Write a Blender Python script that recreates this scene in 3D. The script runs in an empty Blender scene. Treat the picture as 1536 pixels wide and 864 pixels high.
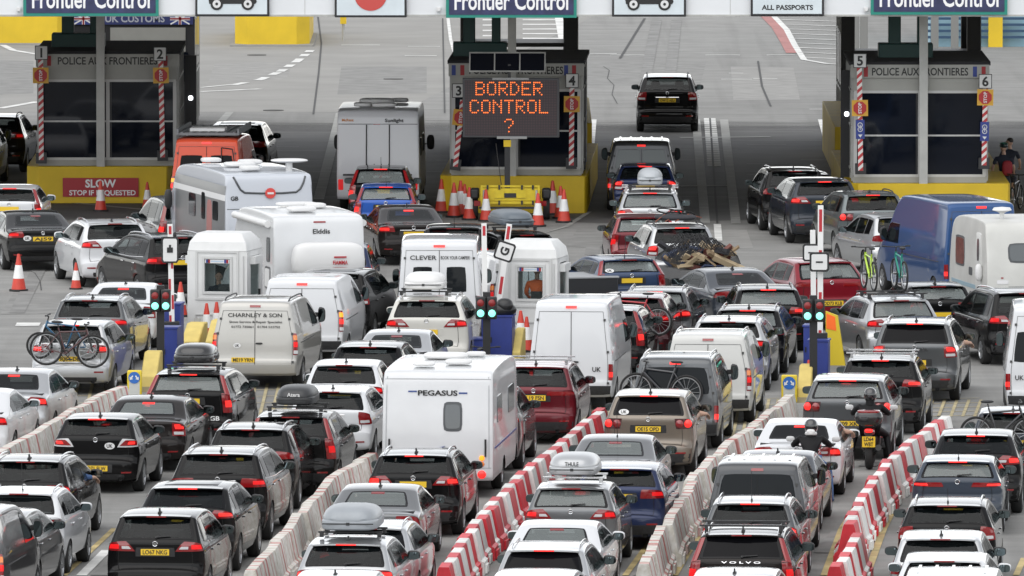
import bpy, bmesh, math, random
import numpy as np
from mathutils import Vector, Matrix
random.seed(7); RNG = np.random.default_rng(7)
R_ = math.radians
scene = bpy.context.scene
# ------------------------------------------------------------------ camera
FPX, HCAM = 18200.0, 21.0
PITCH = math.atan((432 + 824) / FPX)
cam = bpy.data.cameras.new('camera'); camo = bpy.data.objects.new('camera', cam)
scene.collection.objects.link(camo); scene.camera = camo
cam.sensor_width = 36; cam.lens = FPX / 1536 * 36
cam.clip_start = 5; cam.clip_end = 6000
camo.location = (0, 0, HCAM); camo.rotation_euler = (math.pi/2 - PITCH, 0, 0)
# ------------------------------------------------------------------ daylight, overcast
SUN_EL, SUN_AZ = 60, 205
world = bpy.data.worlds.new('World'); scene.world = world; world.use_nodes = True
nt = world.node_tree
for n in list(nt.nodes): nt.nodes.remove(n)
wo = nt.nodes.new('ShaderNodeOutputWorld'); bg = nt.nodes.new('ShaderNodeBackground')
sky = nt.nodes.new('ShaderNodeTexSky'); sky.sky_type = 'NISHITA'; sky.sun_disc = False
sky.sun_elevation = R_(SUN_EL); sky.sun_rotation = R_(SUN_AZ); sky.air_density = 1.0; sky.dust_density = 0.3
hs = nt.nodes.new('ShaderNodeHueSaturation'); hs.inputs['Saturation'].default_value = 0.14
nt.links.new(sky.outputs[0], hs.inputs['Color']); nt.links.new(hs.outputs[0], bg.inputs[0])
bg.inputs[1].default_value = 0.15; nt.links.new(bg.outputs[0], wo.inputs[0])
sun = bpy.data.lights.new('sun', 'SUN'); sun.energy = .9; sun.angle = R_(80); sun.color = (1, .96, .9)
suno = bpy.data.objects.new('sun', sun); scene.collection.objects.link(suno)
suno.rotation_euler = (R_(90 - SUN_EL), 0, R_(180 - SUN_AZ)); suno.location = (0, 0, 60)
vs = scene.view_settings
scene.display_settings.display_device = 'sRGB'
vs.view_transform = 'Standard'; vs.look = 'None'; vs.gamma = 1; vs.use_curve_mapping = False
vs.exposure = 0.88
scene.cycles.max_bounces = 6
C = scene.collection
# ------------------------------------------------------------------ helpers
def ray(px, py):
    d = Vector((0, math.cos(PITCH), -math.sin(PITCH))) + Vector((1, 0, 0)) * ((px - 768) / FPX) \
        + Vector((0, math.sin(PITCH), math.cos(PITCH))) * ((432 - py) / FPX)
    return d
def at(px, py, z=0.0):
    d = ray(px, py); t = (z - HCAM) / d.z
    return Vector((d.x * t, d.y * t, z))
def ppm(py):                       # pixels of the photograph per metre at a ground row
    return (py + 824) / HCAM
def at_y(px, py, Y):               # the point at distance Y seen at a pixel
    d = ray(px, py); t = Y / d.y
    return Vector((d.x * t, Y, HCAM + d.z * t))
_M = {}
def mat(name, col, rough=.5, metal=0., coat=0., emit=0., spec=.5, noise=0., nscale=8., bump=0., trans=0., rand=0.):
    if name in _M: return _M[name]
    m = bpy.data.materials.new(name); m.use_nodes = True; n = m.node_tree
    b = n.nodes['Principled BSDF']
    b.inputs['Base Color'].default_value = (*col, 1); b.inputs['Roughness'].default_value = rough
    b.inputs['Metallic'].default_value = metal; b.inputs['Coat Weight'].default_value = coat
    b.inputs['Coat Roughness'].default_value = .03; b.inputs['Specular IOR Level'].default_value = spec
    if trans: b.inputs['Transmission Weight'].default_value = trans
    if emit:
        b.inputs['Emission Color'].default_value = (*col, 1); b.inputs['Emission Strength'].default_value = emit
    if noise or bump:
        tc = n.nodes.new('ShaderNodeTexCoord'); nz = n.nodes.new('ShaderNodeTexNoise')
        nz.inputs['Scale'].default_value = nscale; nz.inputs['Detail'].default_value = 6
        n.links.new(tc.outputs['Object'], nz.inputs['Vector'])
        if noise:
            rp = n.nodes.new('ShaderNodeValToRGB')
            rp.color_ramp.elements[0].position = .3; rp.color_ramp.elements[1].position = .7
            rp.color_ramp.elements[0].color = (*[c * (1 - noise) for c in col], 1)
            rp.color_ramp.elements[1].color = (*[min(1, c * (1 + noise)) for c in col], 1)
            n.links.new(nz.outputs['Fac'], rp.inputs[0]); n.links.new(rp.outputs[0], b.inputs['Base Color'])
        if bump:
            bp = n.nodes.new('ShaderNodeBump'); bp.inputs['Strength'].default_value = bump; bp.inputs['Distance'].default_value = .02
            n.links.new(nz.outputs['Fac'], bp.inputs['Height']); n.links.new(bp.outputs[0], b.inputs['Normal'])
    if rand:
        oi = n.nodes.new('ShaderNodeObjectInfo'); mr = n.nodes.new('ShaderNodeMapRange'); mr.inputs['To Min'].default_value = 1 - rand; mr.inputs['To Max'].default_value = 1.04; n.links.new(oi.outputs['Random'], mr.inputs['Value'])
        mx = n.nodes.new('ShaderNodeMix'); mx.data_type = 'RGBA'; mx.blend_type = 'MULTIPLY'; mx.inputs['Factor'].default_value = 1; l = b.inputs['Base Color'].links
        if l: n.links.new(l[0].from_socket, mx.inputs['A'])
        else: mx.inputs['A'].default_value = (*col, 1)
        n.links.new(mr.outputs[0], mx.inputs['B']); n.links.new(mx.outputs['Result'], b.inputs['Base Color'])
    _M[name] = m; return m
def paint(name, col, metal=0.0, rough=.35):
    """car paint: clear coat over colour with a little road dirt low on the body and faint unevenness"""
    key = 'paint_' + name
    if key in _M: return _M[key]
    m = mat(key, col, rough, metal, coat=1.0, spec=.5 if metal > .4 else .03 if max(col) < .03 else .15)
    n = m.node_tree; b = n.nodes['Principled BSDF']; b.inputs['Coat IOR'].default_value = 1.28 if max(col) < .03 else 1.36
    tc = n.nodes.new('ShaderNodeTexCoord'); sp = n.nodes.new('ShaderNodeSeparateXYZ'); n.links.new(tc.outputs['Object'], sp.inputs[0])
    nz = n.nodes.new('ShaderNodeTexNoise'); nz.inputs['Scale'].default_value = 5; nz.inputs['Detail'].default_value = 8
    n.links.new(tc.outputs['Object'], nz.inputs['Vector'])
    mr = n.nodes.new('ShaderNodeMapRange'); mr.inputs['From Min'].default_value = .95; mr.inputs['From Max'].default_value = .2
    mr.inputs['To Min'].default_value = 0.01; mr.inputs['To Max'].default_value = .05 if max(col) < .03 else .10
    n.links.new(sp.outputs['Z'], mr.inputs['Value'])
    mu = n.nodes.new('ShaderNodeMath'); mu.operation = 'MULTIPLY'; n.links.new(mr.outputs[0], mu.inputs[0]); n.links.new(nz.outputs['Fac'], mu.inputs[1])
    mx = n.nodes.new('ShaderNodeMix'); mx.data_type = 'RGBA'
    mx.inputs['A'].default_value = (*col, 1); mx.inputs['B'].default_value = (.16, .145, .125, 1)
    n.links.new(mu.outputs[0], mx.inputs['Factor']); n.links.new(mx.outputs['Result'], b.inputs['Base Color'])
    ro = n.nodes.new('ShaderNodeMapRange'); ro.inputs['To Min'].default_value = .02; ro.inputs['To Max'].default_value = .07
    n.links.new(nz.outputs['Fac'], ro.inputs['Value']); n.links.new(ro.outputs[0], b.inputs['Coat Roughness'])
    return m
class MB:
    def __init__(s): s.v = []; s.f = []; s.m = []
    def add(s, verts, faces, mi=0):
        o = len(s.v); s.v.extend([tuple(map(float, p)) for p in verts])
        s.f.extend([tuple(o + i for i in f) for f in faces]); s.m.extend([mi] * len(faces)); return s
    def grid(s, P, mi=0, flip=False, keep=None, mim=None):
        m, n = P.shape[:2]; I, J = np.meshgrid(np.arange(m - 1), np.arange(n - 1), indexing='ij'); a = I*n + J
        Q = np.stack([a, a + 1, a + n + 1, a + n], -1)
        if flip: Q = Q[..., ::-1]
        Q = Q.reshape(-1, 4); M_ = np.full(len(Q), mi) if mim is None else np.asarray(mim).reshape(-1)
        if keep is not None: k = np.asarray(keep).reshape(-1); Q = Q[k]; M_ = M_[k]
        o = len(s.v); s.v.extend(map(tuple, P.reshape(-1, 3).tolist())); s.f.extend(map(tuple, (Q + o).tolist())); s.m.extend(M_.tolist()); return s
    def box(s, c, d, mi=0, rot=None, taper=1.0):
        x, y, z = [k / 2 for k in d]; vs_ = []
        for sz, t in ((-1, 1), (1, taper)):
            for sx, sy in ((-1, -1), (1, -1), (1, 1), (-1, 1)):
                p = Vector((sx * x * t, sy * y * t, sz * z))
                if rot is not None: p = rot @ p
                vs_.append(p + Vector(c))
        return s.add(vs_, [(3, 2, 1, 0), (4, 5, 6, 7), (0, 1, 5, 4), (1, 2, 6, 5), (2, 3, 7, 6), (3, 0, 4, 7)], mi)
    def cyl(s, a, b, r, r2=None, n=12, mi=0, caps=True):
        a = Vector(a); b = Vector(b); r2 = r if r2 is None else r2
        d = (b - a).normalized(); u = d.orthogonal().normalized(); w = d.cross(u)
        ring = [u * math.cos(2*math.pi*k/n) + w * math.sin(2*math.pi*k/n) for k in range(n)]
        vs_ = [a + q * r for q in ring] + [b + q * r2 for q in ring]
        fs = [(k, (k+1) % n, n + (k+1) % n, n + k) for k in range(n)]
        if caps: fs += [tuple(range(n))[::-1], tuple(range(n, 2*n))]
        return s.add(vs_, fs, mi)
    def tube(s, pts, r, n=8, mi=0):
        for a, b in zip(pts[:-1], pts[1:]): s.cyl(a, b, r, n=n, mi=mi)
        return s
    def torus(s, c, axis, R, r, n=28, k=8, mi=0, a0=0, a1=2*math.pi):
        ax = Vector(axis).normalized(); u = ax.orthogonal().normalized(); w = ax.cross(u); c = Vector(c)
        P = np.zeros((n + 1, k + 1, 3))
        for i in range(n + 1):
            t = a0 + (a1 - a0) * i / n; d = u * math.cos(t) + w * math.sin(t)
            for j in range(k + 1):
                f = 2*math.pi*j/k; P[i, j] = c + d * (R + r * math.cos(f)) + ax * (r * math.sin(f))
        return s.grid(P, mi)
    def lathe(s, prof, c=(0, 0, 0), n=16, mi=0, axis='z'):
        P = np.zeros((len(prof), n + 1, 3))
        for i, (r, h) in enumerate(prof):
            for j in range(n + 1):
                t = 2*math.pi*j/n
                q = (r*math.cos(t), r*math.sin(t), h) if axis == 'z' else (h, r*math.cos(t), r*math.sin(t)) if axis == 'x' else (r*math.sin(t), h, r*math.cos(t))
                P[i, j] = (q[0] + c[0], q[1] + c[1], q[2] + c[2])
        return s.grid(P, mi, flip=True)
    def prism(s, poly, y0, y1, mi=0, plane='xz'):
        """polygon (x,z) extruded along y, or (y,z) along x, or (x,y) along z"""
        f = {'xz': lambda p, t: (p[0], t, p[1]), 'yz': lambda p, t: (t, p[0], p[1]), 'xy': lambda p, t: (p[0], p[1], t)}[plane]
        n = len(poly); vs_ = [f(p, y0) for p in poly] + [f(p, y1) for p in poly]
        fs = [(k, (k+1) % n, n + (k+1) % n, n + k) for k in range(n)] + [tuple(range(n))[::-1], tuple(range(n, 2*n))]
        return s.add(vs_, fs, mi)
    def blob(s, c, d, e=4., n=14, mi=0, fn=None):
        """superellipsoid: a box with soft edges"""
        P = np.zeros((n + 1, 2*n + 1, 3)); sg = lambda t, p: math.copysign(abs(t) ** p, t)
        p = 2. / e
        for i in range(n + 1):
            a = -math.pi/2 + math.pi * i / n
            for j in range(2*n + 1):
                b = -math.pi + 2*math.pi * j / (2*n)
                q = [sg(math.cos(a), p) * sg(math.cos(b), p), sg(math.cos(a), p) * sg(math.sin(b), p), sg(math.sin(a), p)]
                if fn: q = fn(q)
                P[i, j] = (c[0] + q[0]*d[0]/2, c[1] + q[1]*d[1]/2, c[2] + q[2]*d[2]/2)
        return s.grid(P, mi)
    def xform(s, M):
        s.v = [tuple(M @ Vector(p)) for p in s.v]; return s
    def mesh(s, name, mats=(), ang=38):
        me = bpy.data.meshes.new(name); me.from_pydata(s.v, [], s.f)
        for m in mats: me.materials.append(m)
        if len(mats) > 1: me.polygons.foreach_set('material_index', s.m)
        me.polygons.foreach_set('use_smooth', [True] * len(s.f))
        bm = bmesh.new(); bm.from_mesh(me); bmesh.ops.remove_doubles(bm, verts=bm.verts, dist=1e-5)
        bmesh.ops.recalc_face_normals(bm, faces=bm.faces) if len(s.f) < 6000 else None
        bm.to_mesh(me); bm.free()
        me.set_sharp_from_angle(angle=R_(ang)); return me
    def build(s, name, mats, parent=None, loc=None, rz=0, ang=38):
        if not isinstance(mats, (list, tuple)): mats = [mats]
        return link(name, s.mesh(name, mats, ang), parent, loc, rz)
def link(name, me, parent=None, loc=None, rz=0):
    o = bpy.data.objects.new(name, me); C.objects.link(o)
    if parent: o.parent = parent
    if loc is not None: o.location = loc
    if rz: o.rotation_euler = (0, 0, rz)
    return o
def tag(o, label=None, cat=None, group=None, kind=None):
    if label: o['label'] = label
    if cat: o['category'] = cat
    if group: o['group'] = group
    if kind: o['kind'] = kind
    return o
def thing(name, label, cat, loc=(0, 0, 0), rz=0, group=None):
    o = bpy.data.objects.new(name, None); C.objects.link(o); o.empty_display_size = .3
    o.location = loc; o.rotation_euler = (0, 0, rz); return tag(o, label, cat, group)
def kids(o): return [c for c in bpy.data.objects if c.parent == o]
def copy_tree(o, parent=None):
    c = o.copy(); C.objects.link(c)
    if parent: c.parent = parent
    for ch in kids(o): copy_tree(ch, c)
    return c
def bevel(o, w=.01, seg=2):
    m = o.modifiers.new('bevel', 'BEVEL'); m.width = w; m.segments = seg; m.limit_method = 'ANGLE'; m.angle_limit = R_(40); return o
_T = {}
def text_geo(txt, bold=.0):
    """letters as flat faces in the xz plane facing -y; width and cap height returned (cap height 1)"""
    key = (txt, bold)
    if key in _T: return _T[key]
    cu = bpy.data.curves.new('lettering', 'FONT'); cu.body = txt; cu.align_x = 'CENTER'; cu.offset = bold; cu.resolution_u = 3
    o = bpy.data.objects.new('lettering', cu); C.objects.link(o)
    dg = bpy.context.evaluated_depsgraph_get(); me = bpy.data.meshes.new_from_object(o.evaluated_get(dg))
    V = np.array([v.co[:] for v in me.vertices]) if len(me.vertices) else np.zeros((1, 3)); F = [tuple(p.vertices) for p in me.polygons]
    C.objects.unlink(o); bpy.data.objects.remove(o); bpy.data.curves.remove(cu); bpy.data.meshes.remove(me)
    V = V / .69
    xs = (V[:, 0].min(), V[:, 0].max()); V[:, 0] -= sum(xs) / 2
    _T[key] = (V, F, xs[1] - xs[0]); return _T[key]
def add_text(mb, txt, c, h, w=None, mi=0, bold=.0, M=None):
    """text centred at c on a face looking to -y, cap height h, squeezed to width w"""
    V, F, tw = text_geo(txt, bold)
    sx = h if w is None else w / tw
    P = [Vector((p[0]*sx, 0, p[1]*h - h/2)) for p in V]
    if M is not None: P = [M @ p for p in P]
    mb.add([p + Vector(c) for p in P], F, mi)
# ------------------------------------------------------------------ materials shared by vehicles
GLASS = mat('car_glass', (.010, .012, .014), .04, spec=.12)
TINT = mat('tinted_glass', (.004, .004, .005), .05, spec=.1)
CLEARGLASS = mat('pale_window_glass', (.06, .075, .074), .05, spec=.5)
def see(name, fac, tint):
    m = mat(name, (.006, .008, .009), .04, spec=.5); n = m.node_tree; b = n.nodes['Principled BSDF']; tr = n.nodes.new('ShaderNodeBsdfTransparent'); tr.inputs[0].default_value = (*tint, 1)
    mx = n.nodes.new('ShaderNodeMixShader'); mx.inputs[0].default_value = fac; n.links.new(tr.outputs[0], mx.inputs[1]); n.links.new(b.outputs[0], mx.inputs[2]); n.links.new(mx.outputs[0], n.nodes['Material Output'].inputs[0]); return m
SEEDARK = see('privacy_glass', .50, (.46, .50, .50)); SEECLEAR = see('sky_pale_car_glass', .50, (.86, .92, .90)); _M['sky_pale_car_glass'].node_tree.nodes['Principled BSDF'].inputs['Base Color'].default_value = (.23, .255, .25, 1); _M['sky_pale_car_glass'].node_tree.nodes['Principled BSDF'].inputs['Specular IOR Level'].default_value = .9; SEESIDE = see('side_glass', .45, (.72, .78, .77))  # sky reflection painted into the clear glass as a pale base colour
FRIT = mat('black_glass_edge', (.004, .004, .005), .08, spec=.2)
SEATM = mat('dark_seat_cloth', (.022, .022, .024), .85, noise=.3, nscale=12)
TRIM = mat('black_plastic_trim', (.018, .018, .019), .55, noise=.3, nscale=20)
UNDER = mat('underbody', (.008, .008, .008), .9)
TYRE = mat('tyre_rubber', (.016, .016, .016), .8)
RIM = mat('alloy_rim', (.42, .43, .44), .35, .85)
RIMD = mat('dark_rim', (.05, .05, .055), .4, .6)
CHROME = mat('chrome', (.7, .7, .71), .15, 1)
RED = mat('red_lens', (.22, .006, .008), .12, coat=1)
REDLIT = mat('lit_red_lens', (.75, .012, .014), .2, emit=.16)
REDHOT = mat('lit_brake_lens', (1, .03, .025), .2, emit=.42)
AMBER = mat('amber_lens', (.75, .2, .02), .2, coat=1)
AMBERLIT = mat('lit_amber_lens', (1, .28, .02), .2, emit=.7)
CLEAR = mat('clear_lens', (.55, .55, .56), .12, coat=1)
SMOKE = mat('smoked_lens', (.06, .012, .014), .1, coat=1)
PLATE = mat('yellow_plate', (.72, .47, .02), .45)
INK = mat('black_lettering', (.012, .012, .012), .5)
WHITE = mat('white_plastic', (.64, .64, .635), .4)
GREYBOX = mat('grey_roof_box', (.27, .29, .31), .38, noise=.08, nscale=3)
MIRRORG = mat('mirror_glass', (.20, .25, .26), .03, 1)
PCOL = dict(black=(.0045, .0045, .005), champagne=(.43, .42, .395), darkblack=(.0035, .0035, .004), darkgrey=(.05, .052, .056), grey=(.14, .145, .15), silver=(.46, .47, .48), white=(.60, .61, .625),
            cream=(.55, .54, .50), offwhite=(.53, .53, .51), navy=(.012, .022, .07), blue=(.02, .085, .36), midblue=(.015, .062, .185), red=(.115, .007, .014), slateblue=(.03, .052, .11), crimson=(.21, .008, .018), steelblue=(.034, .045, .064), bronze=(.19, .16, .13), orange=(.62, .075, .03),
            slate=(.018, .024, .035), green_grey=(.115, .135, .14), brown=(.013, .0105, .010), maroon=(.06, .012, .016), gunmetal=(.09, .095, .1))
PMET = dict(darkgrey=.5, grey=.6, silver=.75, navy=.3, midblue=.2, champagne=.4, bronze=.6, slate=.2, green_grey=.5, brown=.1, gunmetal=.6, red=.35, crimson=.3, maroon=.3, black=.1)
def paint_of(c): return paint(c, PCOL[c], PMET.get(c, 0.))
# ------------------------------------------------------------------ body shell
def chaikin(P, it=2):
    P = np.array(P, float)
    for _ in range(it):
        Q = [P[0]]
        for a, b in zip(P[:-1], P[1:]): Q += [a*.75 + b*.25, a*.25 + b*.75]
        Q.append(P[-1]); P = np.array(Q)
    return P
class Shell:
    """vehicle skin: a side-view profile swept across the width with rounded edges, and side skins with wheel arches"""
    N = 3.4
    def __init__(s, pts, W, L, sec, zsill, axles, R, ztop_rear, rear_taper=.05, front_taper=.11, N=None):
        P = chaikin(pts); s.P = P; s.W, s.L, s.sec = W, L, np.array(sec, float)
        s.zsill, s.axles, s.R, s.rt, s.ft = zsill, axles, R, rear_taper, front_taper
        if N: s.N = N
        d = np.gradient(P[:, :2], axis=0); d /= np.linalg.norm(d, axis=1)[:, None] + 1e-9
        s.n = np.stack([d[:, 1], -d[:, 0]], 1); s.U = np.arange(len(P), dtype=float)
        k = int(np.argmax(P[:, 1] >= ztop_rear)); s.kr = max(k, 2)
        zz = np.maximum.accumulate(P[:s.kr + 1, 1] + np.arange(s.kr + 1) * 1e-6); s.zr = zz
        k0 = int(np.argmin(P[:len(P)//2, 0])); s.yt = np.maximum.accumulate(P[k0:, 0] + np.arange(len(P) - k0) * 1e-6); s.k0 = k0
    def X(s, y, z):
        f = np.interp(z, s.sec[:, 0], s.sec[:, 1])
        pr = np.clip(1 - y / 1.1, 0, 1) ** 2 * s.rt; pf = np.clip((y - (s.L - 1.3)) / 1.3, 0, 1) ** 2 * s.ft
        return s.W / 2 * f * (1 - pr - pf)
    def at(s, u, v, off=0.):
        u = np.asarray(u, float); v = np.asarray(v, float)
        I = lambda a: np.interp(u, s.U, a)
        y, z, r, ny, nz = I(s.P[:, 0]), I(s.P[:, 1]), I(s.P[:, 2]), I(s.n[:, 0]), I(s.n[:, 1])
        c = 1 - np.clip(1 - np.abs(v) ** s.N, 0, 1) ** (1 / s.N)
        x = s.X(y + ny*r, z + nz*r) * v
        k = np.abs(v) ** 10
        return np.stack([x + np.sign(v)*off*k, y + ny*(r*c - off*np.sqrt(1 - k*.8)), z + nz*(r*c - off*np.sqrt(1 - k*.8))], -1)
    def rear(s, v, z, off=0.): return s.at(np.interp(z, s.zr, s.U[:s.kr + 1]), v, off)
    def top(s, v, y, off=0.): return s.at(np.interp(y, s.yt, s.U[s.k0:]), v, off)
    def ztop(s, y): return np.interp(y, s.yt, s.P[s.k0:, 1])
    def side(s, y, z, sgn, off=0.):
        y = np.asarray(y, float); z = np.asarray(z, float)
        return np.stack([sgn*(s.X(y, z) + off), y, z], -1)
    def body(s, cut_top=None, cut_side=None):
        mb = MB(); ya, yb = s.axles; R = s.R
        th = np.linspace(0, math.pi, 15)
        zc = R * .92; h0 = s.zsill - zc
        t0 = math.asin(max(-.9, min(.9, h0 / (R + .035)))); th = np.linspace(t0, math.pi - t0, 21)
        arch = lambda yc: [(yc - (R + .035)*math.cos(t), zc + (R + .035)*math.sin(t)) for t in th]
        A1, A2 = arch(ya), arch(yb); y0 = A1[0][0]
        mid = [(y, s.zsill) for y in np.linspace(A1[-1][0], A2[0][0], 24)[1:-1]]
        B = A1 + mid + A2
        # rear rows by arc length, the middle rows straight above the bottom line, then the front rows
        k1 = int(np.max(np.where(s.P[:, 0] < y0)[0][np.where(s.P[:, 0] < y0)[0] < len(s.P)*.7]))
        u1 = float(np.interp(y0, s.yt, s.U[s.k0:]))
        NR = 54; ur = np.linspace(0, u1, NR)[:-1]; um = [float(np.interp(b[0], s.yt, s.U[s.k0:])) for b in B]
        um = list(np.maximum.accumulate(um)); uf = np.linspace(um[-1], s.U[-1], 14)[1:]
        zl = np.linspace(0, 1, 29)[:, None]
        Br = [(float(np.interp(t, [0, 1], [s.P[0, 0], y0])), float(np.interp(t, [0, .3, 1], [s.P[0, 1], s.zsill, s.zsill]))) for t in np.linspace(0, 1, NR)[:-1]]
        yE = A2[-1][0]; nf = len(uf)
        Bf = [(float(np.interp(t, [0, 1], [yE, s.P[-1, 0]])), float(np.interp(t, [0, .7, 1], [s.zsill, s.zsill, s.P[-1, 1]]))) for t in np.linspace(0, 1, nf + 1)[1:]]
        U = np.array(list(ur) + um + list(uf)); BB = np.array(Br + B + Bf)
        a = np.linspace(-math.pi/2, math.pi/2, 25); V = np.sign(np.sin(a)) * np.abs(np.sin(a)) ** (2 / s.N); V[0], V[-1] = -1, 1
        T = s.at(U[:, None] * np.ones((1, len(V))), np.ones((len(U), 1)) * V[None])
        kp = None
        if cut_top:
            um_ = (U[:-1] + U[1:])/2; vm_ = (V[:-1] + V[1:])/2; yy_ = np.interp(um_, s.U, s.P[:, 0]); zz_ = np.interp(um_, s.U, s.P[:, 1])
            kp = ~cut_top(um_[:, None], yy_[:, None], zz_[:, None], np.abs(vm_)[None])
        mb.grid(T, keep=kp)
        nt_ = 27; t = np.linspace(0, 1, nt_)[None, :, None]
        for sg, k in ((-1, 0), (1, -1)):
            E = T[:, k, 1:]                               # (y,z) of the edge
            Q = E[:, None, :] * (1 - t) + BB[:, None, :] * t
            S = s.side(Q[..., 0], Q[..., 1], sg); S[:, 0] = T[:, k]
            lip = S[:, -1].copy(); lip[:, 0] -= sg * .32
            ks = None
            if cut_side: ce = (S[:-1, :-1] + S[1:, 1:])/2; ks = ~cut_side(ce[..., 1], ce[..., 2])
            mb.grid(S, 0, flip=(sg < 0), keep=ks); mb.grid(np.stack([S[:, -1], lip], 1), 1, flip=(sg < 0))
        ux = s.W / 2 - .30
        for j in range(1): mb.box((0, s.L/2, s.zsill + .1), (2*ux, s.L - .5, .22), 1)
        return mb
def patch(sh, fn, quad, n=(8, 5), off=.006, rnd=.0, sink=.006, mb=None, mi=0, flip=False, frit=None):
    """a panel laid on the skin: quad = four (a,b) corners bl, br, tr, tl in the skin's own coordinates"""
    mb = mb or MB()
    g = lambda k: np.concatenate([[-1], np.linspace(-.97, .97, k), [1]])
    if frit: h_ = lambda k, f: np.concatenate([[-1, -.985], np.linspace(-1 + f, 1 - f, k), [.985, 1]]); S, T = np.meshgrid(h_(n[0], frit[0]), h_(n[1], frit[1]), indexing='ij')
    else: S, T = np.meshgrid(g(n[0]), g(n[1]), indexing='ij')
    s_ = S * (1 - rnd * np.abs(T) ** 6); t_ = T * (1 - rnd * np.abs(S) ** 6)
    w = [(1 - s_)*(1 - t_)/4, (1 + s_)*(1 - t_)/4, (1 + s_)*(1 + t_)/4, (1 - s_)*(1 + t_)/4]
    a = sum(wi*q[0] for wi, q in zip(w, quad)); b = sum(wi*q[1] for wi, q in zip(w, quad))
    edge = (np.abs(S) == 1) | (np.abs(T) == 1)
    mim = None
    if frit: mim = np.ones((S.shape[0] - 1, S.shape[1] - 1), int); mim[2:-2, 2:-2] = 0
    mb.grid(fn(a, b, np.where(edge, -sink, off)), mi, flip, mim=mim); return mb
def rect(v0, v1, z0, z1): return [(v0, z0), (v1, z0), (v1, z1), (v0, z1)]
# tail lamp styles: (v inner, v outer) bottom and top, z bottom and top relative to the belt, materials and inner segments
LAMPS = {
 'wide':  [('R', .46, .995, .52, .995, -.20, -.02), ('L', .74, .98, .76, .98, -.15, -.07)],
 'angled':[('R', .40, .995, .62, .995, -.19, .0), ('L', .76, .97, .78, .97, -.15, -.06), ('C', .50, .70, .56, .72, -.145, -.095)],
 'block': [('R', .70, .995, .72, .995, -.28, -.0), ('L', .78, .97, .78, .97, -.14, -.04), ('C', .74, .95, .74, .95, -.25, -.19)],
 'slim':  [('R', .30, .995, .36, .995, -.15, -.06), ('L', .66, .98, .70, .98, -.125, -.085)],
 'bar':   [('D', .0, .995, .0, .995, -.2, -.06), ('R', .52, .985, .56, .985, -.185, -.08)],
 'tall':  [('R', .80, .995, .80, .99, -.42, .02), ('R', .88, .995, .86, .97, .0, .40), ('L', .86, .98, .86, .98, -.3, -.16)],
 'round': [('D', .62, .995, .62, .995, -.25, -.03)],
 'van':   [('R', .90, .998, .90, .998, -.38, .12), ('A', .91, .995, .91, .995, -.04, .07), ('L', .91, .995, .91, .995, -.2, -.08), ('C', .91, .995, .91, .995, -.35, -.27)],
 'vanlow':[('R', .90, .998, .90, .998, -.52, -.16), ('L', .91, .995, .91, .995, -.45, -.34)],
 'puma':  [('C', .50, .995, .66, .995, -.2, -.02), ('R', .56, .98, .74, .99, -.17, -.05), ('L', .76, .93, .82, .95, -.14, -.08)],
 'sharp': [('R', .52, .995, .60, .995, -.16, -.0), ('L', .70, .98, .72, .98, -.12, -.05)],
}
def tail_lamps(sh, style, root, belt, lit):
    cm = {'R': RED, 'L': {0: RED, 1: REDLIT, 2: REDHOT}[lit], 'A': AMBERLIT if lit == 2 else AMBER, 'C': CLEAR, 'D': SMOKE}
    key = list(cm)
    for sg in (-1, 1):
        mb = MB()
        for i, (m, a0, a1, b0, b1, z0, z1) in enumerate(LAMPS[style]):
            q = [(sg*a0, belt + z0), (sg*a1, belt + z0), (sg*b1, belt + z1), (sg*b0, belt + z1)]
            patch(sh, sh.rear, q, (7, 4), .012 + .005*i, .03, .01, mb, key.index(m), flip=sg < 0)
        if style == 'round':
            for v, m in ((.72, 'R'), (.9, 'L')):
                p = sh.rear(np.array(sg*v), np.array(belt - .14), .02); mb.lathe([(0, -.028), (.055, -.024), (.082, .0), (.085, .03)], p, 16, key.index(m), 'y')
        mb.build('tail_light', [cm[k] for k in key], root)
def plate(sh, root, z, txt, w=.52, h=.112, v=0., off=.014, yellow=True):
    p0 = sh.rear(np.array(v), np.array(z - h/2), off); p1 = sh.rear(np.array(v), np.array(z + h/2), off)
    y = float(min(p0[1], p1[1])); mb = MB(); x = float(p0[0])
    mb.box((x, y + .004, z), (w, .012, h), 0)
    if txt: add_text(mb, txt, (x, y - .0055, z), .076, w*.86, 1, bold=.022)
    mb.build('number_plate', [PLATE if yellow else WHITE, INK], root)
def sticker(sh, root, v, z, txt, r=.105):
    p = sh.rear(np.array(v), np.array(z), .013); q = sh.rear(np.array(v), np.array(z + .02), .013)
    sl = math.atan2(q[1] - p[1], q[2] - p[2]); M = Matrix.Rotation(-sl, 3, 'X')
    mb = MB(); n = 22
    ring = [M @ Vector((r*math.cos(2*math.pi*k/n), 0, r*.66*math.sin(2*math.pi*k/n))) + Vector(p) for k in range(n)]
    mb.add(ring, [tuple(range(n))], 0)
    add_text(mb, txt, Vector(p) + M @ Vector((0, -.003, 0)), r*.68, r*1.15, 1, .03, M)
    mb.build('country_sticker', [WHITE, INK], root)
_WM = {}
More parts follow.
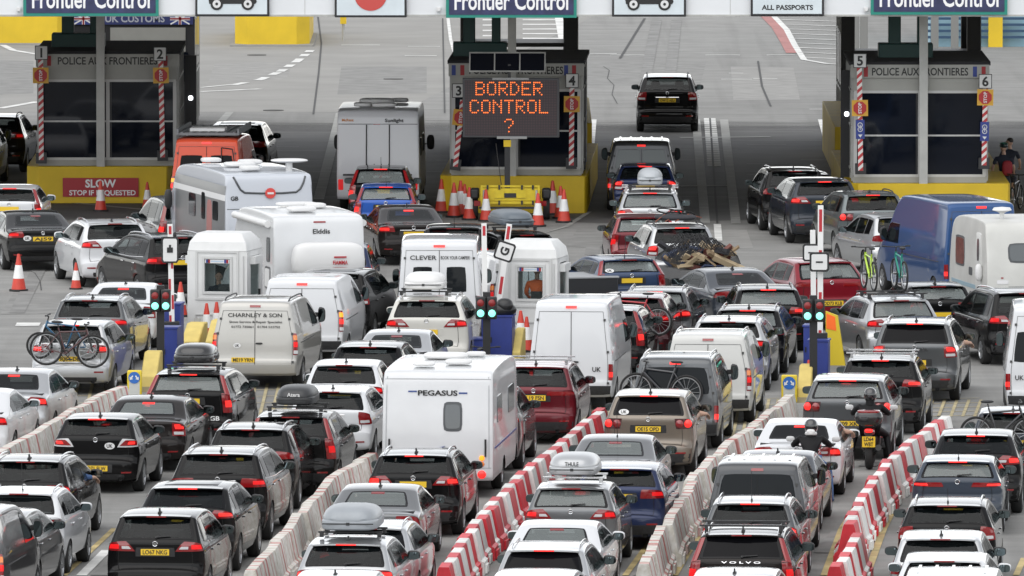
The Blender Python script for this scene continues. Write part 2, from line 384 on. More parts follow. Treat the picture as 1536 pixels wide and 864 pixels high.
def wheel_meshes(R, w, dark):
    k = (R, w, dark)
    if k not in _WM:
        t = MB(); t.lathe([(R*.62, -w/2), (R*.80, -w/2 - .006), (R*.95, -w/2 + .01), (R, -w/2 + .04), (R*1.005, 0), (R, w/2 - .04), (R*.95, w/2 - .01), (R*.80, w/2 + .006), (R*.62, w/2)], n=30, axis='x')
        r = MB(); r.lathe([(R*.66, w/2 - .01), (R*.62, w/2), (R*.58, w/2 - .025), (R*.56, w/2 - .07), (0, w/2 - .07)], n=30, axis='x')
        for i in range(7):
            a = 2*math.pi*i/7; M = Matrix.Rotation(a, 3, 'X')
            r.box(M @ Vector((w/2 - .022, 0, R*.33)), (.03, R*.13, R*.55), 0, M)
        r.cyl((w/2 - .05, 0, 0), (w/2 - .003, 0, 0), R*.12, n=12)
        r.lathe([(R*.66, -w/2 + .02), (0, -w/2 + .03)], n=20, axis='x')
        _WM[k] = (t.mesh('tyre', [TYRE]), r.mesh('rim', [RIMD if dark else RIM]))
    return _WM[k]
def add_wheels(root, W, axles, R, w=.225, dark=False, ins=.015):
    tm, rm = wheel_meshes(R, w, dark)
    for y in axles:
        for sg in (-1, 1):
            o = link('wheel', tm, root, (sg*(W/2 - w/2 - ins), y, R), 0 if sg > 0 else math.pi); link('rim', rm, o)
_MM = {}
def mirror(root, x, y, z, colour, big=False):
    k = big
    if k not in _MM:
        d = (.17, .16, .34) if big else (.235, .15, .165)
        b = MB(); b.blob((0, .02, 0), d, 3.2, 9, 0, lambda q: [q[0], q[1]*(1 if q[1] > 0 else .75), q[2]*(1 - .12*q[0])])
        b.box((-.10, .03, -.05 if not big else 0), (.16, .06, .05 if not big else .1), 1)
        g = MB(); P = [(d[0]*.43*math.copysign(abs(math.cos(t))**.6, math.cos(t)), -.062 if not big else -.068, d[2]*.42*math.copysign(abs(math.sin(t))**.6, math.sin(t))) for t in np.linspace(0, 2*math.pi, 25)[:-1]]
        g.add(P, [tuple(range(24))[::-1]])
        _MM[k] = (b.mesh('wing_mirror', [TRIM, TRIM]), g.mesh('mirror_glass', [MIRRORG]))
        m2 = _MM[k][0].copy()
    bm_, gm = _MM[k]
    for sg in (-1, 1):
        me = bm_
        o = link('wing_mirror', me, root, (sg*(x + .11), y, z))
        if sg < 0: o.scale = (-1, 1, 1)
        o.material_slots[0].link = 'OBJECT'; o.material_slots[0].material = colour
        gl = link('mirror_glass', gm, o); gl.rotation_euler = (R_(6), 0, 0)
def antenna(root, sh, y, kind, colour):
    p = sh.top(np.array(0.), np.array(y)); mb = MB()
    if kind == 'fin':
        mb.prism([(y - .05, p[2] - .015), (y + .13, p[2] - .015), (y - .01, p[2] + .085), (y - .05, p[2] + .09)], -.014, .014, plane='yz'); mb.box((0, y + .03, p[2] + .004), (.06, .19, .03))
        mb.build('roof_antenna', [TRIM], root)
    else:
        mb.cyl((0, y, p[2] - .01), (0, y - .14, p[2] + (.55 if kind == 'mast' else .28)), .007, .005, 6); mb.cyl((0, y, p[2] - .01), (0, y, p[2] + .03), .02, .015, 8)
        mb.build('roof_antenna', [TRIM], root)
def rails(root, sh, y0, y1, m, v=.86):
    for sg in (-1, 1):
        mb = MB(); ys = np.linspace(y0, y1, 9); P = sh.top(np.full(9, sg*v), ys)
        pts = [Vector(p) + Vector((0, 0, .045 if 0 < i < 8 else -.01)) for i, p in enumerate(P)]
        mb.tube(pts, .018, 6); mb.build('roof_rail', [m], root)
def crossbars(root, sh, ys, m, v=.9, over=.12, zo=.085):
    for y in ys:
        p = sh.top(np.array(v), np.array(y)); x = p[0] + over; mb = MB()
        mb.box((0, y, sh.top(np.array(0.), np.array(y))[2] + zo), (2*x, .07, .03))
        for sg in (-1, 1): mb.box((sg*p[0], y, p[2] + zo/2), (.06, .1, zo + .06))
        mb.build('roof_bar', [m], root)
# ------------------------------------------------------------------ kinds of car
def profile(kind, L, W, H, belt, rk, wt=None):
    wt = wt or H - .075
    if kind == 'hatch':
        return [(.16, .25, .08), (.05, .30, .1), (0, .44, .2), (0, .60, .24), (.015, .68, .24), (.10, .715, .22), (.118, .80, .22), (.105, belt - .26, .22), (.085, belt - .03, .18), (.125, belt + .015, .15), (rk, wt, .11), (rk + .07, wt + .035, .09),
                (rk + .55, H - .012, .075), (rk + 1.15, H, .07), (L - 2.15, H - .05, .08), (L - 1.18, belt - .08, .12), (L - .45, .87, .15), (L - .1, .74, .2), (L, .55, .22), (L - .05, .32, .12), (L - .18, .24, .08)], wt
    if kind == 'saloon':
        tr = belt
        return [(.16, .25, .08), (.05, .30, .1), (0, .44, .22), (0, .62, .26), (.045, .70, .26), (.06, tr - .12, .22), (.05, tr + .0, .16), (.13, tr + .03, .12), (.5, tr + .05, .10), (.62, tr + .07, .10), (rk, wt, .10), (rk + .1, wt + .035, .09),
                (rk + .5, H - .01, .075), (rk + .9, H, .07), (L - 2.2, H - .06, .08), (L - 1.22, tr - .03, .12), (L - .45, .83, .15), (L - .1, .70, .2), (L, .52, .22), (L - .05, .32, .12), (L - .18, .24, .08)], wt
    if kind == 'van':
        return [(.14, .30, .05), (.03, .36, .08), (0, .48, .10), (0, .64, .10), (.03, .70, .08), (.04, belt, .07), (.10, H - .22, .09), (.14, H - .05, .10), (.30, H, .10), (.9, H + .01, .1), (L - 2.6, H, .1), (L - 2.0, H - .10, .12), (L - 1.0, belt + .15, .14),
                (L - .3, belt - .12, .18), (L - .02, .8, .2), (L, .5, .2), (L - .06, .33, .1), (L - .18, .27, .08)], H - .02
ROOFREF = {}
_IN = {}
def interior(root, L, W, bs, rk, belt, kind):
    k = (round(L, 2), round(W, 2), bs, rk)
    if k not in _IN:
        out = []; yf = L - 2.62; yr_ = max(rk + (.55 if kind != 'saloon' else .02), 1.0); w = W/2 - .22
        for sg in (-1, 1):
            m = MB(); m.blob((sg*.37, yf, bs - .22), (.50, .18, .72), 4, 10); m.blob((sg*.37, yf + .25, bs - .52), (.50, .5, .18), 4, 8); m.blob((sg*.37, yf - .02, bs + .235), (.27, .11, .19), 3, 8); m.cyl((sg*.30, yf, bs + .1), (sg*.30, yf, bs + .2), .01, n=5); m.cyl((sg*.44, yf, bs + .1), (sg*.44, yf, bs + .2), .01, n=5); out.append(('front_seat', m.mesh('front_seat', [SEATM])))
        m = MB(); m.blob((0, yr_ + .05, bs - .20), (2*w, .18, .52), 5, 10); [m.blob((x*w, yr_ + .03, bs + .12), (.25, .10, .16), 3, 8) for x in (-.62, .62)]; m.blob((0, yr_ + .03, bs + .08), (.2, .10, .10), 3, 8); out.append(('rear_seat', m.mesh('rear_seat', [SEATM])))
        m = MB(); m.box((0, (yr_ + .22)/2 + .05, belt - .13 if kind != 'saloon' else belt + .02), (2*w + .1, yr_ - .30, .03)); out.append(('parcel_shelf', m.mesh('parcel_shelf', [SEATM])))
        m = MB(); m.blob((0, L - 1.42, bs - .12), (2*w + .1, .55, .34), 4, 10); m.torus((-.37 + .74, L - 1.78, bs - .05), (0, 1, .5), .17, .016, 18, 5); out.append(('dashboard', m.mesh('dashboard', [SEATM])))
        _IN[k] = out
    for nm, me in _IN[k]: link(nm, me, root)
def vehicle(px, py, a, kind, colour, label, L=4.45, W=1.83, H=1.6, belt=1.02, rk=.5, lamp='wide', plate_txt=None, zp=None, rail=None, ant='fin', lit=1, spoil=True, tumble=.17, R=.335, glass=None,
            trim=True, stick=None, brake=True, roofglass=False, wiper=True, cat='car', name=None, group='cars queuing for border control', bars=None, exhaust=None, badge=None, chrome=False, letters=None,
            dark_rim=False, wz=(.035, .045), wv=(.88, .85), dlo=True, ref=None, ribs=False, windows=None, wb=None, ro=None, mir=None, yellow=True, zoff=0):
    van = kind == 'van'
    pts, wt = profile(kind, L, W, H, belt, rk)
    bs = belt - (.10 if kind == 'hatch' else .05)
    zsill = .30 if van else .27 if H < 1.56 else .30
    ya = ro or (.95 if van else .86 if kind != 'saloon' else 1.05); wb = wb or (L - ya - .88); axles = (ya, ya + wb)
    if van: sec = [(.25, .95), (.5, .985), (.75, 1.0), (belt - .1, 1.0), (belt + .05, .985), (H - .1, .985 - tumble), (H, .97 - tumble)]
    else: sec = [(.22, .93), (.42, .975), (.62, .995), (.78, 1.0), (bs - .1, .985), (bs - .02, .965), (bs + .04, .935), (wt - .02, .93 - tumble), (H, .91 - tumble)]
    sh = Shell(pts, W, L, sec, zsill, axles, R, wt, N=5.0 if van else None)
    ref_y, ref_z = (.13, H - .04) if van else (rk + .0, wt + .01)
    if ref: ref_y, ref_z = ref
    p = at(px, py, ref_z); h = R_(a); base = Vector((p.x - math.sin(h)*ref_y, p.y - math.cos(h)*ref_y, 0))
    root = thing(name or ('parked_car' if False else 'van' if van else 'car'), label, 'van' if van and cat == 'car' else cat, base, -h, group)
    pm = paint_of(colour); gl = glass or GLASS
    ct = cs = None
    if not van:
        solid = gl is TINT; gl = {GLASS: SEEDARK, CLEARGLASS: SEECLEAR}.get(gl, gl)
        zb = belt + (.10 if kind == 'saloon' else .03); zt = wt - .01; y0w, y1w = L - 1.32, L - 2.1
        top = lambda y: np.minimum(sh.ztop(y) - .105, wt - .045); bot = lambda y: bs + .025 + np.clip((1.6 - y)/1.2, 0, 1)*.05
        y_end = L - 1.5; y_q = (rk + .12 if kind != 'saloon' else rk - .32)
        cuts = [(y_q, y_q + .42), (y_q + .47, (y_q + .47 + y_end - .2) / 2), ((y_q + .47 + y_end - .2) / 2 + .05, y_end)]
        ukr = sh.U[sh.kr]
        ct = lambda u, y, z, v: (np.zeros_like(u*v, bool) if solid else (u < ukr) & (z > zb + .03) & (z < zt - .03) & (v < np.interp(z, [zb, zt], [wv[0], wv[1] + .02]) - .045)) | ((y < y0w - .05) & (y > y1w + .05) & (u > ukr) & (v < .78))
        cs = lambda y, z: np.any([(y > c0 + .03) & (y < c1 - .03) & (z > bot(y) + .025) & (z < top(y) - .025) for c0, c1 in cuts[1:]], axis=0)
    sh.body(ct, cs).build('body', [pm, UNDER], root, ang=50)
    if not van: interior(root, L, W, bs, rk, belt, kind)
    add_wheels(root, W, axles, R, dark=dark_rim)
    tail_lamps(sh, lamp, root, belt, lit)
    if not van:
        # rear window with its black surround
        q = [(-wv[0], zb), (wv[0], zb), (wv[1] + .02, zt), (-wv[1] - .02, zt)]
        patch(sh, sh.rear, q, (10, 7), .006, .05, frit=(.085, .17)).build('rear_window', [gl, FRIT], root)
        # windscreen
        y0, y1 = L - 1.32, L - 2.1
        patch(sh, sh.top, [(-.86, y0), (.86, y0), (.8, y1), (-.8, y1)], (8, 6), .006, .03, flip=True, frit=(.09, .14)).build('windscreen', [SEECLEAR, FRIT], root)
        # side windows
        for sg in (-1, 1):
            for (c0, c1) in cuts:
                yy = np.concatenate([[c0], np.linspace(c0 + .004, c1 - .004, 8), [c1]])
                tt = np.array([0, .02, .13, .5, .87, .98, 1])
                Y = yy[:, None] + 0*tt[None]; zt_ = np.maximum(top(yy), bot(yy) + .01)
                Z = bot(yy)[:, None] * (1 - tt[None]) + zt_[:, None] * tt[None]
                e = np.ones_like(Y) * .006; e[0] = e[-1] = -.006; e[:, 0] = e[:, -1] = -.006
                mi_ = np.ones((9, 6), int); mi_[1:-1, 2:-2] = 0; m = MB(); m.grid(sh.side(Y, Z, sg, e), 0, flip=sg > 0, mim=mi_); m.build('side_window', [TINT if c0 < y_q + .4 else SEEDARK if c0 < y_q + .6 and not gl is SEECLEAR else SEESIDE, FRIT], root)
            if chrome:
                m = MB(); yy = np.linspace(y_q, y_end, 14); m.tube([Vector(q) for q in sh.side(yy, bot(yy) - .012, sg, .006)], .011, 5); m.build('window_trim', [CHROME], root)
            for hy in (y_q + .62, y_q + 1.55): m = MB(); m.blob(tuple(sh.side(np.array(hy), np.array(bs - .12), sg, .018)), (.035, .2, .035), 3, 6); m.build('door_handle', [CHROME if chrome else pm], root)
        mirror(root, float(sh.X(L - 1.62, bs + .05)), L - 1.66, bs + .075, pm if colour in ('white', 'cream') else TRIM)
        if spoil:
            va = np.linspace(-.86, .86, 13); ye = rk + .16
            t0 = sh.top(va, np.full(13, ye), .004); t1 = sh.top(va, np.full(13, rk + .02), .012)
            t1[:, 1] -= .15 - .07*np.abs(va)**3; t1[:, 2] = wt + .035 - .03*np.abs(va)**3
            t2 = t1.copy(); t2[:, 2] -= .028; t3 = sh.top(va, np.full(13, rk + .01), -.01)
            m = MB(); m.grid(np.stack([t0, t1, t2, t3], 0)); m.build('spoiler', [pm], root)
            bz = wt + .018; by = float(t1[6, 1]) - .006
        if brake:
            m = MB()
            if spoil: m.box((0, by + .002, bz + .002), (.36, .014, .024))
            else: patch(sh, sh.rear, rect(-.17, .17, wt - .055, wt - .028), (4, 2), .012, mb=m)
            m.build('brake_light', [{0: RED, 1: RED, 2: REDHOT}[lit]], root)
        if roofglass:
            patch(sh, sh.top, [(-.72, rk + .3), (.72, rk + .3), (.72, L - 2.3), (-.72, L - 2.3)], (6, 8), .004, .03).build('glass_roof', [GLASS], root)
        if trim and kind == 'hatch' and H > 1.54:
            m = patch(sh, sh.rear, rect(-.985, .985, .31, .50), (12, 3), .008, 0); m.build('bumper_trim', [TRIM], root)
        else:
            patch(sh, sh.rear, rect(-.72, .72, .29, .40), (8, 3), .008, .03).build('bumper_trim', [TRIM], root)
        m = MB(); zz = np.linspace(.70, belt - .03, 8)
        for sg in (-1, 1): m.tube([Vector(q) for q in sh.rear(np.full(8, sg*.76), zz, .001)], .006, 4)
        m.tube([Vector(q) for q in sh.rear(np.linspace(-.76, .76, 10), np.full(10, .70), .001)], .007, 4); m.build('tailgate_seam', [UNDER], root)
        for sg in (-1, 1): patch(sh, sh.rear, rect(sg*.62, sg*.86, .50 if H > 1.54 else .42, .535 if H > 1.54 else .45), (4, 2), .013, flip=sg < 0).build('reflector', [RED], root)
        zpl = zp or (belt - .17 if kind == 'hatch' else belt - .2)
        if lamp == 'bar': zpl = zp or .56
        patch(sh, sh.rear, rect(-.42, .42, zpl - .085, zpl + .085), (4, 3), .003, .02).build('plate_recess', [pm if colour in ('white', 'silver', 'cream') else TRIM], root)
        plate(sh, root, zpl, plate_txt)
        if wiper and kind == 'hatch':
            pa = sh.rear(np.array(.02), np.array(belt + .055), .025); pb = sh.rear(np.array(.34), np.array(belt + .075), .025); m = MB(); m.cyl(pa, pb, .014, .009, 6); m.cyl(sh.rear(np.array(.02), np.array(belt + .05), -.01), pa, .025, n=8); m.build('wiper', [TRIM], root)
        pb = sh.rear(np.array(0.), np.array(belt - .05), .012); m = MB()
        if badge != False and kind != 'none':
            m.torus(pb, (0, 1, .1), .042, .009, 16, 5); m.box(pb, (.05, .012, .014)); m.build('badge', [CHROME], root)
        if chrome: patch(sh, sh.rear, rect(-.40, .40, zpl + .09, zpl + .108), (8, 1), .014).build('chrome_strip', [CHROME], root)
        m = MB()
        for x in ((-.5, .5) if exhaust == 2 else (.52,)): m.cyl((x, -.005, .31), (x, .25, .31), .048, n=14, caps=False); m.cyl((x, .05, .31), (x, .06, .31), .046, n=14, mi=1)
        m.build('exhaust', [CHROME, UNDER], root)
        if rail: rails(root, sh, rk + .22, L - 2.15, {'black': TRIM, 'silver': CHROME, 'grey': RIM}[rail])
    else:
        va = np.linspace(-.9, .9, 3)
        m = MB()
        for v in (0.,):
            zz = np.linspace(.50, H - .22, 12); P = sh.rear(np.zeros(12), zz, .004); m.tube([Vector(q) for q in P], .009, 4)
        m.build('door_seam', [UNDER], root)
        m = MB()
        for sg in (-1, 1):
            zz = np.linspace(.50, H - .22, 12); P = sh.rear(np.full(12, sg*.885), zz, .002); m.tube([Vector(q) for q in P], .006, 4)
            for z in (.62, belt + .1, H - .4): m.box(sh.rear(np.array(sg*.9), np.array(z), .012), (.05, .03, .05))
        P = sh.rear(np.linspace(-.885, .885, 12), np.full(12, H - .22), .002); m.tube([Vector(q) for q in P], .006, 4)
        m.build('door_hinge', [mat('dark_seam_rubber', (.06, .06, .06), .7)], root)  # plain dark rubber for van door seams and hinges
        if windows:
            z0, z1, va, vb = windows
            for sg in (-1, 1): patch(sh, sh.rear, rect(sg*va, sg*vb, z0, z1), (6, 5), .008, .05, flip=sg < 0).build('rear_window', [gl], root)
        m = MB(); m.blob(sh.rear(np.array(.10), np.array(belt - .12), .02), (.16, .04, .045), 3, 6); m.build('door_handle', [TRIM], root)
        m = MB(); patch(sh, sh.rear, rect(-.16, .16, H - .15, H - .10), (4, 2), .02, .03, mb=m); m.build('brake_light', [RED if lit < 2 else REDHOT], root)
        patch(sh, sh.rear, rect(-.985, .985, .36, .56), (12, 3), .014, 0).build('bumper_trim', [TRIM if not chrome else pm], root)
        plate(sh, root, zp or .66, plate_txt, v=-.28 if zp else 0., off=.02)
        y0, y1 = L - 1.05, L - 2.0
        patch(sh, sh.top, [(-.9, y0), (.9, y0), (.86, y1), (-.86, y1)], (8, 6), .006, .03, flip=True).build('windscreen', [GLASS], root)
        top = lambda y: np.minimum(sh.ztop(y) - .14, (H if H < 2.1 else 1.95) - .16); 
        for sg in (-1, 1):
            panes = [(L - 2.35, L - 1.15)] + ([(1.0, 2.1), (2.2, L - 2.5)] if dlo == 'all' else [])
            for c0, c1 in panes:
                yy = np.concatenate([[c0], np.linspace(c0 + .004, c1 - .004, 8), [c1]]); tt = np.array([0, .02, .5, .98, 1])
                zt_ = np.maximum(top(yy), belt + .09); Y = yy[:, None] + 0*tt[None]; Z = (belt + .08)*(1 - tt[None]) + zt_[:, None]*tt[None]
                e = np.ones_like(Y)*.006; e[0] = e[-1] = -.006; e[:, 0] = e[:, -1] = -.006
                m = MB(); m.grid(sh.side(Y, Z, sg, e), 0, flip=sg > 0); m.build('side_window', [GLASS if c0 > L - 2.6 else TINT], root)
            m = MB(); yy = np.linspace(.5, L - 2.4, 12); m.tube([Vector(q) for q in sh.side(yy, 0*yy + belt - .12, sg, .003)], .012, 4); m.tube([Vector(q) for q in sh.side(0*yy[:2] + L - 2.4, np.array([.45, belt + .6]), sg, .0)], .008, 4); m.build('door_rail', [mat('dark_seam_rubber', (.06, .06, .06), .7)], root)
        mirror(root, float(sh.X(L - 1.4, belt + .2)), L - 1.35, belt + .28, TRIM, True)
        if ribs:
            m = MB()
            for x in np.linspace(-.6, .6, 5): m.box((x*W/2, L/2 - .95, H + .004), (.05, L - 3.5, .02))
            m.build('roof_rib', [pm], root)
        if rail: rails(root, sh, .35, L - 2.3, {'black': TRIM, 'silver': CHROME, 'grey': RIM}[rail], .9)
        if roofglass: patch(sh, sh.rear, rect(-.84, .84, belt + .06, H - .2), (10, 6), .01, .06).build('rear_window', [gl], root)
        if trim == 'low': pass
    if ant and not van: antenna(root, sh, rk + .34, ant, pm)
    if bars: crossbars(root, sh, [rk + .45, rk + 1.25] if not van else [.6, 1.8], CHROME if bars == 'silver' else TRIM)
    for st in (stick or []): sticker(sh, root, *st)
    for (txt, v, z, hh, w, mname) in (letters or []):
        p0 = sh.rear(np.array(v), np.array(z), .02); p1 = sh.rear(np.array(v), np.array(z + .02), .02)
        sl = math.atan2(p1[1] - p0[1], p1[2] - p0[2]); M = Matrix.Rotation(-sl, 3, 'X'); m = MB(); add_text(m, txt, p0, hh, w, 0, .015, M); m.build('lettering', [mname], root)
    root['_'] = 0; del root['_']
    ROOFREF[root.name] = (root, sh, rk if not van else .3)
    return root, sh
def on_roof(car, sh, y, dz=0., x=0.):
    """world matrix of a spot on a vehicle's roof"""
    z = float(sh.top(np.array(0.), np.array(y))[2]) + dz
    M = Matrix.Translation(car.location) @ Matrix.Rotation(car.rotation_euler.z, 4, 'Z'); return M @ Vector((x, y, z)), car.rotation_euler.z
def roof_box(car, sh, y, mt, label, d=(.82, 1.9, .38), dz=.10, x=0., txt=None, yaw=0., sq=3.5, tcol=None, barm=None):
    p, rz = on_roof(car, sh, y, dz, x)
    t = thing('roof_box', label, 'roof box', p, rz + yaw, 'roof boxes')
    b = MB(); b.blob((0, 0, d[2]*.56), (d[0], d[1], d[2]*.9), sq, 16, 0, lambda q: [q[0]*(1 - .16*max(0, q[2])), q[1]*(1 - .1*max(0, q[2])) , q[2]*(1 - .22*max(0, q[1]))]); b.build('lid', [mt], t)
    b = MB(); b.blob((0, 0, d[2]*.3), (d[0]*1.015, d[1]*1.01, d[2]*.5), 5, 12); b.build('tray', [mt if mt is not WHITE else WHITE], t)
    b = MB(); b.box((0, -d[1]*.502, d[2]*.36), (d[0]*.9, .02, .02)); b.box((0, -d[1]*.507, d[2]*.36), (.06, .02, .05)); b.build('lid_seam', [TRIM], t)
    if txt:
        b = MB(); add_text(b, txt, (0, -d[1]*.507, d[2]*.62), .075, .26, 0, .02); b.build('lettering', [tcol or WHITE], t)
    b = MB()
    for yy in (-.45, .45):
        b.box((0, yy, -.025), (1.16, .075, .03))
        for sg in (-1, 1): b.box((sg*.52, yy, -.065), (.07, .1, .10))
    b.build('carrier_bar', [barm or TRIM], t)
    return t
# ------------------------------------------------------------------ ground
def ground_mat():
    m = bpy.data.materials.new('weathered_asphalt'); m.use_nodes = True; n = m.node_tree; b = n.nodes['Principled BSDF']; L = n.links.new
    tc = n.nodes.new('ShaderNodeTexCoord')
    def noise(sc, sx=1, sy=1, det=6):
        mp = n.nodes.new('ShaderNodeMapping'); mp.inputs['Scale'].default_value = (sx, sy, 1); L(tc.outputs['Object'], mp.inputs[0])
        z = n.nodes.new('ShaderNodeTexNoise'); z.inputs['Scale'].default_value = sc; z.inputs['Detail'].default_value = det; L(mp.outputs[0], z.inputs['Vector']); return z.outputs['Fac']
    def rng(v, a, b_, c, d):
        r = n.nodes.new('ShaderNodeMapRange'); L(v, r.inputs['Value'])
        for k, q in zip(('From Min', 'From Max', 'To Min', 'To Max'), (a, b_, c, d)): r.inputs[k].default_value = q
        return r.outputs[0]
    def mul(x, y):
        q = n.nodes.new('ShaderNodeMath'); q.operation = 'MULTIPLY'; L(x, q.inputs[0]); L(y, q.inputs[1]); return q.outputs[0]
    big = rng(noise(.09, 1, .35), .3, .7, .86, 1.12); mid = rng(noise(1.2, 1, .5), .3, .7, .93, 1.07); streak = rng(noise(1.0, .12, 1.1), .35, .65, .90, 1.08); fine = rng(noise(30), .2, .8, .85, 1.15); drip = rng(noise(.55, 2.2, .05), .52, .75, 1.0, .80)
    v = mul(mul(mul(big, mid), mul(streak, fine)), drip)
    cmb = n.nodes.new('ShaderNodeMix'); cmb.data_type = 'RGBA'; cmb.blend_type = 'MULTIPLY'; cmb.inputs['Factor'].default_value = 1
    cmb.inputs['A'].default_value = (.235, .233, .224, 1); L(v, cmb.inputs['B']); L(cmb.outputs['Result'], b.inputs['Base Color'])
    b.inputs['Roughness'].default_value = .88; b.inputs['Specular IOR Level'].default_value = .3
    bp = n.nodes.new('ShaderNodeBump'); bp.inputs['Strength'].default_value = .25; bp.inputs['Distance'].default_value = .01; L(noise(60), bp.inputs['Height']); L(bp.outputs[0], b.inputs['Normal'])
    return m
g = MB(); g.grid(np.array([[[-2500., -200, 0], [2500, -200, 0]], [[-2500, 5500, 0], [2500, 5500, 0]]]), flip=False)
tag(g.build('ground', [ground_mat()]), kind='structure')
LAY = [0]
def paintm(n, c, w=.45): return mat(n, c, .8, noise=w, nscale=1.3)
WLINE = paintm('worn_white_paint', (.62, .62, .60), .22); YLINE = paintm('worn_yellow_paint', (.42, .33, .15), .35); RLINE = paintm('faded_red_surface', (.36, .16, .15), .15); GLINE = paintm('faded_grey_paint', (.30, .30, .285), .2)
def line(name, pts, w, m, z=.004, dash=None):
    """a painted line through ground pixels"""
    LAY[0] += 1; z = (.0052 + .00006*LAY[0] if name in ('tyre_streak', 'crack') else .008 + .0004*(LAY[0] % 32))
    P = [at(*p) if len(p) == 2 else Vector(p) for p in pts]; mb = MB(); segs = []
    if dash:
        on, off = dash
        for a, b in zip(P[:-1], P[1:]):
            l = (b - a).length; d = (b - a)/l; s_ = 0
            while s_ < l: segs.append([a + d*s_, a + d*min(l, s_ + on)]); s_ += on + off
    else: segs = [P]
    for Q in segs:
        lft, rgt = [], []
        for i, q in enumerate(Q):
            t = (Q[min(i + 1, len(Q) - 1)] - Q[max(i - 1, 0)]).normalized(); nn = Vector((-t.y, t.x, 0)) * w/2
            lft.append((q.x + nn.x, q.y + nn.y, z)); rgt.append((q.x - nn.x, q.y - nn.y, z))
        mb.grid(np.array([rgt, lft]))
    return tag(mb.build(name, [m]), kind='structure')
def sheet(name, pix, m, z=.004):
    mb = MB(); mb.add([(at(*p).x, at(*p).y, z) for p in pix], [tuple(range(len(pix)))[::-1]]); return tag(mb.build(name, [m]), kind='structure')
# far apron of paler concrete, painted shade and oil stains on the tarmac under the canopy
CONC = mat('pale_concrete', (.255, .250, .236), .9, noise=.10, nscale=.35); TARM = mat('painted_shade_tarmac', (.09, .089, .087), .8, noise=.25, nscale=.5)
sheet('concrete_apron', [(-300, 168), (600, 168), (900, 20), (900, -80), (-300, -80)], CONC, .003)
sheet('shaded_tarmac', [(-200, 340), (250, 325), (560, 320), (900, 335), (1120, 330), (1800, 350), (1800, 172), (1250, 172), (700, 172), (300, 180), (-200, 195)], TARM, .002)
def shade_edge(m, y0, y1):
    # the painted canopy shade thins out over its last metres instead of ending in a straight edge
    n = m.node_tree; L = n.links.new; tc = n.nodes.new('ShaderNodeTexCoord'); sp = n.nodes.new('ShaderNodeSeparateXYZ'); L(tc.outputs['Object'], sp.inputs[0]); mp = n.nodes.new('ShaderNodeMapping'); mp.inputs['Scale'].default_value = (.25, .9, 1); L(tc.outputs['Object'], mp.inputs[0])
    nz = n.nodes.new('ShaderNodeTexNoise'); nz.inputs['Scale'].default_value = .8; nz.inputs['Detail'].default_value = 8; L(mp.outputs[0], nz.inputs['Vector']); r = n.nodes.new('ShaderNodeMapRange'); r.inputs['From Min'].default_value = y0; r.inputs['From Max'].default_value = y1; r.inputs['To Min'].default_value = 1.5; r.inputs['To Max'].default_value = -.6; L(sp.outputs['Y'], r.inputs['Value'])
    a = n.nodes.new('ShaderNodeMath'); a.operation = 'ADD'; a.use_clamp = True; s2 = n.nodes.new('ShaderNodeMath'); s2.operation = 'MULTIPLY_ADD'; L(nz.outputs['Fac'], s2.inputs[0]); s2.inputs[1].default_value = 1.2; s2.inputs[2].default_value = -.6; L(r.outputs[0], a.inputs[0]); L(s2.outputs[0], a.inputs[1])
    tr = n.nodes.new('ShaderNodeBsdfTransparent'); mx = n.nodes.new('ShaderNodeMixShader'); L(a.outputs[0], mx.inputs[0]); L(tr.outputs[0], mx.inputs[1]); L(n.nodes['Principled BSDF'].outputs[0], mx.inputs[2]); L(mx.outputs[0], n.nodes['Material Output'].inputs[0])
shade_edge(TARM, at(768, 205).y, at(768, 172).y)
for k, yy in enumerate((187, 199, 212, 226, 241, 258, 274, 296)):
    line('tarmac_seam', [(380, yy), (1250, yy - 1)], .07, GLINE, .0045, (random.uniform(3, 6), random.uniform(1, 4)))
# lines in the far plaza
for pts in (([(915, 83), (975, 83)]), ([(1058, 83), (1110, 83)]), ([(1150, 83), (1192, 83)]), ([(512, 68), (570, 68)]), ([(612, 70), (660, 70)]), ([(607, 84), (655, 84)]), ([(885, 81), (925, 81)])): line('white_line', pts, .28, WLINE)
line('white_line', [(0, 163), (57, 153)], .3, WLINE); line('white_line', [(300, 138), (390, 134)], .3, WLINE); line('white_line', [(0, 66), (20, 76), (57, 82)], .25, WLINE); line('white_line', [(300, 132), (350, 127)], .2, WLINE)
line('dashed_curve', [(350, 128), (390, 120), (420, 108), (446, 92), (466, 76)], .30, WLINE, dash=(1.6, 1.5))
line('white_line', [(672, 28), (676, 60), (681, 78)], .12, WLINE); line('red_strip', [(1150, 24), (1168, 42), (1180, 62), (1190, 80)], .5, RLINE); line('white_line', [(1160, 24), (1180, 45), (1192, 68), (1206, 90), (1240, 96), (1270, 98)], .22, WLINE)
for k in range(9): line('hatch_line', [(1172 + 4*k, 30 + 7*k), (1268, 33 + 7*k)], .20, WLINE)
for x0, x1, y in ((1082, 1128, 119), (1130, 1166, 118), (1093, 1115, 110), (1214, 1250, 164)): line('white_line', [(x0, y), (x1, y)], .18, WLINE)
for y in (30, 38, 46, 54, 62): line('crossing_stripe', [(724, y), (742, y)], .9, WLINE)
for y in (30, 37, 44, 51, 58, 64): line('crossing_stripe', [(784, y), (838, y)], .8, WLINE)
line('white_line', [(838, 26), (846, 70)], .3, WLINE)
for a_, b_ in (((474, 26), (470, 170)),): line('slab_joint', [(477, 26), (482, 65), (478, 110), (470, 172)], .06, mat('dark_joint', (.06, .06, .06), .9), .005)
line('slab_joint', [(967, 28), (930, 88)], .09, mat('dark_joint', (.06, .06, .06), .9)); line('slab_joint', [(664, 28), (667, 170)], .05, mat('dark_joint', (.06, .06, .06), .9))
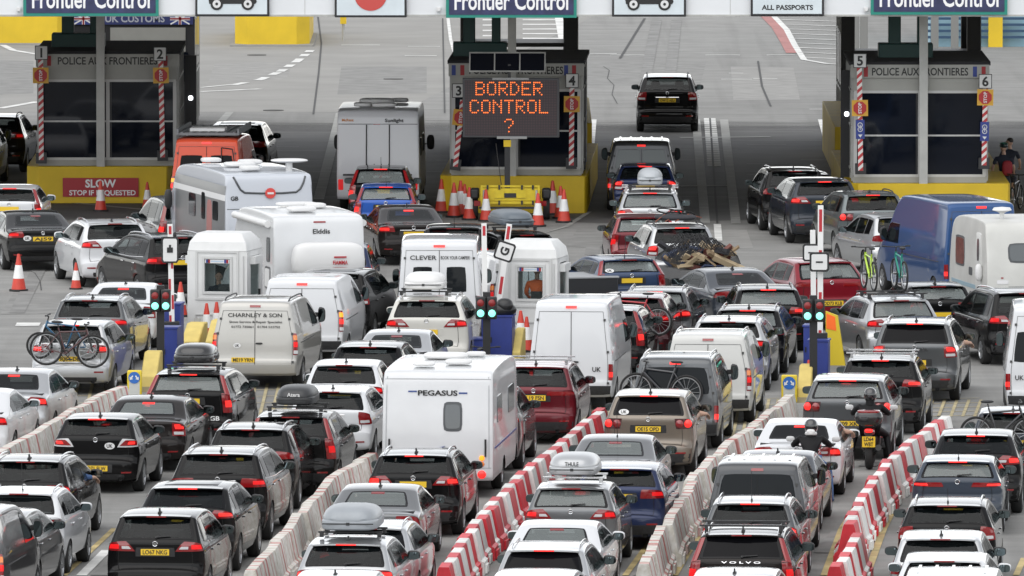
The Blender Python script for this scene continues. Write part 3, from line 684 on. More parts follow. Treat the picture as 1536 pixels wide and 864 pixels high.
line('slab_joint', [(1137, 92), (1143, 130), (1156, 160)], .07, mat('dark_joint', (.06, .06, .06), .9))
# double strip down the lane, under the canopy, with its chequered middle
for x0, x1 in ((1044, 1058), (1086, 1104)): line('lane_strip', [(x0, 180), (x1, 336)], .26, GLINE)
for x0, x1 in ((1061, 1067), (1068, 1076)): line('lane_strip', [(x0, 178), (x1, 250)], .22, WLINE, dash=(1.0, .18))
line('slab_joint', [(1065, 178), (1076, 336)], .06, mat('dark_joint', (.02, .02, .02), .9), .006); line('lane_strip', [(1020, 207), (1156, 206)], .5, GLINE); line('lane_strip', [(1020, 280), (1100, 279)], .45, GLINE); line('lane_strip', [(1076, 337), (1078, 362)], .2, WLINE)
line('lane_strip', [(1234, 180), (1258, 268)], .30, WLINE); line('lane_strip', [(889, 180), (880, 282)], .25, WLINE); line('lane_strip', [(511, 170), (478, 300)], .3, GLINE); line('lane_strip', [(345, 168), (320, 195)], .25, GLINE)
for y in (217, 246, 262, 289): line('puddle_mark', [(1120, y), (1240, y)], .10, GLINE, .005, (1.2, 1.8))
for y in (220, 238, 254, 268): line('puddle_mark', [(390, y), (500, y + 1)], .10, GLINE, .005, (1.2, 1.5))
line('white_line', [(60, 300), (230, 316)], .25, GLINE); line('white_line', [(24, 487), (60, 487)], 1.1, WLINE); line('kerb_line', [(660, 338), (810, 352), (850, 340), (884, 318)], .15, GLINE)
# yellow lines beside the barriers
line('yellow_line', [(96, 864), (172, 793)], .12, YLINE); line('white_line', [(122, 864), (160, 826)], .2, WLINE); line('yellow_line', [(152, 864), (163, 850)], .16, YLINE)
line('yellow_line', [(712, 864), (760, 802), (800, 745)], .12, YLINE); line('yellow_line', [(938, 864), (970, 820), (1024, 750), (1060, 715)], .12, YLINE); line('yellow_line', [(1012, 864), (1040, 818), (1062, 780)], .12, YLINE)
line('yellow_line', [(1236, 864), (1262, 795), (1290, 750), (1330, 705)], .13, YLINE); line('yellow_line', [(1300, 864), (1325, 795), (1352, 740), (1378, 712)], .14, YLINE); line('yellow_line', [(1524, 864), (1536, 838)], .12, YLINE)
# yellow box hatching
HLINE = paintm('worn_pale_yellow_paint', (.38, .325, .19), .3)
def hatch(x0, x1, y0, y1, n):
    for k in range(n):
        f = k/(n - 1); line('box_hatch', [(x0 + (x1 - x0)*f*.9, y1), (x0 + (x1 - x0)*(f*.9 + .12), y0)], .07, HLINE, .0045); line('box_hatch', [(x0, y0 + (y1 - y0)*f), (x1, y0 + (y1 - y0)*f - 2)], .08, HLINE, .0055)
hatch(1085, 1180, 600, 655, 7); hatch(60, 200, 572, 640, 7); hatch(372, 470, 576, 625, 6); hatch(1390, 1470, 600, 625, 5); hatch(850, 915, 610, 650, 5)
for x in (800, 816): line('white_line', [(x, 660), (x + 12, 652)], .2, WLINE)
# repairs, tyre streaks, cracks and covers
PDK = mat('asphalt_patch_dark', (.208, .206, .198), .9, noise=.18, nscale=1.5); PLT = mat('asphalt_patch_pale', (.252, .248, .237), .9, noise=.14, nscale=1.5); TRK = mat('tyre_streak', (.205, .203, .196), .9, noise=.22, nscale=1.1); CRK = mat('crack_filler', (.05, .05, .05), .9)
for k, (q, mm) in enumerate((([(885, 92), (1060, 92), (1050, 128), (872, 128)], PDK), ([(1096, 100), (1190, 101), (1200, 150), (1100, 150)], PLT), ([(322, 96), (440, 92), (430, 118), (312, 124)], PLT), ([(512, 100), (640, 100), (640, 140), (506, 142)], PDK), ([(0, 90), (50, 92), (50, 140), (0, 142)], PDK), ([(20, 440), (130, 440), (120, 470), (0, 472)], PDK), ([(1000, 345), (1120, 345), (1130, 372), (1010, 374)], PLT), ([(866, 344), (925, 346), (905, 372), (850, 370)], PDK), ([(1380, 640), (1460, 640), (1440, 700), (1350, 700)], PDK), ([(790, 690), (850, 650), (880, 660), (820, 705)], PDK))):
    sheet('asphalt_patch', q, mm, .0035 + .0004*k)
for pts in ([(960, 160), (985, 30)], [(1000, 160), (1015, 30)], [(890, 370), (880, 420)], [(150, 864), (320, 740)], [(690, 830), (800, 710)], [(965, 864), (1075, 720)], [(1235, 830), (1330, 715)], [(1300, 700), (1420, 640)], [(25, 470), (60, 400)]): line('tyre_streak', pts, .38, TRK)
for pts in ([(905, 100), (914, 106), (911, 118), (921, 128), (918, 142), (926, 156)], [(1400, 100), (1412, 108), (1420, 112), (1428, 128)], [(40, 405), (52, 410), (60, 422), (62, 436)]): line('crack', pts, .025, CRK)
for x, y in ((385, 83), (410, 166), (1270, 108), (590, 119), (1003, 352), (330, 655)): mb = MB(); c = at(x, y); mb.cyl((c.x, c.y, 0), (c.x, c.y, .024), .33, n=24); tag(mb.build('manhole_cover', [mat('cast_iron', (.07, .068, .065), .7)]), kind='structure')
# ------------------------------------------------------------------ canopy over the booths
YB = at(768, 342).y                                    # the row of canopy posts
CW = mat('canopy_white', (.66, .675, .69), .45, noise=.05, nscale=.4); DKF = mat('dark_frame', (.02, .02, .022), .5); STEEL = mat('painted_steel', (.40, .40, .38), .5, noise=.15, nscale=3)
cz = at_y(768, 24.5, YB).z
t = thing('canopy', 'white canopy roof spanning the booths across the top of the picture', 'canopy', (0, YB, 0))
m = MB(); m.box((0, 0, cz + 1.3), (90, .25, 2.6)); m.build('fascia', [CW], t)
m = MB(); m.box((0, 21, cz + .9), (90, 41.7, .5)); m.build('roof', [mat('canopy_underside', (.55, .55, .55), .8)], t)
m = MB()
for x in np.arange(-24, 25, 2.3): m.box((x, -.128, cz + 1.3), (.012, .012, 2.5))
m.build('panel_joint', [STEEL], t)
m = MB(); m.box((0, -.14, cz + .03), (90, .06, .05)); m.build('bottom_trim', [STEEL], t)
TEAL = mat('teal_frame', (.01, .22, .17), .4); NAVY = mat('navy_sign', (.025, .03, .09), .5, noise=.25, nscale=4); LETW = mat('white_lettering', (.78, .78, .78), .5)
def px_x(px, Y=YB): return (px - 768)/FPX * Y / math.cos(PITCH) * 1.0
def fascia_sign(x0, x1, yb, kind, label):
    Y = YB - .22; c = at_y((x0 + x1)/2, yb, Y); w = at_y(x1, yb, Y).x - at_y(x0, yb, Y).x; h = 1.05
    t = thing('overhead_sign', label, 'sign', (c.x, Y, c.z), 0, 'signs on the canopy fascia')
    if kind == 'frontier':
        m = MB(); m.box((0, 0, h/2), (w, .08, h)); m.build('frame', [TEAL], t); m = MB(); m.box((0, -.04, h/2), (w - .16, .03, h - .16)); m.build('panel', [NAVY], t)
        m = MB(); add_text(m, 'Frontier Control', (0, -.058, .225 + .24), .48, w*.87, 0, .018); m.build('lettering', [LETW], t)
    else:
        m = MB(); m.box((0, 0, h/2 + .0), (w, .08, h)); bevel(m.build('frame', [DKF], t), .02); m = MB(); m.box((0, -.04, h/2), (w - .12, .03, h - .12)); m.build('panel', [mat('pale_sign_panel', (.58, .64, .67), .5, noise=.06, nscale=2)], t)
        m = MB()
        if kind == 'cars':
            # a car in side view: body, cabin and two ringed wheels
            m.prism([(-.62, .34), (.62, .34), (.66, .40), (.62, .62), (.30, .66), (.15, .88), (-.40, .88), (-.58, .64), (-.66, .55)], -.066, -.058)
            for x in (-.42, .42): m.cyl((x, -.058, .34), (x, -.074, .34), .17, n=22); m.cyl((x, -.074, .34), (x, -.08, .34), .11, n=20, mi=1); m.cyl((x, -.08, .34), (x, -.086, .34), .04, n=12)
            m.build('car_pictogram', [INK, WHITE], t)
        elif kind == 'red':
            m.cyl((0, -.058, .62), (0, -.07, .62), .44, n=40); m.build('red_disc', [mat('sign_red', (.50, .06, .05), .5)], t)
        else:
            add_text(m, 'ALL PASSPORTS', (0, -.06, .235), .125, w*.70, 0, .03); m.build('lettering', [INK], t)
    return t
fascia_sign(35, 238, 24, 'frontier', 'teal framed Frontier Control sign above booth lanes 1 and 2')
fascia_sign(669, 865, 26.5, 'frontier', 'teal framed Frontier Control sign above the message board')
fascia_sign(1306, 1511, 22, 'frontier', 'teal framed Frontier Control sign above booth lanes 5 and 6')
fascia_sign(293, 404, 24.5, 'cars', 'black framed car pictogram sign right of the sign over lanes 1 and 2')
fascia_sign(918, 1029, 25, 'cars', 'black framed car pictogram sign right of the sign over the message board')
fascia_sign(502, 610, 26, 'red', 'black framed sign with a red disc on the canopy')
fascia_sign(1126, 1236, 24, 'passports', 'black framed ALL PASSPORTS sign on the canopy')
for px, lb in ((28, 'left'), (658, 'middle'), (1299, 'right')):
    c = at_y(px, 14, YB - .2); m = MB(); m.box((0, 0, 0), (.11, .12, .11)); m.cyl((0, -.06, 0), (0, -.1, 0), .045, n=12); o = m.build('fascia_lamp', [WHITE], loc=c); tag(o, f'small square white lamp beside the {lb} Frontier Control sign', 'lamp', 'lamps on the canopy fascia')
# ------------------------------------------------------------------ police booths on their yellow plinths
YEL = mat('yellow_plinth', (.64, .44, .015), .6, noise=.10, nscale=1.2); BGREY = mat('booth_grey', (.31, .31, .285), .5, noise=.06, nscale=2); ROOFD = mat('booth_roof_black', (.018, .018, .02), .85)
BGL = mat('booth_glass', (.005, .007, .013), .03, spec=.3); FRW = mat('booth_window_frame', (.50, .50, .49), .5); FLAGR = mat('flag_red', (.30, .02, .025), .6); FLAGB = mat('flag_blue', (.03, .05, .22), .6)
def hazard():
    m = bpy.data.materials.new('red_white_hazard'); m.use_nodes = True; n = m.node_tree; b = n.nodes['Principled BSDF']; tc = n.nodes.new('ShaderNodeTexCoord'); w = n.nodes.new('ShaderNodeTexWave')
    mp = n.nodes.new('ShaderNodeMapping'); mp.inputs['Rotation'].default_value = (0, R_(42), 0); n.links.new(tc.outputs['Object'], mp.inputs[0]); n.links.new(mp.outputs[0], w.inputs['Vector'])
    w.wave_type = 'BANDS'; w.bands_direction = 'Z'; w.inputs['Scale'].default_value = 2.1; rp = n.nodes.new('ShaderNodeValToRGB'); rp.color_ramp.interpolation = 'CONSTANT'; rp.color_ramp.elements[1].position = .5
    rp.color_ramp.elements[0].color = (.42, .03, .035, 1); rp.color_ramp.elements[1].color = (.66, .64, .62, 1); n.links.new(w.outputs['Fac'], rp.inputs[0]); n.links.new(rp.outputs[0], b.inputs['Base Color']); b.inputs['Roughness'].default_value = .5; return m
HAZ = hazard()
def booth(pxl, pxr, pybase, a, label, xb0, xb1, ytop=62, plinth_len=16, text=True, flags=(), post=None, ptop=None):
    """pixel edges of the plinth front and its ground row; heights follow from the rows of the photograph"""
    P0 = at(pxl, pybase); P1 = at(pxr, pybase); Y = P0.y; sc = ppm(pybase)*math.cos(PITCH); zz = lambda py: (pybase - py)/sc
    cx = (P0.x + P1.x)/2; W = P1.x - P0.x
    t = thing('police_booth', label, 'booth', (cx, Y, 0), -R_(a), 'police booths')
    X = lambda px: (px - 768)/ppm(pybase) - cx
    hp = 1.03
    pl = thing('plinth', 'yellow plinth carrying ' + label, 'plinth', (cx, Y, 0), -R_(a), 'yellow plinths')
    m = MB(); ch = .32; m.prism([(-W/2, .35), (-W/2 + ch, 0), (W/2 - .06, 0), (W/2, .1), (W/2, plinth_len), (-W/2, plinth_len)], 0, hp, plane='xy'); bevel(m.build('base', [YEL], pl), .015)
    x0, x1 = X(xb0), X(xb1); w = x1 - x0; xc = (x0 + x1)/2; D = 6.0; f = .35
    zt = zz(82 if ytop == 62 else ytop + 20)
    m = MB(); m.box((xc, f + D/2, (hp + zt)/2), (w - .06, D - .04, zt - hp)); m.build('shell', [DKF], t)
    m = MB(); m.box((xc, f + .02, hp + .09), (w, .08, .17)); m.build('sill_panel', [BGREY], t); m = MB(); m.box((xc, f + .02, zt - .52), (w, .06, .42)); m.build('front_panel', [BGREY], t)
    m = MB(); m.box((xc, f - .04, zt - .17), (w + .14, .14, .36)); m.build('name_panel', [BGREY], t)
    m = MB(); m.box((xc, f + D/2, zt + .04), (w + .2, D + .2, .10)); m.build('roof', [ROOFD], t)
    if text: m = MB(); add_text(m, 'POLICE AUX FRONTIERES', (xc, f - .114, zt - .18), .20, w*.72, 0, .02); m.build('lettering', [INK], t)
    for fx, c in flags: m = MB(); m.box((X(fx), f - .114, zt - .18), (.11, .01, .28)); m.build('flag_stripe', [c], t)
    zb, ztw = hp + .2, zt - .74; zm = zb + (ztw - zb)*.48
    for sg in (-1, 1):
        wx = xc + sg*w/4
        for z0, z1 in ((zb, zm), (zm, ztw)): m = MB(); m.box((wx, f + .02, (z0 + z1)/2), (w/2 - .22, .05, z1 - z0 - .03)); m.build('window', [BGL], t)
    m = MB()
    for z in (zb, zm, ztw): m.box((xc, f + .0, z), (w - .06, .05, .045 if z == zm else .07))
    for x in (x0 + .06, xc, x1 - .06): m.box((x, f + .0, (zb + ztw)/2), (.10, .06, ztw - zb))
    m.build('window_frame', [FRW], t)
    for sg in (-1, 1):
        xs = xc + sg*(w/2)
        for k in range(4): m = MB(); m.box((xs, f + .8 + 1.35*k, (zb + ztw)/2 + .2), (.04, 1.15, ztw - zb - .2)); m.build('side_window', [BGL], t)
        m = MB()
        for k in range(5): m.box((xs + sg*.02, f + .13 + 1.35*k, (hp + zt)/2), (.05, .08, zt - hp - .1))
        for z in (hp + .3, zm + .2, ztw): m.box((xs + sg*.02, f + D/2 - .2, z), (.05, D - .6, .05))
        m.build('side_frame', [STEEL], t)
    if post:
        c = at(post, pybase); zb_ = hp; m = MB(); m.box((0, 0, (cz + .05 - hp)/2), (.23, .16, cz + .05 - hp)); o = m.build('canopy_post', [mat('post_grey', (.42, .42, .40), .5, noise=.12, nscale=2)], loc=(c.x, Y + .10, hp)); tag(o, f'pale steel canopy post standing in front of {label}', 'post', 'canopy posts')
    return t, X, Y, zz, cx, zt, hp
def num_sign(px, py, Y, n, label, s_=.36):
    c = at_y(px, py, Y); t = thing('lane_number_sign', label, 'sign', c, 0, 'lane number signs'); m = MB(); m.box((0, 0, 0), (s_, .03, s_*1.1)); m.build('frame', [DKF], t); m = MB(); m.box((0, -.012, 0), (s_ - .04, .02, s_*1.1 - .04)); m.build('panel', [mat('number_panel', (.55, .55, .54), .5)], t)
    m = MB(); add_text(m, n, (0, -.025, 0), .25, None, 0, .03); m.build('lettering', [INK], t)
def striped_boom(p0, p1, Y, stop, label, bike=None):
    """raised boom from pixel p0 (foot) to p1 (tip) standing at distance Y, with a stop disc on it"""
    a = at_y(*p0, Y); b = at_y(*p1, Y); l = (b - a).length; an = math.atan2(b.x - a.x, b.z - a.z)
    t = thing('striped_boom', label, 'barrier', a, 0, 'raised striped booms'); t.rotation_euler = (0, an, 0)
    m = MB(); m.box((0, 0, l/2), (.135, .05, l)); m.build('arm', [HAZ], t)
    m = MB(); m.box((0, .06, .05), (.30, .14, .3)); m.build('hinge_box', [DKF], t)
    q = at_y(*stop, Y) - a; m = MB(); zz_ = q.length
    m.box((0, -.04, zz_), (.44, .02, .44)); m.build('sign_board', [mat('stop_board_orange', (.60, .33, .03), .5)], t)
    m = MB(); n8 = [( .19*math.cos(math.pi/8 + k*math.pi/4), zz_ + .19*math.sin(math.pi/8 + k*math.pi/4)) for k in range(8)]; m.prism(n8, -.065, -.05); so = m.build('stop_disc', [mat('stop_red', (.40, .02, .02), .5)], t)
    m = MB(); add_text(m, 'STOP', (0, -.068, zz_), .085, .30, 0, .03, Matrix.Rotation(R_(-90), 3, 'Y')); m.build('lettering', [WHITE], t)
    if bike:
        q = (at_y(*bike, Y) - a).length; m = MB(); m.box((0, -.04, q), (.24, .02, .52)); m.build('blue_plate', [mat('blue_plate', (.02, .04, .22), .5)], t)
        m = MB(); m.torus((0, -.055, q + .12), (0, 1, 0), .06, .012, 14, 4); m.torus((0, -.055, q - .0), (0, 1, 0), .06, .012, 14, 4); m.box((0, -.055, q + .06), (.02, .01, .14)); m.prism([(-.06, q - .14), (.06, q - .14), (0, q - .22)], -.06, -.052); m.build('arrow_pictogram', [WHITE], t)
BL = booth(40, 253, 305, 0, 'left police booth between lanes 1 and 2', 56, 264, flags=((72, FLAGR), (247, FLAGR)), post=151)
BM = booth(660, 880, 320, 1.5, 'middle police booth behind the message board', 676, 872, ytop=76, flags=((680, FLAGB), (693, FLAGR), (849, FLAGB), (861, FLAGR)), post=768)
BR = booth(1270, 1515, 332, 0, 'right police booth between lanes 5 and 6', 1281, 1482, ytop=78, flags=((1300, FLAGR), (1464, FLAGB), (1477, FLAGR)), post=1385)
for px, py, n, B, lb in ((62, 79, '1', BL, 'number 1 sign at the left corner of the left booth'), (240, 81, '2', BL, 'number 2 sign at the right corner of the left booth'), (688, 136, '3', BM, 'number 3 sign partly behind the message board'), (858, 121, '4', BM, 'number 4 sign right of the message board'), (1290, 91, '5', BR, 'number 5 sign at the left corner of the right booth'), (1478, 122, '6', BR, 'number 6 sign at the right corner of the right booth')):
    num_sign(px, py, B[2] - .12, n, lb)
for p0, p1, B, st, lb, bk in (((62, 240), (61, 88), BL, (61, 113), 'red and white striped boom under number 1', None), ((244, 236), (241, 90), BL, (241, 113), 'red and white striped boom under number 2', None), ((683, 250), (694, 150), BM, (687, 176), 'leaning striped boom behind the message board', None), ((857, 248), (858, 130), BM, (857, 156), 'red and white striped boom under number 4', None), ((1291, 256), (1289, 100), BR, (1289, 162), 'striped boom with a blue cycle plate under number 5', (1290, 194)), ((1476, 248), (1478, 132), BR, (1478, 146), 'striped boom with a blue cycle plate under number 6', (1477, 197))):
    striped_boom(p0, p1, B[2] - .06, st, lb, bk)
c = at_y(151, 281, BL[2] - .03); t = thing('slow_sign', 'red SLOW STOP IF REQUESTED board on the left yellow plinth', 'sign', c); wS = 114/ppm(305)
m = MB(); m.box((0, 0, 0), (wS, .03, .53)); m.build('board', [mat('slow_red', (.36, .012, .02), .45)], t); m = MB(); add_text(m, 'SLOW', (0, -.018, .11), .21, .86, 0, .03); add_text(m, 'STOP IF REQUESTED', (.05, -.018, -.15), .135, 1.86, 0, .025); m.build('lettering', [LETW], t)
for px, py, B, lb in ((286, 147, BL, 'left'), (870, 165, BM, 'middle'), (1270, 171, BR, 'right')):
    c = at_y(px, py, B[2] + 3.0); m = MB(); m.blob((0, 0, 0), (.13, .08, .13), 3, 8); o = m.build('booth_lamp', [mat('lit_booth_lamp', (.9, .95, 1), .3, emit=2.2)], loc=c); tag(o, f'small lit white lamp on the side of the {lb} booth', 'lamp', 'lit lamps beside the booths')
    m = MB(); m.box((0, .12, -.9), (.32, .22, 4.2)); o = m.build('lamp_column', [DKF], loc=c); tag(o, f'dark equipment column beside the {lb} booth', 'column', 'dark columns beside the booths')
# customs booths farther back on the same islands
def back_booth(px0, px1, py, ztop, label, text=False):
    P0 = at(px0, py); P1 = at(px1, py); w = P1.x - P0.x; t = thing('customs_booth', label, 'booth', ((P0.x + P1.x)/2, P0.y, 0), 0, 'customs booths'); D = 5.
    if text: m = MB(); m.box((0, D/2, ztop/2), (w, D, ztop)); m.build('shell', [DKF], t)
    else:
        m = MB()
        for sx in (-1, 1):
            for yy in (.1, D): m.box((sx*(w/2 - .2), yy, ztop/2), (.4, .3, ztop))
        m.box((0, D/2, .6), (w, D, 1.2)); m.box((0, D/2, ztop), (w, D, .3)); m.box((0, D/2, ztop*.62), (w, D*.5, .12)); m.build('shell', [DKF], t)
    for sx in (-1, 1):
        for k in range(3): m = MB(); m.box((sx*w/2, .9 + 1.6*k, 2.6), (.04, 1.3, 1.5)); m.build('side_window', [BGL], t)
        m = MB(); [m.box((sx*(w/2 + .01), .1 + 1.6*k, ztop/2), (.04, .1, ztop - .2)) for k in range(4)]; [m.box((sx*(w/2 + .01), D/2, z), (.04, D, .06)) for z in (1.7, 3.4)]; m.build('side_frame', [STEEL], t)
    return t, w
t, w = back_booth(104, 292, 192, 3.9, 'dark customs booth with UK CUSTOMS banner behind the left police booth', True)
m = MB(); m.box((0, -.03, 3.40), (w*.98, .04, .36)); m.build('banner', [mat('banner_blue', (.03, .04, .14), .6)], t); m = MB(); add_text(m, 'UK CUSTOMS', (.1, -.055, 3.41), .22, 1.85, 0, .025); m.build('lettering', [mat('dim_lettering', (.42, .44, .5), .6)], t)
for sx in (-1.5, 1.5):
    m = MB(); m.box((sx, -.056, 3.40), (.62, .012, .36), 0); [m.box((sx, -.066, 3.40), d, i) for d, i in (((.62, .008, .09), 1), ((.09, .008, .36), 1), ((.62, .010, .05), 2), ((.05, .010, .36), 2))]
    for s2 in (-1, 1): M = Matrix.Rotation(s2*.52, 3, 'Y'); m.box((sx, -.063, 3.40), (.68, .006, .045), 1, M)
    m.build('union_flag', [FLAGB, LETW, FLAGR], t)
m = MB(); m.box((.5, -.02, 2.75), (w*.6, .05, .75)); m.build('front_panel', [BGREY], t); m = MB(); m.box((1.4, -.02, 1.9), (.7, .05, .9)); m.build('window', [BGL], t)
back_booth(692, 866, 232, 5.2, 'open dark customs booth frame behind the middle police booth'); back_booth(1262, 1470, 220, 4.4, 'dark customs booth frame behind the right police booth')
for px0, px1, py, lb in ((862, 888, 262, 'long yellow plinth side right of the middle booth'), (1252, 1284, 268, 'long yellow plinth side left of the right booth')):
    P0 = at(px0, py); P1 = at(px1, py); m = MB(); m.box((0, 7, .75), (P1.x - P0.x, 14, 1.5)); o = m.build('plinth', [YEL], loc=((P0.x + P1.x)/2, P0.y, 0)); tag(o, lb, 'plinth', 'yellow plinths'); bevel(o, .02)
GREEN = mat('dark_green_steel', (.006, .045, .04), .5)
for px, py, lb in ((118, 66, 'left'), (720, 72, 'middle'), (1358, 76, 'right')):
    Bz = {'left': BL, 'middle': BM, 'right': BR}[lb]; c = at_y(px, py, Bz[2] + 3); c.z = Bz[5] + .06; m = MB(); m.box((0, 0, .2), (1.5, .8, .42)); m.box((-.3, 0, .75), (.34, .5, .9)); m.box((.45, .1, .75), (.25, .5, .9)); o = m.build('roof_unit', [GREEN], loc=c); tag(o, f'dark green plant unit on the roof of the {lb} police booth', 'roof unit', 'units on the booth roofs'); bevel(o, .03)
# far yellow plinths and buildings beyond
for px0, px1, py, lb in ((-20, 105, 67, 'far yellow plinth at the top left beyond the left booth'), (352, 464, 69, 'far yellow plinth standing alone between the left and middle booths')):
    P0 = at(px0, py); P1 = at(px1, py); m = MB(); W = P1.x - P0.x; m.prism([(-W/2, .5), (-W/2 + .45, 0), (W/2 - .45, 0), (W/2, .5), (W/2, 9), (-W/2, 9)], .06, 1.3, plane='xy'); m.box((0, 4, .03), (W + .3, 9, .06), 1); o = m.build('plinth', [YEL, CONC], loc=((P0.x + P1.x)/2, P0.y, 0)); tag(o, lb, 'plinth', 'yellow plinths')
c = at(515, 62); t = thing('far_post', 'slim post with a yellow box between the far plinth and the middle booth', 'post', c); m = MB(); m.cyl((0, 0, 0), (0, 0, 3), .05); m.build('pole', [STEEL], t); m = MB(); m.box((0, 0, .85), (.22, .2, .45)); m.build('box', [YEL], t)
t = thing('port_shed', 'far pale blue port shed with a grey roller shutter at the top right', 'shed', at(1395, 70)); sc_ = ppm(70)
m = MB(); m.box((2.3, 4, 2.5), (4.6, 8, 5)); m.build('wall', [mat('pale_blue_cladding', (.26, .42, .50), .6)], t)
m = MB(); m.box((5.2 + 3, 4, 2.5), (8, 7.8, 5)); [m.box((5.2 + 3, .06, .25 + .4*k), (8, .12, .36)) for k in range(9)]; m.build('roller_shutter', [mat('shutter_grey', (.30, .31, .32), .5)], t)
m = MB(); [m.box((1.6, -.3, .35 + .22*k), (3.6, .08, .09)) for k in range(4)]; m.build('guard_rail', [mat('dark_blue_rail', (.02, .06, .12), .5)], t)
m = MB(); m.box((2.3, -.15, .4), (.5, .4, 1.3)) ; m.box((2.3, -.15, 1.7), (.5, .4, .5)); m.build('yellow_guard', [YEL], t)
for px in (1402, 1432, 1452): c = at(px, 92); m = MB(); m.box((0, 0, 2.4), (.26, .26, 4.8)); o = m.build('steel_column', [mat('column_grey', (.20, .20, .19), .6)], loc=c); tag(o, 'grey steel column standing behind the right police booth', 'column', 'grey columns behind the right booth')
for px in (1283, 1296): c = at(px, 100); m = MB(); m.box((0, 0, 2.4), (.26, .26, 4.8)); o = m.build('steel_column', [mat('column_grey', (.20, .20, .19), .6)], loc=c); tag(o, 'one of two grey columns above the number 5 sign', 'column', 'grey columns over the number 5 sign')
# ------------------------------------------------------------------ the queue, roughly from the front left to the right
S = dict(kind='hatch', L=4.6, W=1.87, H=1.68, belt=1.20, rk=.42, R=.36)           # sport utility
H_ = dict(kind='hatch', L=4.3, W=1.80, H=1.50, belt=1.09, rk=.48, R=.325)            # hatchback
E_ = dict(kind='hatch', L=4.75, W=1.83, H=1.50, belt=1.07, rk=.56, R=.33)            # estate
N_ = dict(kind='saloon', L=4.85, W=1.85, H=1.46, belt=1.04, rk=1.45, R=.335, spoil=False, wiper=False, trim=False, wz=(0, 0), wv=(.74, .68))
B_ = dict(kind='hatch', L=4.9, W=1.96, H=1.76, belt=1.27, rk=.40, R=.385)          # large sport utility
M_ = dict(kind='hatch', L=4.5, W=1.83, H=1.66, belt=1.17, rk=.36, R=.33)           # people carrier
def V(px, py, a, base, colour, label, **k):
    d = dict(base); d.update(k); kind = d.pop('kind'); return vehicle(px, py, a, kind, colour, label, **d)
# far left
V(-8, 176, 3, S, 'brown', 'dark brown car cut off by the left edge beside the first police booth', lamp='angled', rail='black')
V(-52, 190, 3, dict(kind='van', L=4.4, W=1.8, H=1.80, belt=1.08, R=.32), 'gunmetal', 'grey small van with a tall lit lamp below the brown car at the left edge', lamp='van', lit=2, roofglass=True)
V(15, 283, 2, H_, 'white', 'white hatchback with its orange brake light lit, nearest the yellow plinth at the left edge', lit=2, lamp='tall', ant=None, W=1.78)
V(52, 321, -11, N_, 'black', 'black saloon with a round white country sticker left of the white sport utility', lamp='sharp', plate_txt='AJ59', stick=[(-.45, .86, 'UK')], L=4.95, H=1.46, W=1.88, trim=False)
V(171, 336, -12, S, 'white', 'white sport utility with twin exhausts and a yellow plate beside two cones', H=1.65, W=1.9, lamp='angled', plate_txt='WX64 SOY', zp=.86, rail='silver', exhaust=2, trim=False, lit=1, rk=.55, glass=GLASS)
V(268, 357, -19, S, 'black', 'black sport utility half hidden behind the left white kiosk', lamp='wide', lit=1, chrome=True, L=4.75, W=1.9, rail='silver')
V(186, 430, 5, N_, 'white', 'white saloon mostly hidden behind the grey car beside the left traffic light', lit=2, lamp='block', L=4.7, trim=False)
V(136, 451, 6, S, 'gunmetal', 'grey sport utility between the white saloon and the silver car carrying bikes', H=1.65, lamp='sharp', lit=1, rail='silver', L=4.5)
F9 = V(108, 488, 6.5, M_, 'silver', 'silver hatchback with two bicycles strapped to its tailgate', H=1.6, belt=1.13, lamp='angled', plate_txt='RJ64 DB', zp=.80, lit=2, L=4.4, R=.33, trim=False, ant=None)
V(22, 560, 7, N_, 'silver', 'silver saloon with big red and clear lamps left of the faded barrier', lamp='angled', lit=2, L=4.8, rk=1.3, H=1.5)
V(-38, 590, 7, N_, 'white', 'white saloon mostly cut off by the left edge, behind the silver saloon', lamp='wide', rk=1.4)
V(147, 629, 6.2, H_, 'black', 'glossy black crossover with a round UK sticker and yellow plate low on its bumper', L=4.2, H=1.54, belt=1.14, W=1.81, lamp='puma', zp=.52, plate_txt='AO71 FLW', stick=[(.34, .97, 'UK')], lit=2, R=.34, trim=True)
V(224, 601, 6.2, N_, 'brown', 'dark brown saloon with a pale rear window beside the glossy black crossover', lamp='block', lit=2, rk=1.2, glass=CLEARGLASS)
F14 = V(284, 562, 6.2, B_, 'black', 'black people carrier with a GB mark under a wide black roof box', lamp='tall', H=1.70, W=1.92, L=4.85, glass=CLEARGLASS, lit=2, letters=[('GB', .62, .74, .09, .2, WHITE)], ant=None, roofglass=True)
V(40, 693, 6.5, S, 'black', 'black sport utility at the left edge whose driver rests an arm on the open window', lamp='wide', rail='silver', lit=1, H=1.66)
V(30, 741, 6.5, H_, 'white', 'white crossover with a dark lamp bar and a tall aerial at the left edge', H=1.58, belt=1.14, lamp='bar', ant='mast', rail='silver', lit=0, L=4.15)
V(-22, 775, 6.5, S, 'grey', 'grey car with a black mirror at the bottom left corner', lamp='block', H=1.6)
V(-70, 772, 6.5, dict(kind='van', L=4.9, W=1.9, H=1.95, belt=1.1, R=.33), 'darkgrey', 'dark grey van just showing its mirror at the bottom left corner', lamp='van')
V(236, 775, 6.0, S, 'black', 'black sport utility with the yellow plate LO67 NKG at the bottom left', W=1.85, H=1.685, lamp='angled', plate_txt='LO67 NKG', zp=1.0, lit=1, rail=None)
V(283, 733, 6.0, S, 'black', 'black coupe-roofed sport utility with a black bumper right behind plate LO67 NKG', H=1.62, W=1.92, lamp='sharp', rk=.6, lit=2, ant=None, roofglass=True)
V(329, 682, 5.8, B_, 'darkblack', 'large black sport utility with long silver rails, third from the bottom of its line', H=1.74, lamp='wide', lit=1, rail='silver', chrome=True)
V(377, 645, 5.6, S, 'black', 'black sport utility with slim joined lamps ahead of the large one with long rails', H=1.66, lamp='sharp', lit=0, rail='silver')
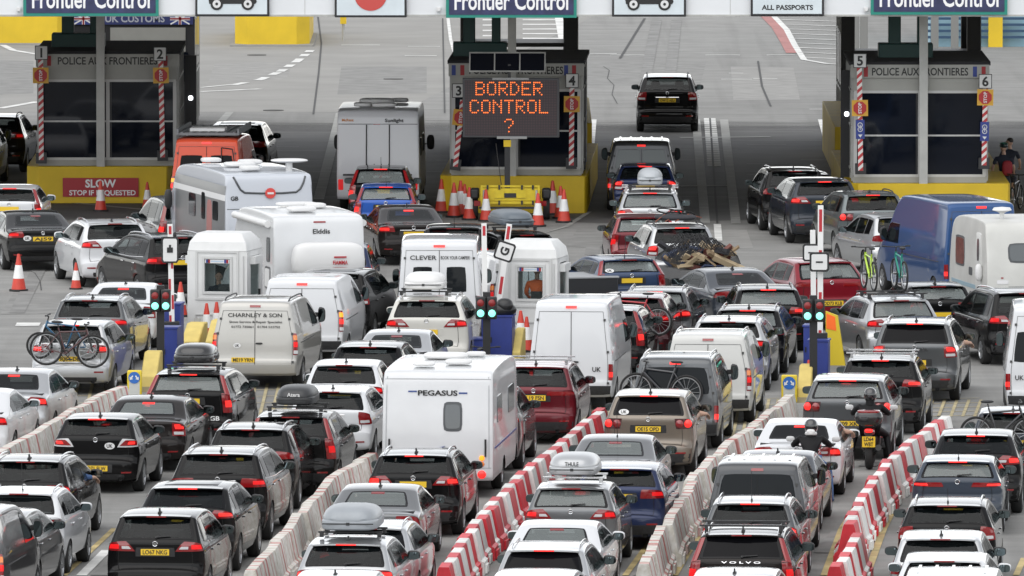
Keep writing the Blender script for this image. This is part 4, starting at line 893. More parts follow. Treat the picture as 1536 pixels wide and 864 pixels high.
F23 = V(437, 626, 5.4, S, 'black', 'black sport utility with tall corner lamps under a small black roof box', H=1.66, W=1.9, lamp='tall', lit=1, ant=None)
V(497, 588, 5.2, E_, 'white', 'white estate behind the flat motorhome roof side, with square red lamps', lamp='block', lit=0, chrome=True)
V(517, 548, 5.0, H_, 'white', 'white hatchback with a black rear window left of the big white caravan', lamp='wide', lit=1, H=1.55, L=4.2)
V(553, 521, 5.0, E_, 'black', 'black estate with a bright roof ahead of the white hatchback by the caravan', lamp='wide', lit=1)
V(596, 501, 5.0, N_, 'silver', 'silver saloon just behind the white sport utility with the white roof box', lamp='wide', lit=1)
F28 = V(641, 451, 3.6, B_, 'cream', 'pearl white sport utility under a white roof box beside the middle traffic light', H=1.76, lamp='angled', lit=1, plate_txt='', zp=1.0, rail='silver', belt=1.30, ant=None)
# kiosk row vans
V(453, 421, 6, dict(kind='van', L=5.0, W=2.0, H=1.98, belt=1.15, R=.34), 'white', 'plain white panel van ahead of the lettered silver van', lamp='van', lit=2, zp=.62, name='panel_van')
V(383, 454, 6.3, dict(kind='van', L=5.0, W=1.99, H=1.98, belt=1.15, R=.34), 'champagne', 'pale silver panel van with curved black lettering and the plate ME19 YRN', lamp='van', lit=1, zp=.66, plate_txt='ME19 YRN', stick=[(-.42, .98, 'UK', .085)], rail='black', name='panel_van',
  letters=[('CHARNLEY & SON', 0, 1.66, .085, 1.22, INK), ('Stove Service & Repair Specialist', .02, 1.51, .05, 1.2, INK), ('01772 735061   01704 533752', .02, 1.40, .05, 1.1, INK)], chrome=True)
V(659, 364, .5, dict(kind='van', L=5.9, W=2.03, H=2.55, belt=1.15, R=.35), 'white', 'white camper van with two dark back windows, left of the right white kiosk', lamp='van', lit=2, name='camper_van', cat='camper van', windows=(1.35, 1.95, .18, .68),
  letters=[('CLEVER', -.42, 2.16, .10, .62, INK), ('BOOK YOUR CAMPER!', .42, 2.16, .075, .68, INK)], tumble=.10)
V(508, 371, 2, H_, 'navy', 'dark blue hatchback showing only its right side past the motorhome with the rear storage box', H=1.6, lamp='block', L=4.2, spoil=True)
V(497, 411, 8.5, B_, 'black', 'black sport utility squeezed between the plain white van and the white camper van', lamp='block', roofglass=True, ant=None)
V(612, 313, -6.5, N_, 'brown', 'dark saloon with chrome exhausts ahead of the white camper van', W=1.88, lamp='sharp', lit=2, plate_txt='', zp=.83, chrome=True, exhaust=2, L=4.95)
V(681, 343, 1, S, 'black', 'black car whose bright roof rises over the white camper van', lit=1, spoil=True, ant='mid')
F41 = V(788, 353, -17, E_, 'black', 'black estate under a long grey roof box behind the right white kiosk', lamp='wide', H=1.5, ant=None, L=4.8)
V(792, 384, -12, dict(kind='van', L=4.8, W=1.95, H=1.9, belt=1.1, R=.33), 'white', 'white van nearly hidden behind the right white kiosk', lamp='van')
V(571, 254, 1, S, 'black', 'black hatchback with lit brake lights right behind the small blue car in the left lane', name='car', lit=2, lamp='tall', H=1.6, belt=1.06, W=1.8, L=4.1) if False else None
V(571, 254, 1.2, H_, 'black', 'black hatchback right behind the big white motorhome with the bike rack', lit=2, lamp='tall', H=1.56, W=1.79, L=4.1, ant='mid', glass=CLEARGLASS)
V(579, 281, .5, H_, 'blue', 'bright blue hatchback in front of the dark saloon, under the message board side', lit=2, lamp='tall', H=1.50, W=1.74, L=4.0, ant='mid', glass=CLEARGLASS)
# far middle
V(1001, 116, .8, B_, 'darkblack', 'black sport utility driving away alone beyond the booths', W=1.93, H=1.76, lamp='block', plate_txt='OW12 AEU', zp=1.0, rail='black', lit=0, ant=None, chrome=True)
V(962, 214, .5, dict(kind='van', L=4.9, W=1.92, H=1.95, belt=1.12, R=.34), 'darkgrey', 'dark grey window van with a split rear window waiting beside the middle booth', lamp='vanlow', lit=2, windows=(1.2, 1.72, .03, .82), ribs=True, glass=CLEARGLASS)
V(968, 250, .5, H_, 'navy', 'navy blue hatchback between the dark window van and the silver car with the grey box', lit=2, H=1.5, lamp='block', ant=None)
F45 = V(975, 290, .5, E_, 'silver', 'silver estate carrying a small domed grey roof box near the middle booth', lit=2, H=1.52, W=1.84, lamp='angled', glass=CLEARGLASS, bars='silver', spoil=True)
V(966, 327, -3, H_, 'red', 'red hatchback with a pale roof ahead of the silver car with a loaded roof rack', lit=1, lamp='tall', H=1.52, ant=None, glass=CLEARGLASS)
F43 = V(1022, 342, -7, S, 'silver', 'silver sport utility with a UK mark and a folded load on its roof rack', lit=2, lamp='block', letters=[('UK', -.42, .95, .09, .17, INK)], plate_txt='', zp=.80, H=1.66, ant=None, rail='black')
V(942, 390, -14, H_, 'slateblue', 'dark blue hatchback with tall red lamps and an oval sticker, parked by a black trailer', lit=0, lamp='tall', H=1.46, L=4.5, stick=[(-.66, 1.16, 'UK', .11)], glass=CLEARGLASS, ant='mast')
V(983, 438, 5, E_, 'darkgrey', 'dark estate with a silver roof ahead of the one carrying a red bike', lit=2, lamp='angled', rail='silver', glass=CLEARGLASS, ant=None)
F96 = V(947, 447, 5, S, 'maroon', 'dark red sport utility with a red bicycle on its tailgate', lit=1, lamp='wide', H=1.6, ant=None)
V(908, 466, 5.5, S, 'black', 'black car with tall red lamps half hidden by the tall white van', lit=2, lamp='tall', H=1.62, ant=None)
V(857, 455, 5.3, dict(kind='van', L=5.6, W=1.9, H=2.40, belt=1.2, R=.35), 'white', 'tall dirty white panel van with a UK mark in the middle of the picture', lamp='vanlow', lit=2, zp=.62, letters=[('UK', .62, .92, .10, .19, INK)], name='panel_van', tumble=.14)
V(802, 551, 5, S, 'red', 'dark red sport utility with the plate KL19 FSN right of the white caravan', W=1.86, H=1.69, lamp='slim', plate_txt='KL19 FSN', zp=1.0, lit=0, ant='fin', bars='silver')
V(974, 594, 5, S, 'bronze', 'bronze sport utility with the plate OE15 OPD and a UK sticker in its window', W=1.90, H=1.72, lamp='round', plate_txt='OE15 OPD', zp=1.0, lit=2, belt=1.25, stick=[(-.60, 1.34, 'UK')], ant='fin', chrome=False, glass=TINT)
F88 = V(1013, 539, 5, dict(kind='van', L=4.9, W=1.9, H=1.96, belt=1.12, R=.34), 'gunmetal', 'grey window van with a dark mountain bike on its tailgate', lamp='vanlow', lit=2, windows=None, roofglass=True, rail='silver', dlo='all', ribs=False, trim=True)
V(1062, 504, 5, dict(kind='van', L=4.8, W=1.95, H=1.96, belt=1.12, R=.33), 'offwhite', 'white and silver panel van with a red corner lamp ahead of the grey window van', lamp='van', lit=1, rail='silver', name='panel_van')
V(1092, 483, 5, S, 'silver', 'silver car showing its roof over the white and silver van', lit=1, H=1.62, lamp='wide', rail='silver')
V(1122, 466, 5, E_, 'black', 'black estate with a blue cloth in its rear window', lit=2, lamp='sharp', rail='silver', W=1.82, glass=CLEARGLASS)
V(1152, 435, -2, E_, 'black', 'black estate ahead of the one with a blue cloth, left of the right traffic light', lit=2, lamp='sharp', W=1.84, glass=CLEARGLASS, rail='silver')
V(1104, 408, -14, N_, 'slate', 'dark slate limousine behind the trailer heaped with junk', L=5.1, W=1.9, lamp='sharp', lit=0, chrome=True, ant='fin')
V(1237, 394, -14.5, S, 'crimson', 'dark red coupe-backed sport utility behind the right boom', L=4.7, W=1.9, H=1.65, lamp='slim', plate_txt='DD73 KLB', zp=.66, lit=0, rk=.72, ant=None, glass=CLEARGLASS, exhaust=2, trim=False)
# far right lane
V(1192, 257, -5, S, 'darkblack', 'black sport utility with roof rails at the head of the right hand line', lit=0, rail='silver', lamp='angled', ant='fin')
V(1207, 262, -6, H_, 'black', 'black hatchback between two black sport utilities in the right hand line', lit=0, H=1.5, lamp='angled', ant=None)
V(1236, 273, -6.5, B_, 'slate', 'very dark blue sport utility with bright red lamps left of the grey green one', H=1.70, lamp='angled', lit=2, exhaust=2, ant=None, W=1.95)
V(1308, 293, -9, S, 'green_grey', 'grey green sport utility with pale lamps and a red reflector beneath the right booth', lamp='round', lit=2, plate_txt='SA16', zp=.96, H=1.72, W=1.9, belt=1.25, rail='black')
V(1352, 326, -14, H_, 'silver', 'silver hatchback tucked in front of the blue van', lit=0, H=1.55, lamp='wide', ant=None)
V(1472, 306, -13.7, dict(kind='van', L=6.6, W=2.0, H=2.55, belt=1.2, R=.35), 'midblue', 'long blue high roof panel van beside the small white caravan', lamp='vanlow', lit=2, name='panel_van', tumble=.12)
V(1406, 430, -8, H_, 'black', 'black hatchback with a bright rear window in front of the small white caravan', lit=1, H=1.48, L=4.4, lamp='wide', plate_txt='', zp=.78, glass=CLEARGLASS)
F57 = V(1350, 451, -11, E_, 'silver', 'silver estate carrying two upright bicycles on its roof', lit=1, lamp='angled', H=1.52, L=4.77, ant=None, bars='black', glass=CLEARGLASS, rail='silver')
V(1373, 486, 6, B_, 'gunmetal', 'grey sport utility with chrome letters across its tailgate and lit square lamps', lit=2, lamp='block', H=1.78, plate_txt='', zp=.88, letters=[('ROVER', 0, 1.17, .06, .62, CHROME)], rail='silver', glass=TINT)
V(1538, 440, -11, M_, 'black', 'black people carrier beside the white window van at the right edge', H=1.72, L=4.8, W=1.9, lamp='angled', rail='silver', ant=None)
V(1577, 462, 2, dict(kind='van', L=5.6, W=2.04, H=2.5, belt=1.2, R=.35), 'white', 'white window van with a UK mark cut off by the right edge', lamp='vanlow', lit=2, windows=(1.28, 1.95, .12, .86), letters=[('UK', -.70, .95, .1, .19, INK)], name='panel_van', zp=.7)
V(1321, 541, 5, S, 'black', 'black sport utility with a ski rack and four bright bars on its roof', lit=2, lamp='sharp', W=1.88, H=1.64, bars='silver', ant='fin')
V(1272, 571, 5, B_, 'gunmetal', 'grey sport utility with round lamps and the plate PF09 XK ahead of the motorcycle', W=1.93, H=1.72, L=4.75, lamp='round', plate_txt='PF09 XK', zp=.78, lit=2, glass=CLEARGLASS, ant=None)
V(1201, 636, 5, N_, 'white', 'white saloon with a bare arm out of its window beside the motorcycle', lamp='angled', lit=2, L=4.8, H=1.46, glass=TINT, rk=1.3, ant=None)
V(1165, 684, 5, N_, 'slate', 'dark saloon with a bright roof beside the rider in jeans', lamp='wide', lit=0, H=1.47, L=4.95)
V(1136, 698, 4.7, dict(kind='van', L=4.95, W=1.91, H=1.93, belt=1.12, R=.34), 'darkgrey', 'dark grey van with one broad tinted rear window and a tall aerial', lamp='vanlow', lit=1, roofglass=True, ribs=True)
V(1126, 756, 4.7, S, 'gunmetal', 'grey sport utility with silver rails and a short aerial behind the dark grey van', lamp='block', lit=2, rail='silver', ant='mast', H=1.64)
V(1113, 803, 4.7, B_, 'brown', 'dark sport utility with spaced chrome letters and tall red lamps at the bottom', lamp='tall', lit=1, rail='silver', H=1.76, W=1.95, bars='black', letters=[('V O L V O', 0, 1.235, .035, .70, CHROME)], glass=TINT, badge=False)
V(1100, 866, 4.7, S, 'silver', 'silver roof at the bottom edge behind the car with spaced chrome letters', lamp='wide')
V(1519, 620, 4, H_, 'slate', 'dark car with a bicycle across its tailgate at the right edge', H=1.56, ant='fin', lamp='wide')
V(1464, 654, 4, S, 'black', 'black coupe-roofed sport utility between the bike carrying car and the blue grey hatchback', lamp='angled', lit=2, H=1.6, rk=.62)
V(1437, 693, 4, H_, 'steelblue', 'blue grey hatchback with long thin lamps meeting at its badge', lamp='slim', lit=2, zp=.5, L=4.36, H=1.46, W=1.82, glass=CLEARGLASS, ant='mid')
V(1421, 759, 4, S, 'black', 'black crossover with a white roof and silver rails behind the blue grey hatchback', lit=0, rail='silver', ant='mid', lamp='block', H=1.6)
V(1411, 809, 4, S, 'silver', 'silver sport utility with a broad smooth roof near the bottom right', lit=0, lamp='wide', H=1.68)
V(1417, 842, 4, S, 'white', 'white car behind the silver sport utility at the bottom right', lit=0, lamp='wide', H=1.58, ant=None)
V(1425, 869, 4, dict(kind='van', L=4.9, W=1.9, H=1.93, belt=1.12), 'silver', 'silver van showing only its ribbed roof at the bottom right edge', ribs=True, lamp='vanlow')
# lower middle
V(622, 684, 5, S, 'black', 'black sport utility with a bright roof right behind the big white caravan', H=1.62, lamp='angled', lit=2, rail='silver')
V(568, 735, 5, N_, 'grey', 'grey saloon with wide red lamps and a pale rear window left of the white caravan', L=4.9, W=1.87, lamp='wide', lit=0, glass=CLEARGLASS, rk=1.35)
F82 = V(520, 817, 5, E_, 'silver', 'silver estate under a big grey roof box at the bottom', lamp='wide', lit=2, H=1.52, W=1.84)
V(552, 793, 5, E_, 'silver', 'silver estate beside the one under the big grey roof box', lamp='angled', lit=1, rail='silver')
V(500, 868, 5, H_, 'white', 'white car at the bottom edge below the silver estate with the grey box', lamp='wide', ant='fin')
F97 = V(858, 733, 5, S, 'grey', 'grey crossover under a silver roof box lettered on its end', lamp='angled', lit=1, H=1.62, W=1.8, L=4.3, ant=None, zp=.62, glass=CLEARGLASS)
V(930, 704, 5, S, 'navy', 'dark blue crossover between the grey crossover and the silver saloon', lamp='wide', lit=1, H=1.6, W=1.82, ant=None)
V(924, 660, 5, N_, 'grey', 'silver grey saloon with a tall aerial behind the bronze sport utility', lamp='wide', lit=0, glass=CLEARGLASS, ant='mast')
V(836, 790, 5, N_, 'white', 'white saloon behind the grey crossover with the silver box', lamp='angled', lit=1, glass=CLEARGLASS, rk=1.25, ant=None)
V(817, 826, 5, E_, 'silver', 'silver white estate with its high brake light lit at the bottom middle', lamp='wide', lit=2, rail='silver', glass=TINT, ant=None)
V(797, 868, 5, M_, 'white', 'white car at the bottom edge below the silver white estate', lamp='wide', ant=None, H=1.58)
V(716, 588, 5, S, 'gunmetal', 'grey tow car in front of the big white caravan', lamp='wide', rail='silver', H=1.68)
# roof boxes
roof_box(*F14, 1.55, mat('black_gloss_box', (.014, .014, .015), .25, coat=.6), 'black roof box on the black people carrier by the left keep left sign', (.86, 1.4, .42), .11)
roof_box(*F23, 1.6, mat('charcoal_box', (.03, .031, .033), .4), 'small charcoal roof box on a black sport utility with tall corner lamps', (.78, 1.6, .40), .12, txt='Atera')
roof_box(*F28, 1.5, WHITE, 'white roof box on the pearl white sport utility', (.92, 1.5, .40), .13, x=-.12)
roof_box(*F41, 1.8, mat('blue_grey_box', (.10, .12, .14), .35), 'long blue grey roof box on the black estate behind the right kiosk', (.85, 2.2, .40), .13, yaw=-.08)
roof_box(*F45, 1.3, mat('pale_grey_box', (.38, .40, .42), .4), 'small domed pale grey roof box on the silver estate by the booth', (.66, 1.6, .46), .12, sq=2.6)
roof_box(*F82, 1.7, GREYBOX, 'big mid grey roof box on the silver estate at the bottom', (1.02, 1.9, .46), .13)
roof_box(*F97, 1.2, mat('silver_box', (.42, .43, .44), .28, .4), 'silver roof box lettered on its end, on the grey crossover', (.92, 1.7, .42), .15, txt='THULE', tcol=INK, barm=CHROME)
# ------------------------------------------------------------------ caravans and motorhomes
PALE = paint_of('white'); OFFW = paint_of('offwhite')
BODYW = mat('caravan_panel', (.57, .58, .59), .25, coat=.5, noise=.03, nscale=2)
SILVERP = mat('motorhome_silver', (.43, .45, .49), .28, .45, coat=.6)
def big_body(name, cat, px, py, a, L, W, H, label, panel=BODYW, rearslope=.14, nose=.5, axles=None, R=.34, zs=.38, group=None, cab=False):
    f = L - nose
    pts = [(.10, zs - .02, .03), (.01, zs + .06, .06), (0, .8, .07), (rearslope*.15, 1.5, .07), (rearslope*.6, H - .55, .08), (rearslope, H - .08, .09), (rearslope + .22, H, .06), (L*.4, H + .03, .05), (f - .8, H, .06), (f - .1, H - .22, .08), (L - .12, 1.5, .12), (L, .9, .15), (L - .05, zs + .1, .08), (L - .15, zs, .05)]
    if cab: pts = pts[:8] + [(L - 2.4, H, .06), (L - 2.0, H - .12, .08), (L - 1.2, 1.35, .12), (L - .25, 1.05, .18), (L, .75, .2), (L - .05, zs + .1, .08), (L - .15, zs, .05)]
    sec = [(zs - .1, .97), (zs + .1, .995), (1.0, 1.0), (H - .3, .985), (H, .965)]
    axles = axles or (L*.40, L*.40 + .001)
    sh = Shell(pts, W, L, sec, zs, axles if axles[1] - axles[0] > 1 else (axles[0], L - .7), R, H - .05, .01, .04, N=6)
    p = at(px, py, H - .04); h = R_(a); base = Vector((p.x - math.sin(h)*(rearslope), p.y - math.cos(h)*rearslope, 0))
    root = thing(name, label, cat, base, -h, group)
    sh.body().build('body', [panel, UNDER], root, ang=50)
    add_wheels(root, W - .06, [axles[0]] if axles[1] - axles[0] < 1 else axles, R, .21)
    return root, sh
def side_panel(root, sh, nm, m, sg, y0, y1, z0, z1, off=.012, rnd=.08):
    mb = patch(sh, lambda y, z, o: sh.side(y, z, sg, o), rect(y0, y1, z0, z1), (7, 5), off, rnd, flip=sg > 0); return mb.build(nm, [m], root)
def rear_panel(root, sh, nm, m, v0, v1, z0, z1, off=.012, rnd=.06): return patch(sh, sh.rear, rect(v0, v1, z0, z1), (8, 6), off, rnd).build(nm, [m], root)
def rear_text(root, sh, txt, v, z, h, w, m, bold=.02):
    p = sh.rear(np.array(v), np.array(z), .024); mb = MB(); add_text(mb, txt, p, h, w, 0, bold); return mb.build('lettering', [m], root)
def vents(root, sh, H, spots):
    for x, y, dx, dy, dz in spots:
        mb = MB(); mb.blob((x, y, H + .03 + dz/2), (dx, dy, dz), 4, 8); mb.build('roof_vent', [WHITE], root)
def round_lamp(root, sh, v, z, r, m):
    p = sh.rear(np.array(v), np.array(z), .004); mb = MB(); mb.lathe([(0, -.03), (r*.7, -.026), (r, -.008), (r*1.05, .02)], p, 16, 0, 'y'); mb.build('tail_light', [m], root)
BLUEL = mat('navy_blue_graphic', (.02, .05, .2), .4); GREYW = mat('grey_window_frame', (.06, .065, .07), .4)
SMK = mat('caravan_window', (.10, .11, .115), .08)
# the big white caravan
r, s = big_body('caravan', 'caravan', 657, 558, 5, 6.2, 2.26, 2.58, 'big white caravan with one grey rear window and navy stripes', axles=(2.5, 2.501))
rear_panel(r, s, 'window_frame', GREYW, .10, .45, 1.35, 1.95, .012, .12); rear_panel(r, s, 'rear_window', SMK, .135, .415, 1.40, 1.90, .022, .12)
rear_text(r, s, 'PEGASUS', .0, 2.12, .10, .80, INK, .03)
for v0, v1, z in ((-.54, -.38, 2.15), (.38, .54, 2.12), (-.50, -.32, .97), (.2, .36, .95)): rear_panel(r, s, 'stripe', BLUEL, v0, v1, z - .016, z + .016, .012, .0)
m = MB()
for k in range(3):
    p = s.rear(np.array(-.06 + .03*k), np.array(.93 + .03*k), .015); m.prism([(p[0] - .12, p[2] - .03), (p[0] + .03, p[2]), (p[0] + .16, p[2] + .07), (p[0], p[2] + .035)], p[1] - .004, p[1] + .02)
m.build('bird_emblem', [BLUEL], r)
for sg in (-1, 1):
    round_lamp(r, s, sg*.80, .49, .085, REDHOT); round_lamp(r, s, sg*.80, .70, .055, AMBER); round_lamp(r, s, sg*.80, .82, .055, AMBERLIT); round_lamp(r, s, sg*.66, .62, .05, CLEAR)
    m = MB(); p = s.rear(np.array(sg*.86), np.array(1.0), .03); m.cyl((p[0], p[1], .85), (p[0], p[1], 1.2), .02, n=8); m.build('grab_handle', [TRIM], r)
    side_panel(r, s, 'side_window', SMK, sg, .9, 2.0, 1.45, 2.0); side_panel(r, s, 'side_window', SMK, sg, 3.4, 4.8, 1.45, 2.0); side_panel(r, s, 'stripe', BLUEL, sg, .3, 5.4, .98, 1.02, .01, 0)
vents(r, s, 2.58, [(-.35, .9, .45, .5, .08), (.3, 1.4, .55, .5, .10), (-.1, 2.9, .9, .7, .12), (.45, 3.6, .4, .4, .09)])
plate(s, r, .56, '', .52, .11)
m = MB(); P = s.rear(np.linspace(-.97, .97, 14), np.full(14, .62), .0); m.tube([Vector(q) for q in P], .010, 4); P = s.rear(np.linspace(-.97, .97, 14), np.full(14, 2.40), .0); m.tube([Vector(q) for q in P], .010, 4)
for v in (-.93, .93): P = s.rear(np.full(8, v), np.linspace(.62, 2.45, 8), .0); m.tube([Vector(q) for q in P], .012, 4)
m.build('panel_seam', [mat('grey_seam', (.34, .35, .36), .6)], r)
m = MB(); m.box(s.rear(np.array(.36), np.array(.78), .01), (.12, .03, .14)); m.build('socket_box', [WHITE], r)
# small white caravan at the right
r, s = big_body('caravan', 'caravan', 1541, 334, -10, 4.6, 2.1, 2.5, 'small white caravan with a red curtain and a mushroom vent beside the blue van', rearslope=.30, nose=.35, axles=(1.95, 1.951), panel=mat('old_caravan_panel', (.50, .50, .475), .4, noise=.08, nscale=1.5))
rear_panel(r, s, 'window_frame', GREYW, -.5, .5, 1.50, 1.98, .012, .1); rear_panel(r, s, 'rear_window', SMK, -.47, .47, 1.54, 1.94, .02, .1)
rear_text(r, s, 'GB', -.62, .82, .10, .2, INK); rear_panel(r, s, 'lamp_panel', CLEAR, -.78, -.5, 1.0, 1.1); rear_panel(r, s, 'brake_light', RED, -.68, -.62, 1.13, 1.17)
for sg in (-1, 1):
    side_panel(r, s, 'window_frame', GREYW, sg, 2.6, 3.65, 1.25, 2.0); side_panel(r, s, 'side_window', mat('red_curtain_window', (.14, .035, .025), .2, noise=.5, nscale=6), sg, 2.66, 3.59, 1.30, 1.95, .02)
    side_panel(r, s, 'door', mat('old_caravan_door', (.55, .55, .53), .45), sg, .7, 1.3, .5, 2.2, .014, .04); side_panel(r, s, 'door_window', SMK, sg, .9, 1.12, 1.5, 2.05, .026, .2); side_panel(r, s, 'stripe', mat('faded_blue_stripe', (.25, .36, .42), .5), sg, .2, 4.2, .80, .90, .01, 0)
    side_panel(r, s, 'service_hatch', GREYW, sg, 1.7, 2.1, 1.1, 1.3, .008); side_panel(r, s, 'service_hatch', GREYW, sg, 1.6, 2.0, .55, .72, .008)
    m = MB(); m.blob(tuple(s.side(np.array(.62), np.array(1.25), sg, .08)), (.18, .2, .42), 2.6, 10); m.build('grab_handle', [WHITE], r)
m = MB(); m.lathe([(.0, .30), (.20, .28), (.24, .22), (.12, .18), (.06, .15), (.05, .0)], (-.45, 1.1, 2.5), 16); m.build('mushroom_vent', [WHITE], r)
# silver motorhome with the round red emblem
r, s = big_body('motorhome', 'motorhome', 403, 262, -14, 7.0, 2.3, 2.75, 'silver white motorhome with a round red emblem and GB on its back', panel=mat('motorhome_white', (.44, .465, .51), .25, coat=.5), cab=False, axles=(1.9, 5.6), nose=.9)
rear_text(r, s, 'GB', -.80, 2.12, .10, .2, INK, .03)
m = MB(); P = s.rear(np.array([-.82, -.74, -.66, -.56, -.2, .3, .62, .72, .80, .86]), np.array([2.66, 2.50, 2.34, 2.26, 2.24, 2.24, 2.26, 2.34, 2.5, 2.66]), .004); m.tube([Vector(q) for q in P], .028, 6); m.build('moulding', [GREYW], r)
p = s.rear(np.array(.02), np.array(2.24), .04); m = MB(); m.cyl(p, p + np.array((0, -.02, 0)), .135, n=20); m.build('round_emblem', [mat('red_emblem', (.6, .06, .05), .4)], r)
m = MB(); m.box(p + np.array((0, -.025, 0)), (.16, .012, .05)); m.build('emblem_bar', [WHITE], r)
m = MB(); P = s.rear(np.linspace(-.97, .97, 14), np.full(14, 1.85), .0); m.tube([Vector(q) for q in P], .012, 4); m.build('seam', [GREYW], r)
for sg in (-1, 1):
    side_panel(r, s, 'side_graphic', mat('grey_side_graphic', (.16, .165, .17), .3), sg, .12, 6.0, .55, 2.45, .006, 0); 
    for y0, y1, z0, z1 in ((.9, 1.5, 1.5, 2.0), (2.4, 2.8, 1.45, 2.15), (3.5, 4.3, 1.45, 2.05)): side_panel(r, s, 'side_window', GLASS, sg, y0, y1, z0, z1, .02)
    side_panel(r, s, 'side_stripe', mat('white_side_stripe', (.7, .7, .7), .4), sg, .12, 6.2, 2.05, 2.2, .012, 0); side_panel(r, s, 'red_graphic', mat('faded_red_graphic', (.35, .14, .13), .5), sg, 1.6, 2.2, .8, 2.0, .014, .2)
    m = MB(); x = float(s.X(5.9, 1.9)); m.blob((sg*(x + .12), 6.25, 1.75), (.2, .2, .5), 3, 8); m.build('wing_mirror', [TRIM], r)
    rear_panel(r, s, 'tail_light', REDLIT, *sorted((sg*.78, sg*.94)), .7, .86)
vents(r, s, 2.75, [(-.3, 1.0, .5, .5, .12), (-.2, 2.6, .8, .6, .12), (.3, 3.6, .6, .6, .12), (-.5, 4.6, .5, .5, .12)])
m = MB(); m.cyl((.75, 1.1, 2.72), (.75, 1.1, 2.95), .09, n=12); m.blob((.78, 1.2, 3.0), (.95, .75, .10), 2.5, 10); m.build('satellite_dish', [WHITE], r)
# white motorhome with the rear storage box
r, s = big_body('motorhome', 'motorhome', 478, 325, -13, 6.4, 2.25, 2.75, 'white motorhome with a rolled awning and a rear storage box', axles=(1.7, 5.3), cab=True)
rear_text(r, s, 'Elddis', .05, 2.36, .11, .42, INK, .02); rear_panel(r, s, 'brake_light', RED, -.12, .16, 2.56, 2.60)
m = MB(); m.blob((.12, -.36, 1.72), (1.75, .62, .82), 5, 16, 0, lambda q: [q[0]*(1 - .06*max(0, q[2])), q[1]*(1 - .25*max(0, q[2])), q[2]]); m.box((.12, -.3, 1.30), (1.6, .5, .06)); m.build('storage_box', [WHITE], r)
m = MB(); add_text(m, 'FIAMMA', (.35, -.70, 1.66), .09, .36, 0, .03); m.box((.35, -.69, 1.79), (.30, .02, .035)); m.build('box_lettering', [mat('red_lettering', (.45, .02, .03), .5)], r)
for sg in (-1, 1):
    m = MB(); m.cyl(tuple(s.side(np.array(.5), np.array(2.52), sg, .07)), tuple(s.side(np.array(4.4), np.array(2.52), sg, .07)), .085, n=10); m.build('awning', [WHITE], r)
    side_panel(r, s, 'window_frame', GREYW, sg, .45, 1.05, .95, 1.5); side_panel(r, s, 'locker_door', WHITE, sg, .50, 1.0, 1.0, 1.45, .02); side_panel(r, s, 'window_frame', GREYW, sg, .5, .9, 1.6, 2.2, .012); side_panel(r, s, 'side_window', SMK, sg, .55, .85, 1.65, 2.15, .02); side_panel(r, s, 'side_window', GLASS, sg, 2.0, 3.2, 1.5, 2.1)
    rear_panel(r, s, 'tail_light', REDLIT, *sorted((sg*.8, sg*.95)), .7, .95)
vents(r, s, 2.75, [(-.2, 1.2, .7, .6, .12), (.4, 2.4, .5, .5, .12), (.1, 3.2, 1.0, .5, .10)])
# tall white motorhome at the head of the middle left lane
r, s = big_body('motorhome', 'motorhome', 567, 166, 1.3, 6.9, 2.3, 2.85, 'tall white motorhome with a striped board on its bike rack, beside the middle booth', axles=(1.8, 5.6), cab=True, panel=mat('tall_motorhome_panel', (.60, .61, .63), .3, coat=.4))  # own panel colour, a little paler than the shared caravan panel
rear_text(r, s, 'McRent', -.74, 2.55, .07, .32, mat('orange_lettering', (.6, .2, .02), .5), .02); rear_text(r, s, 'Sunlight', .40, 2.54, .09, .52, INK, .03); rear_panel(r, s, 'brake_light', RED, -.12, .06, 2.42, 2.45)
m = MB()
P = s.rear(np.linspace(-.97, .97, 14), np.full(14, 2.44), .0); m.tube([Vector(q) for q in P], .012, 4)
for v in (-.28, .28): P = s.rear(np.full(6, v), np.linspace(1.15, 2.42, 6), .03); m.tube([Vector(q) for q in P], .016, 5)
m.tube([(-.45, -.4, 1.1), (-.45, -.05, 1.1), (.45, -.05, 1.1), (.45, -.4, 1.1)], .016, 5); m.box((0, -.22, 1.06), (1.9, .06, .04)); m.box((0, -.42, 1.06), (1.9, .06, .04))
for x in (-.3, -.1, .1, .3): m.cyl((x, -.05, 1.05), (x, -.05, 1.35), .012, n=5)
m.build('bike_rack', [TRIM], r)
m = MB()
for k in range(8): m.prism([(-.6 + .15*k, .93), (-.53 + .15*k, .93), (-.45 + .15*k, 1.05), (-.52 + .15*k, 1.05)], -.47, -.45, k % 2)
m.build('striped_board', [mat('board_red', (.5, .02, .02), .5), WHITE], r)
vents(r, s, 2.85, [(-.45, 1.0, .5, .6, .12), (.15, .8, .7, .5, .12), (-.1, 2.4, 1.0, .7, .16), (.5, 3.2, .5, .5, .12)])
for sg in (-1, 1):
    rear_panel(r, s, 'tail_light', REDLIT, *sorted((sg*.84, sg*.96)), .62, .92); side_panel(r, s, 'side_window', GLASS, sg, 1.0, 1.8, 1.5, 2.0); side_panel(r, s, 'side_window', GLASS, sg, 3.2, 4.1, 1.5, 2.0)
    m = MB(); x = float(s.X(5.2, 1.6)); m.blob((sg*(x + .16), 5.3, 1.65), (.22, .2, .42), 3, 8); m.cyl((sg*x, 5.3, 1.6), (sg*(x + .12), 5.3, 1.6), .02, n=6); m.build('wing_mirror', [TRIM], r)
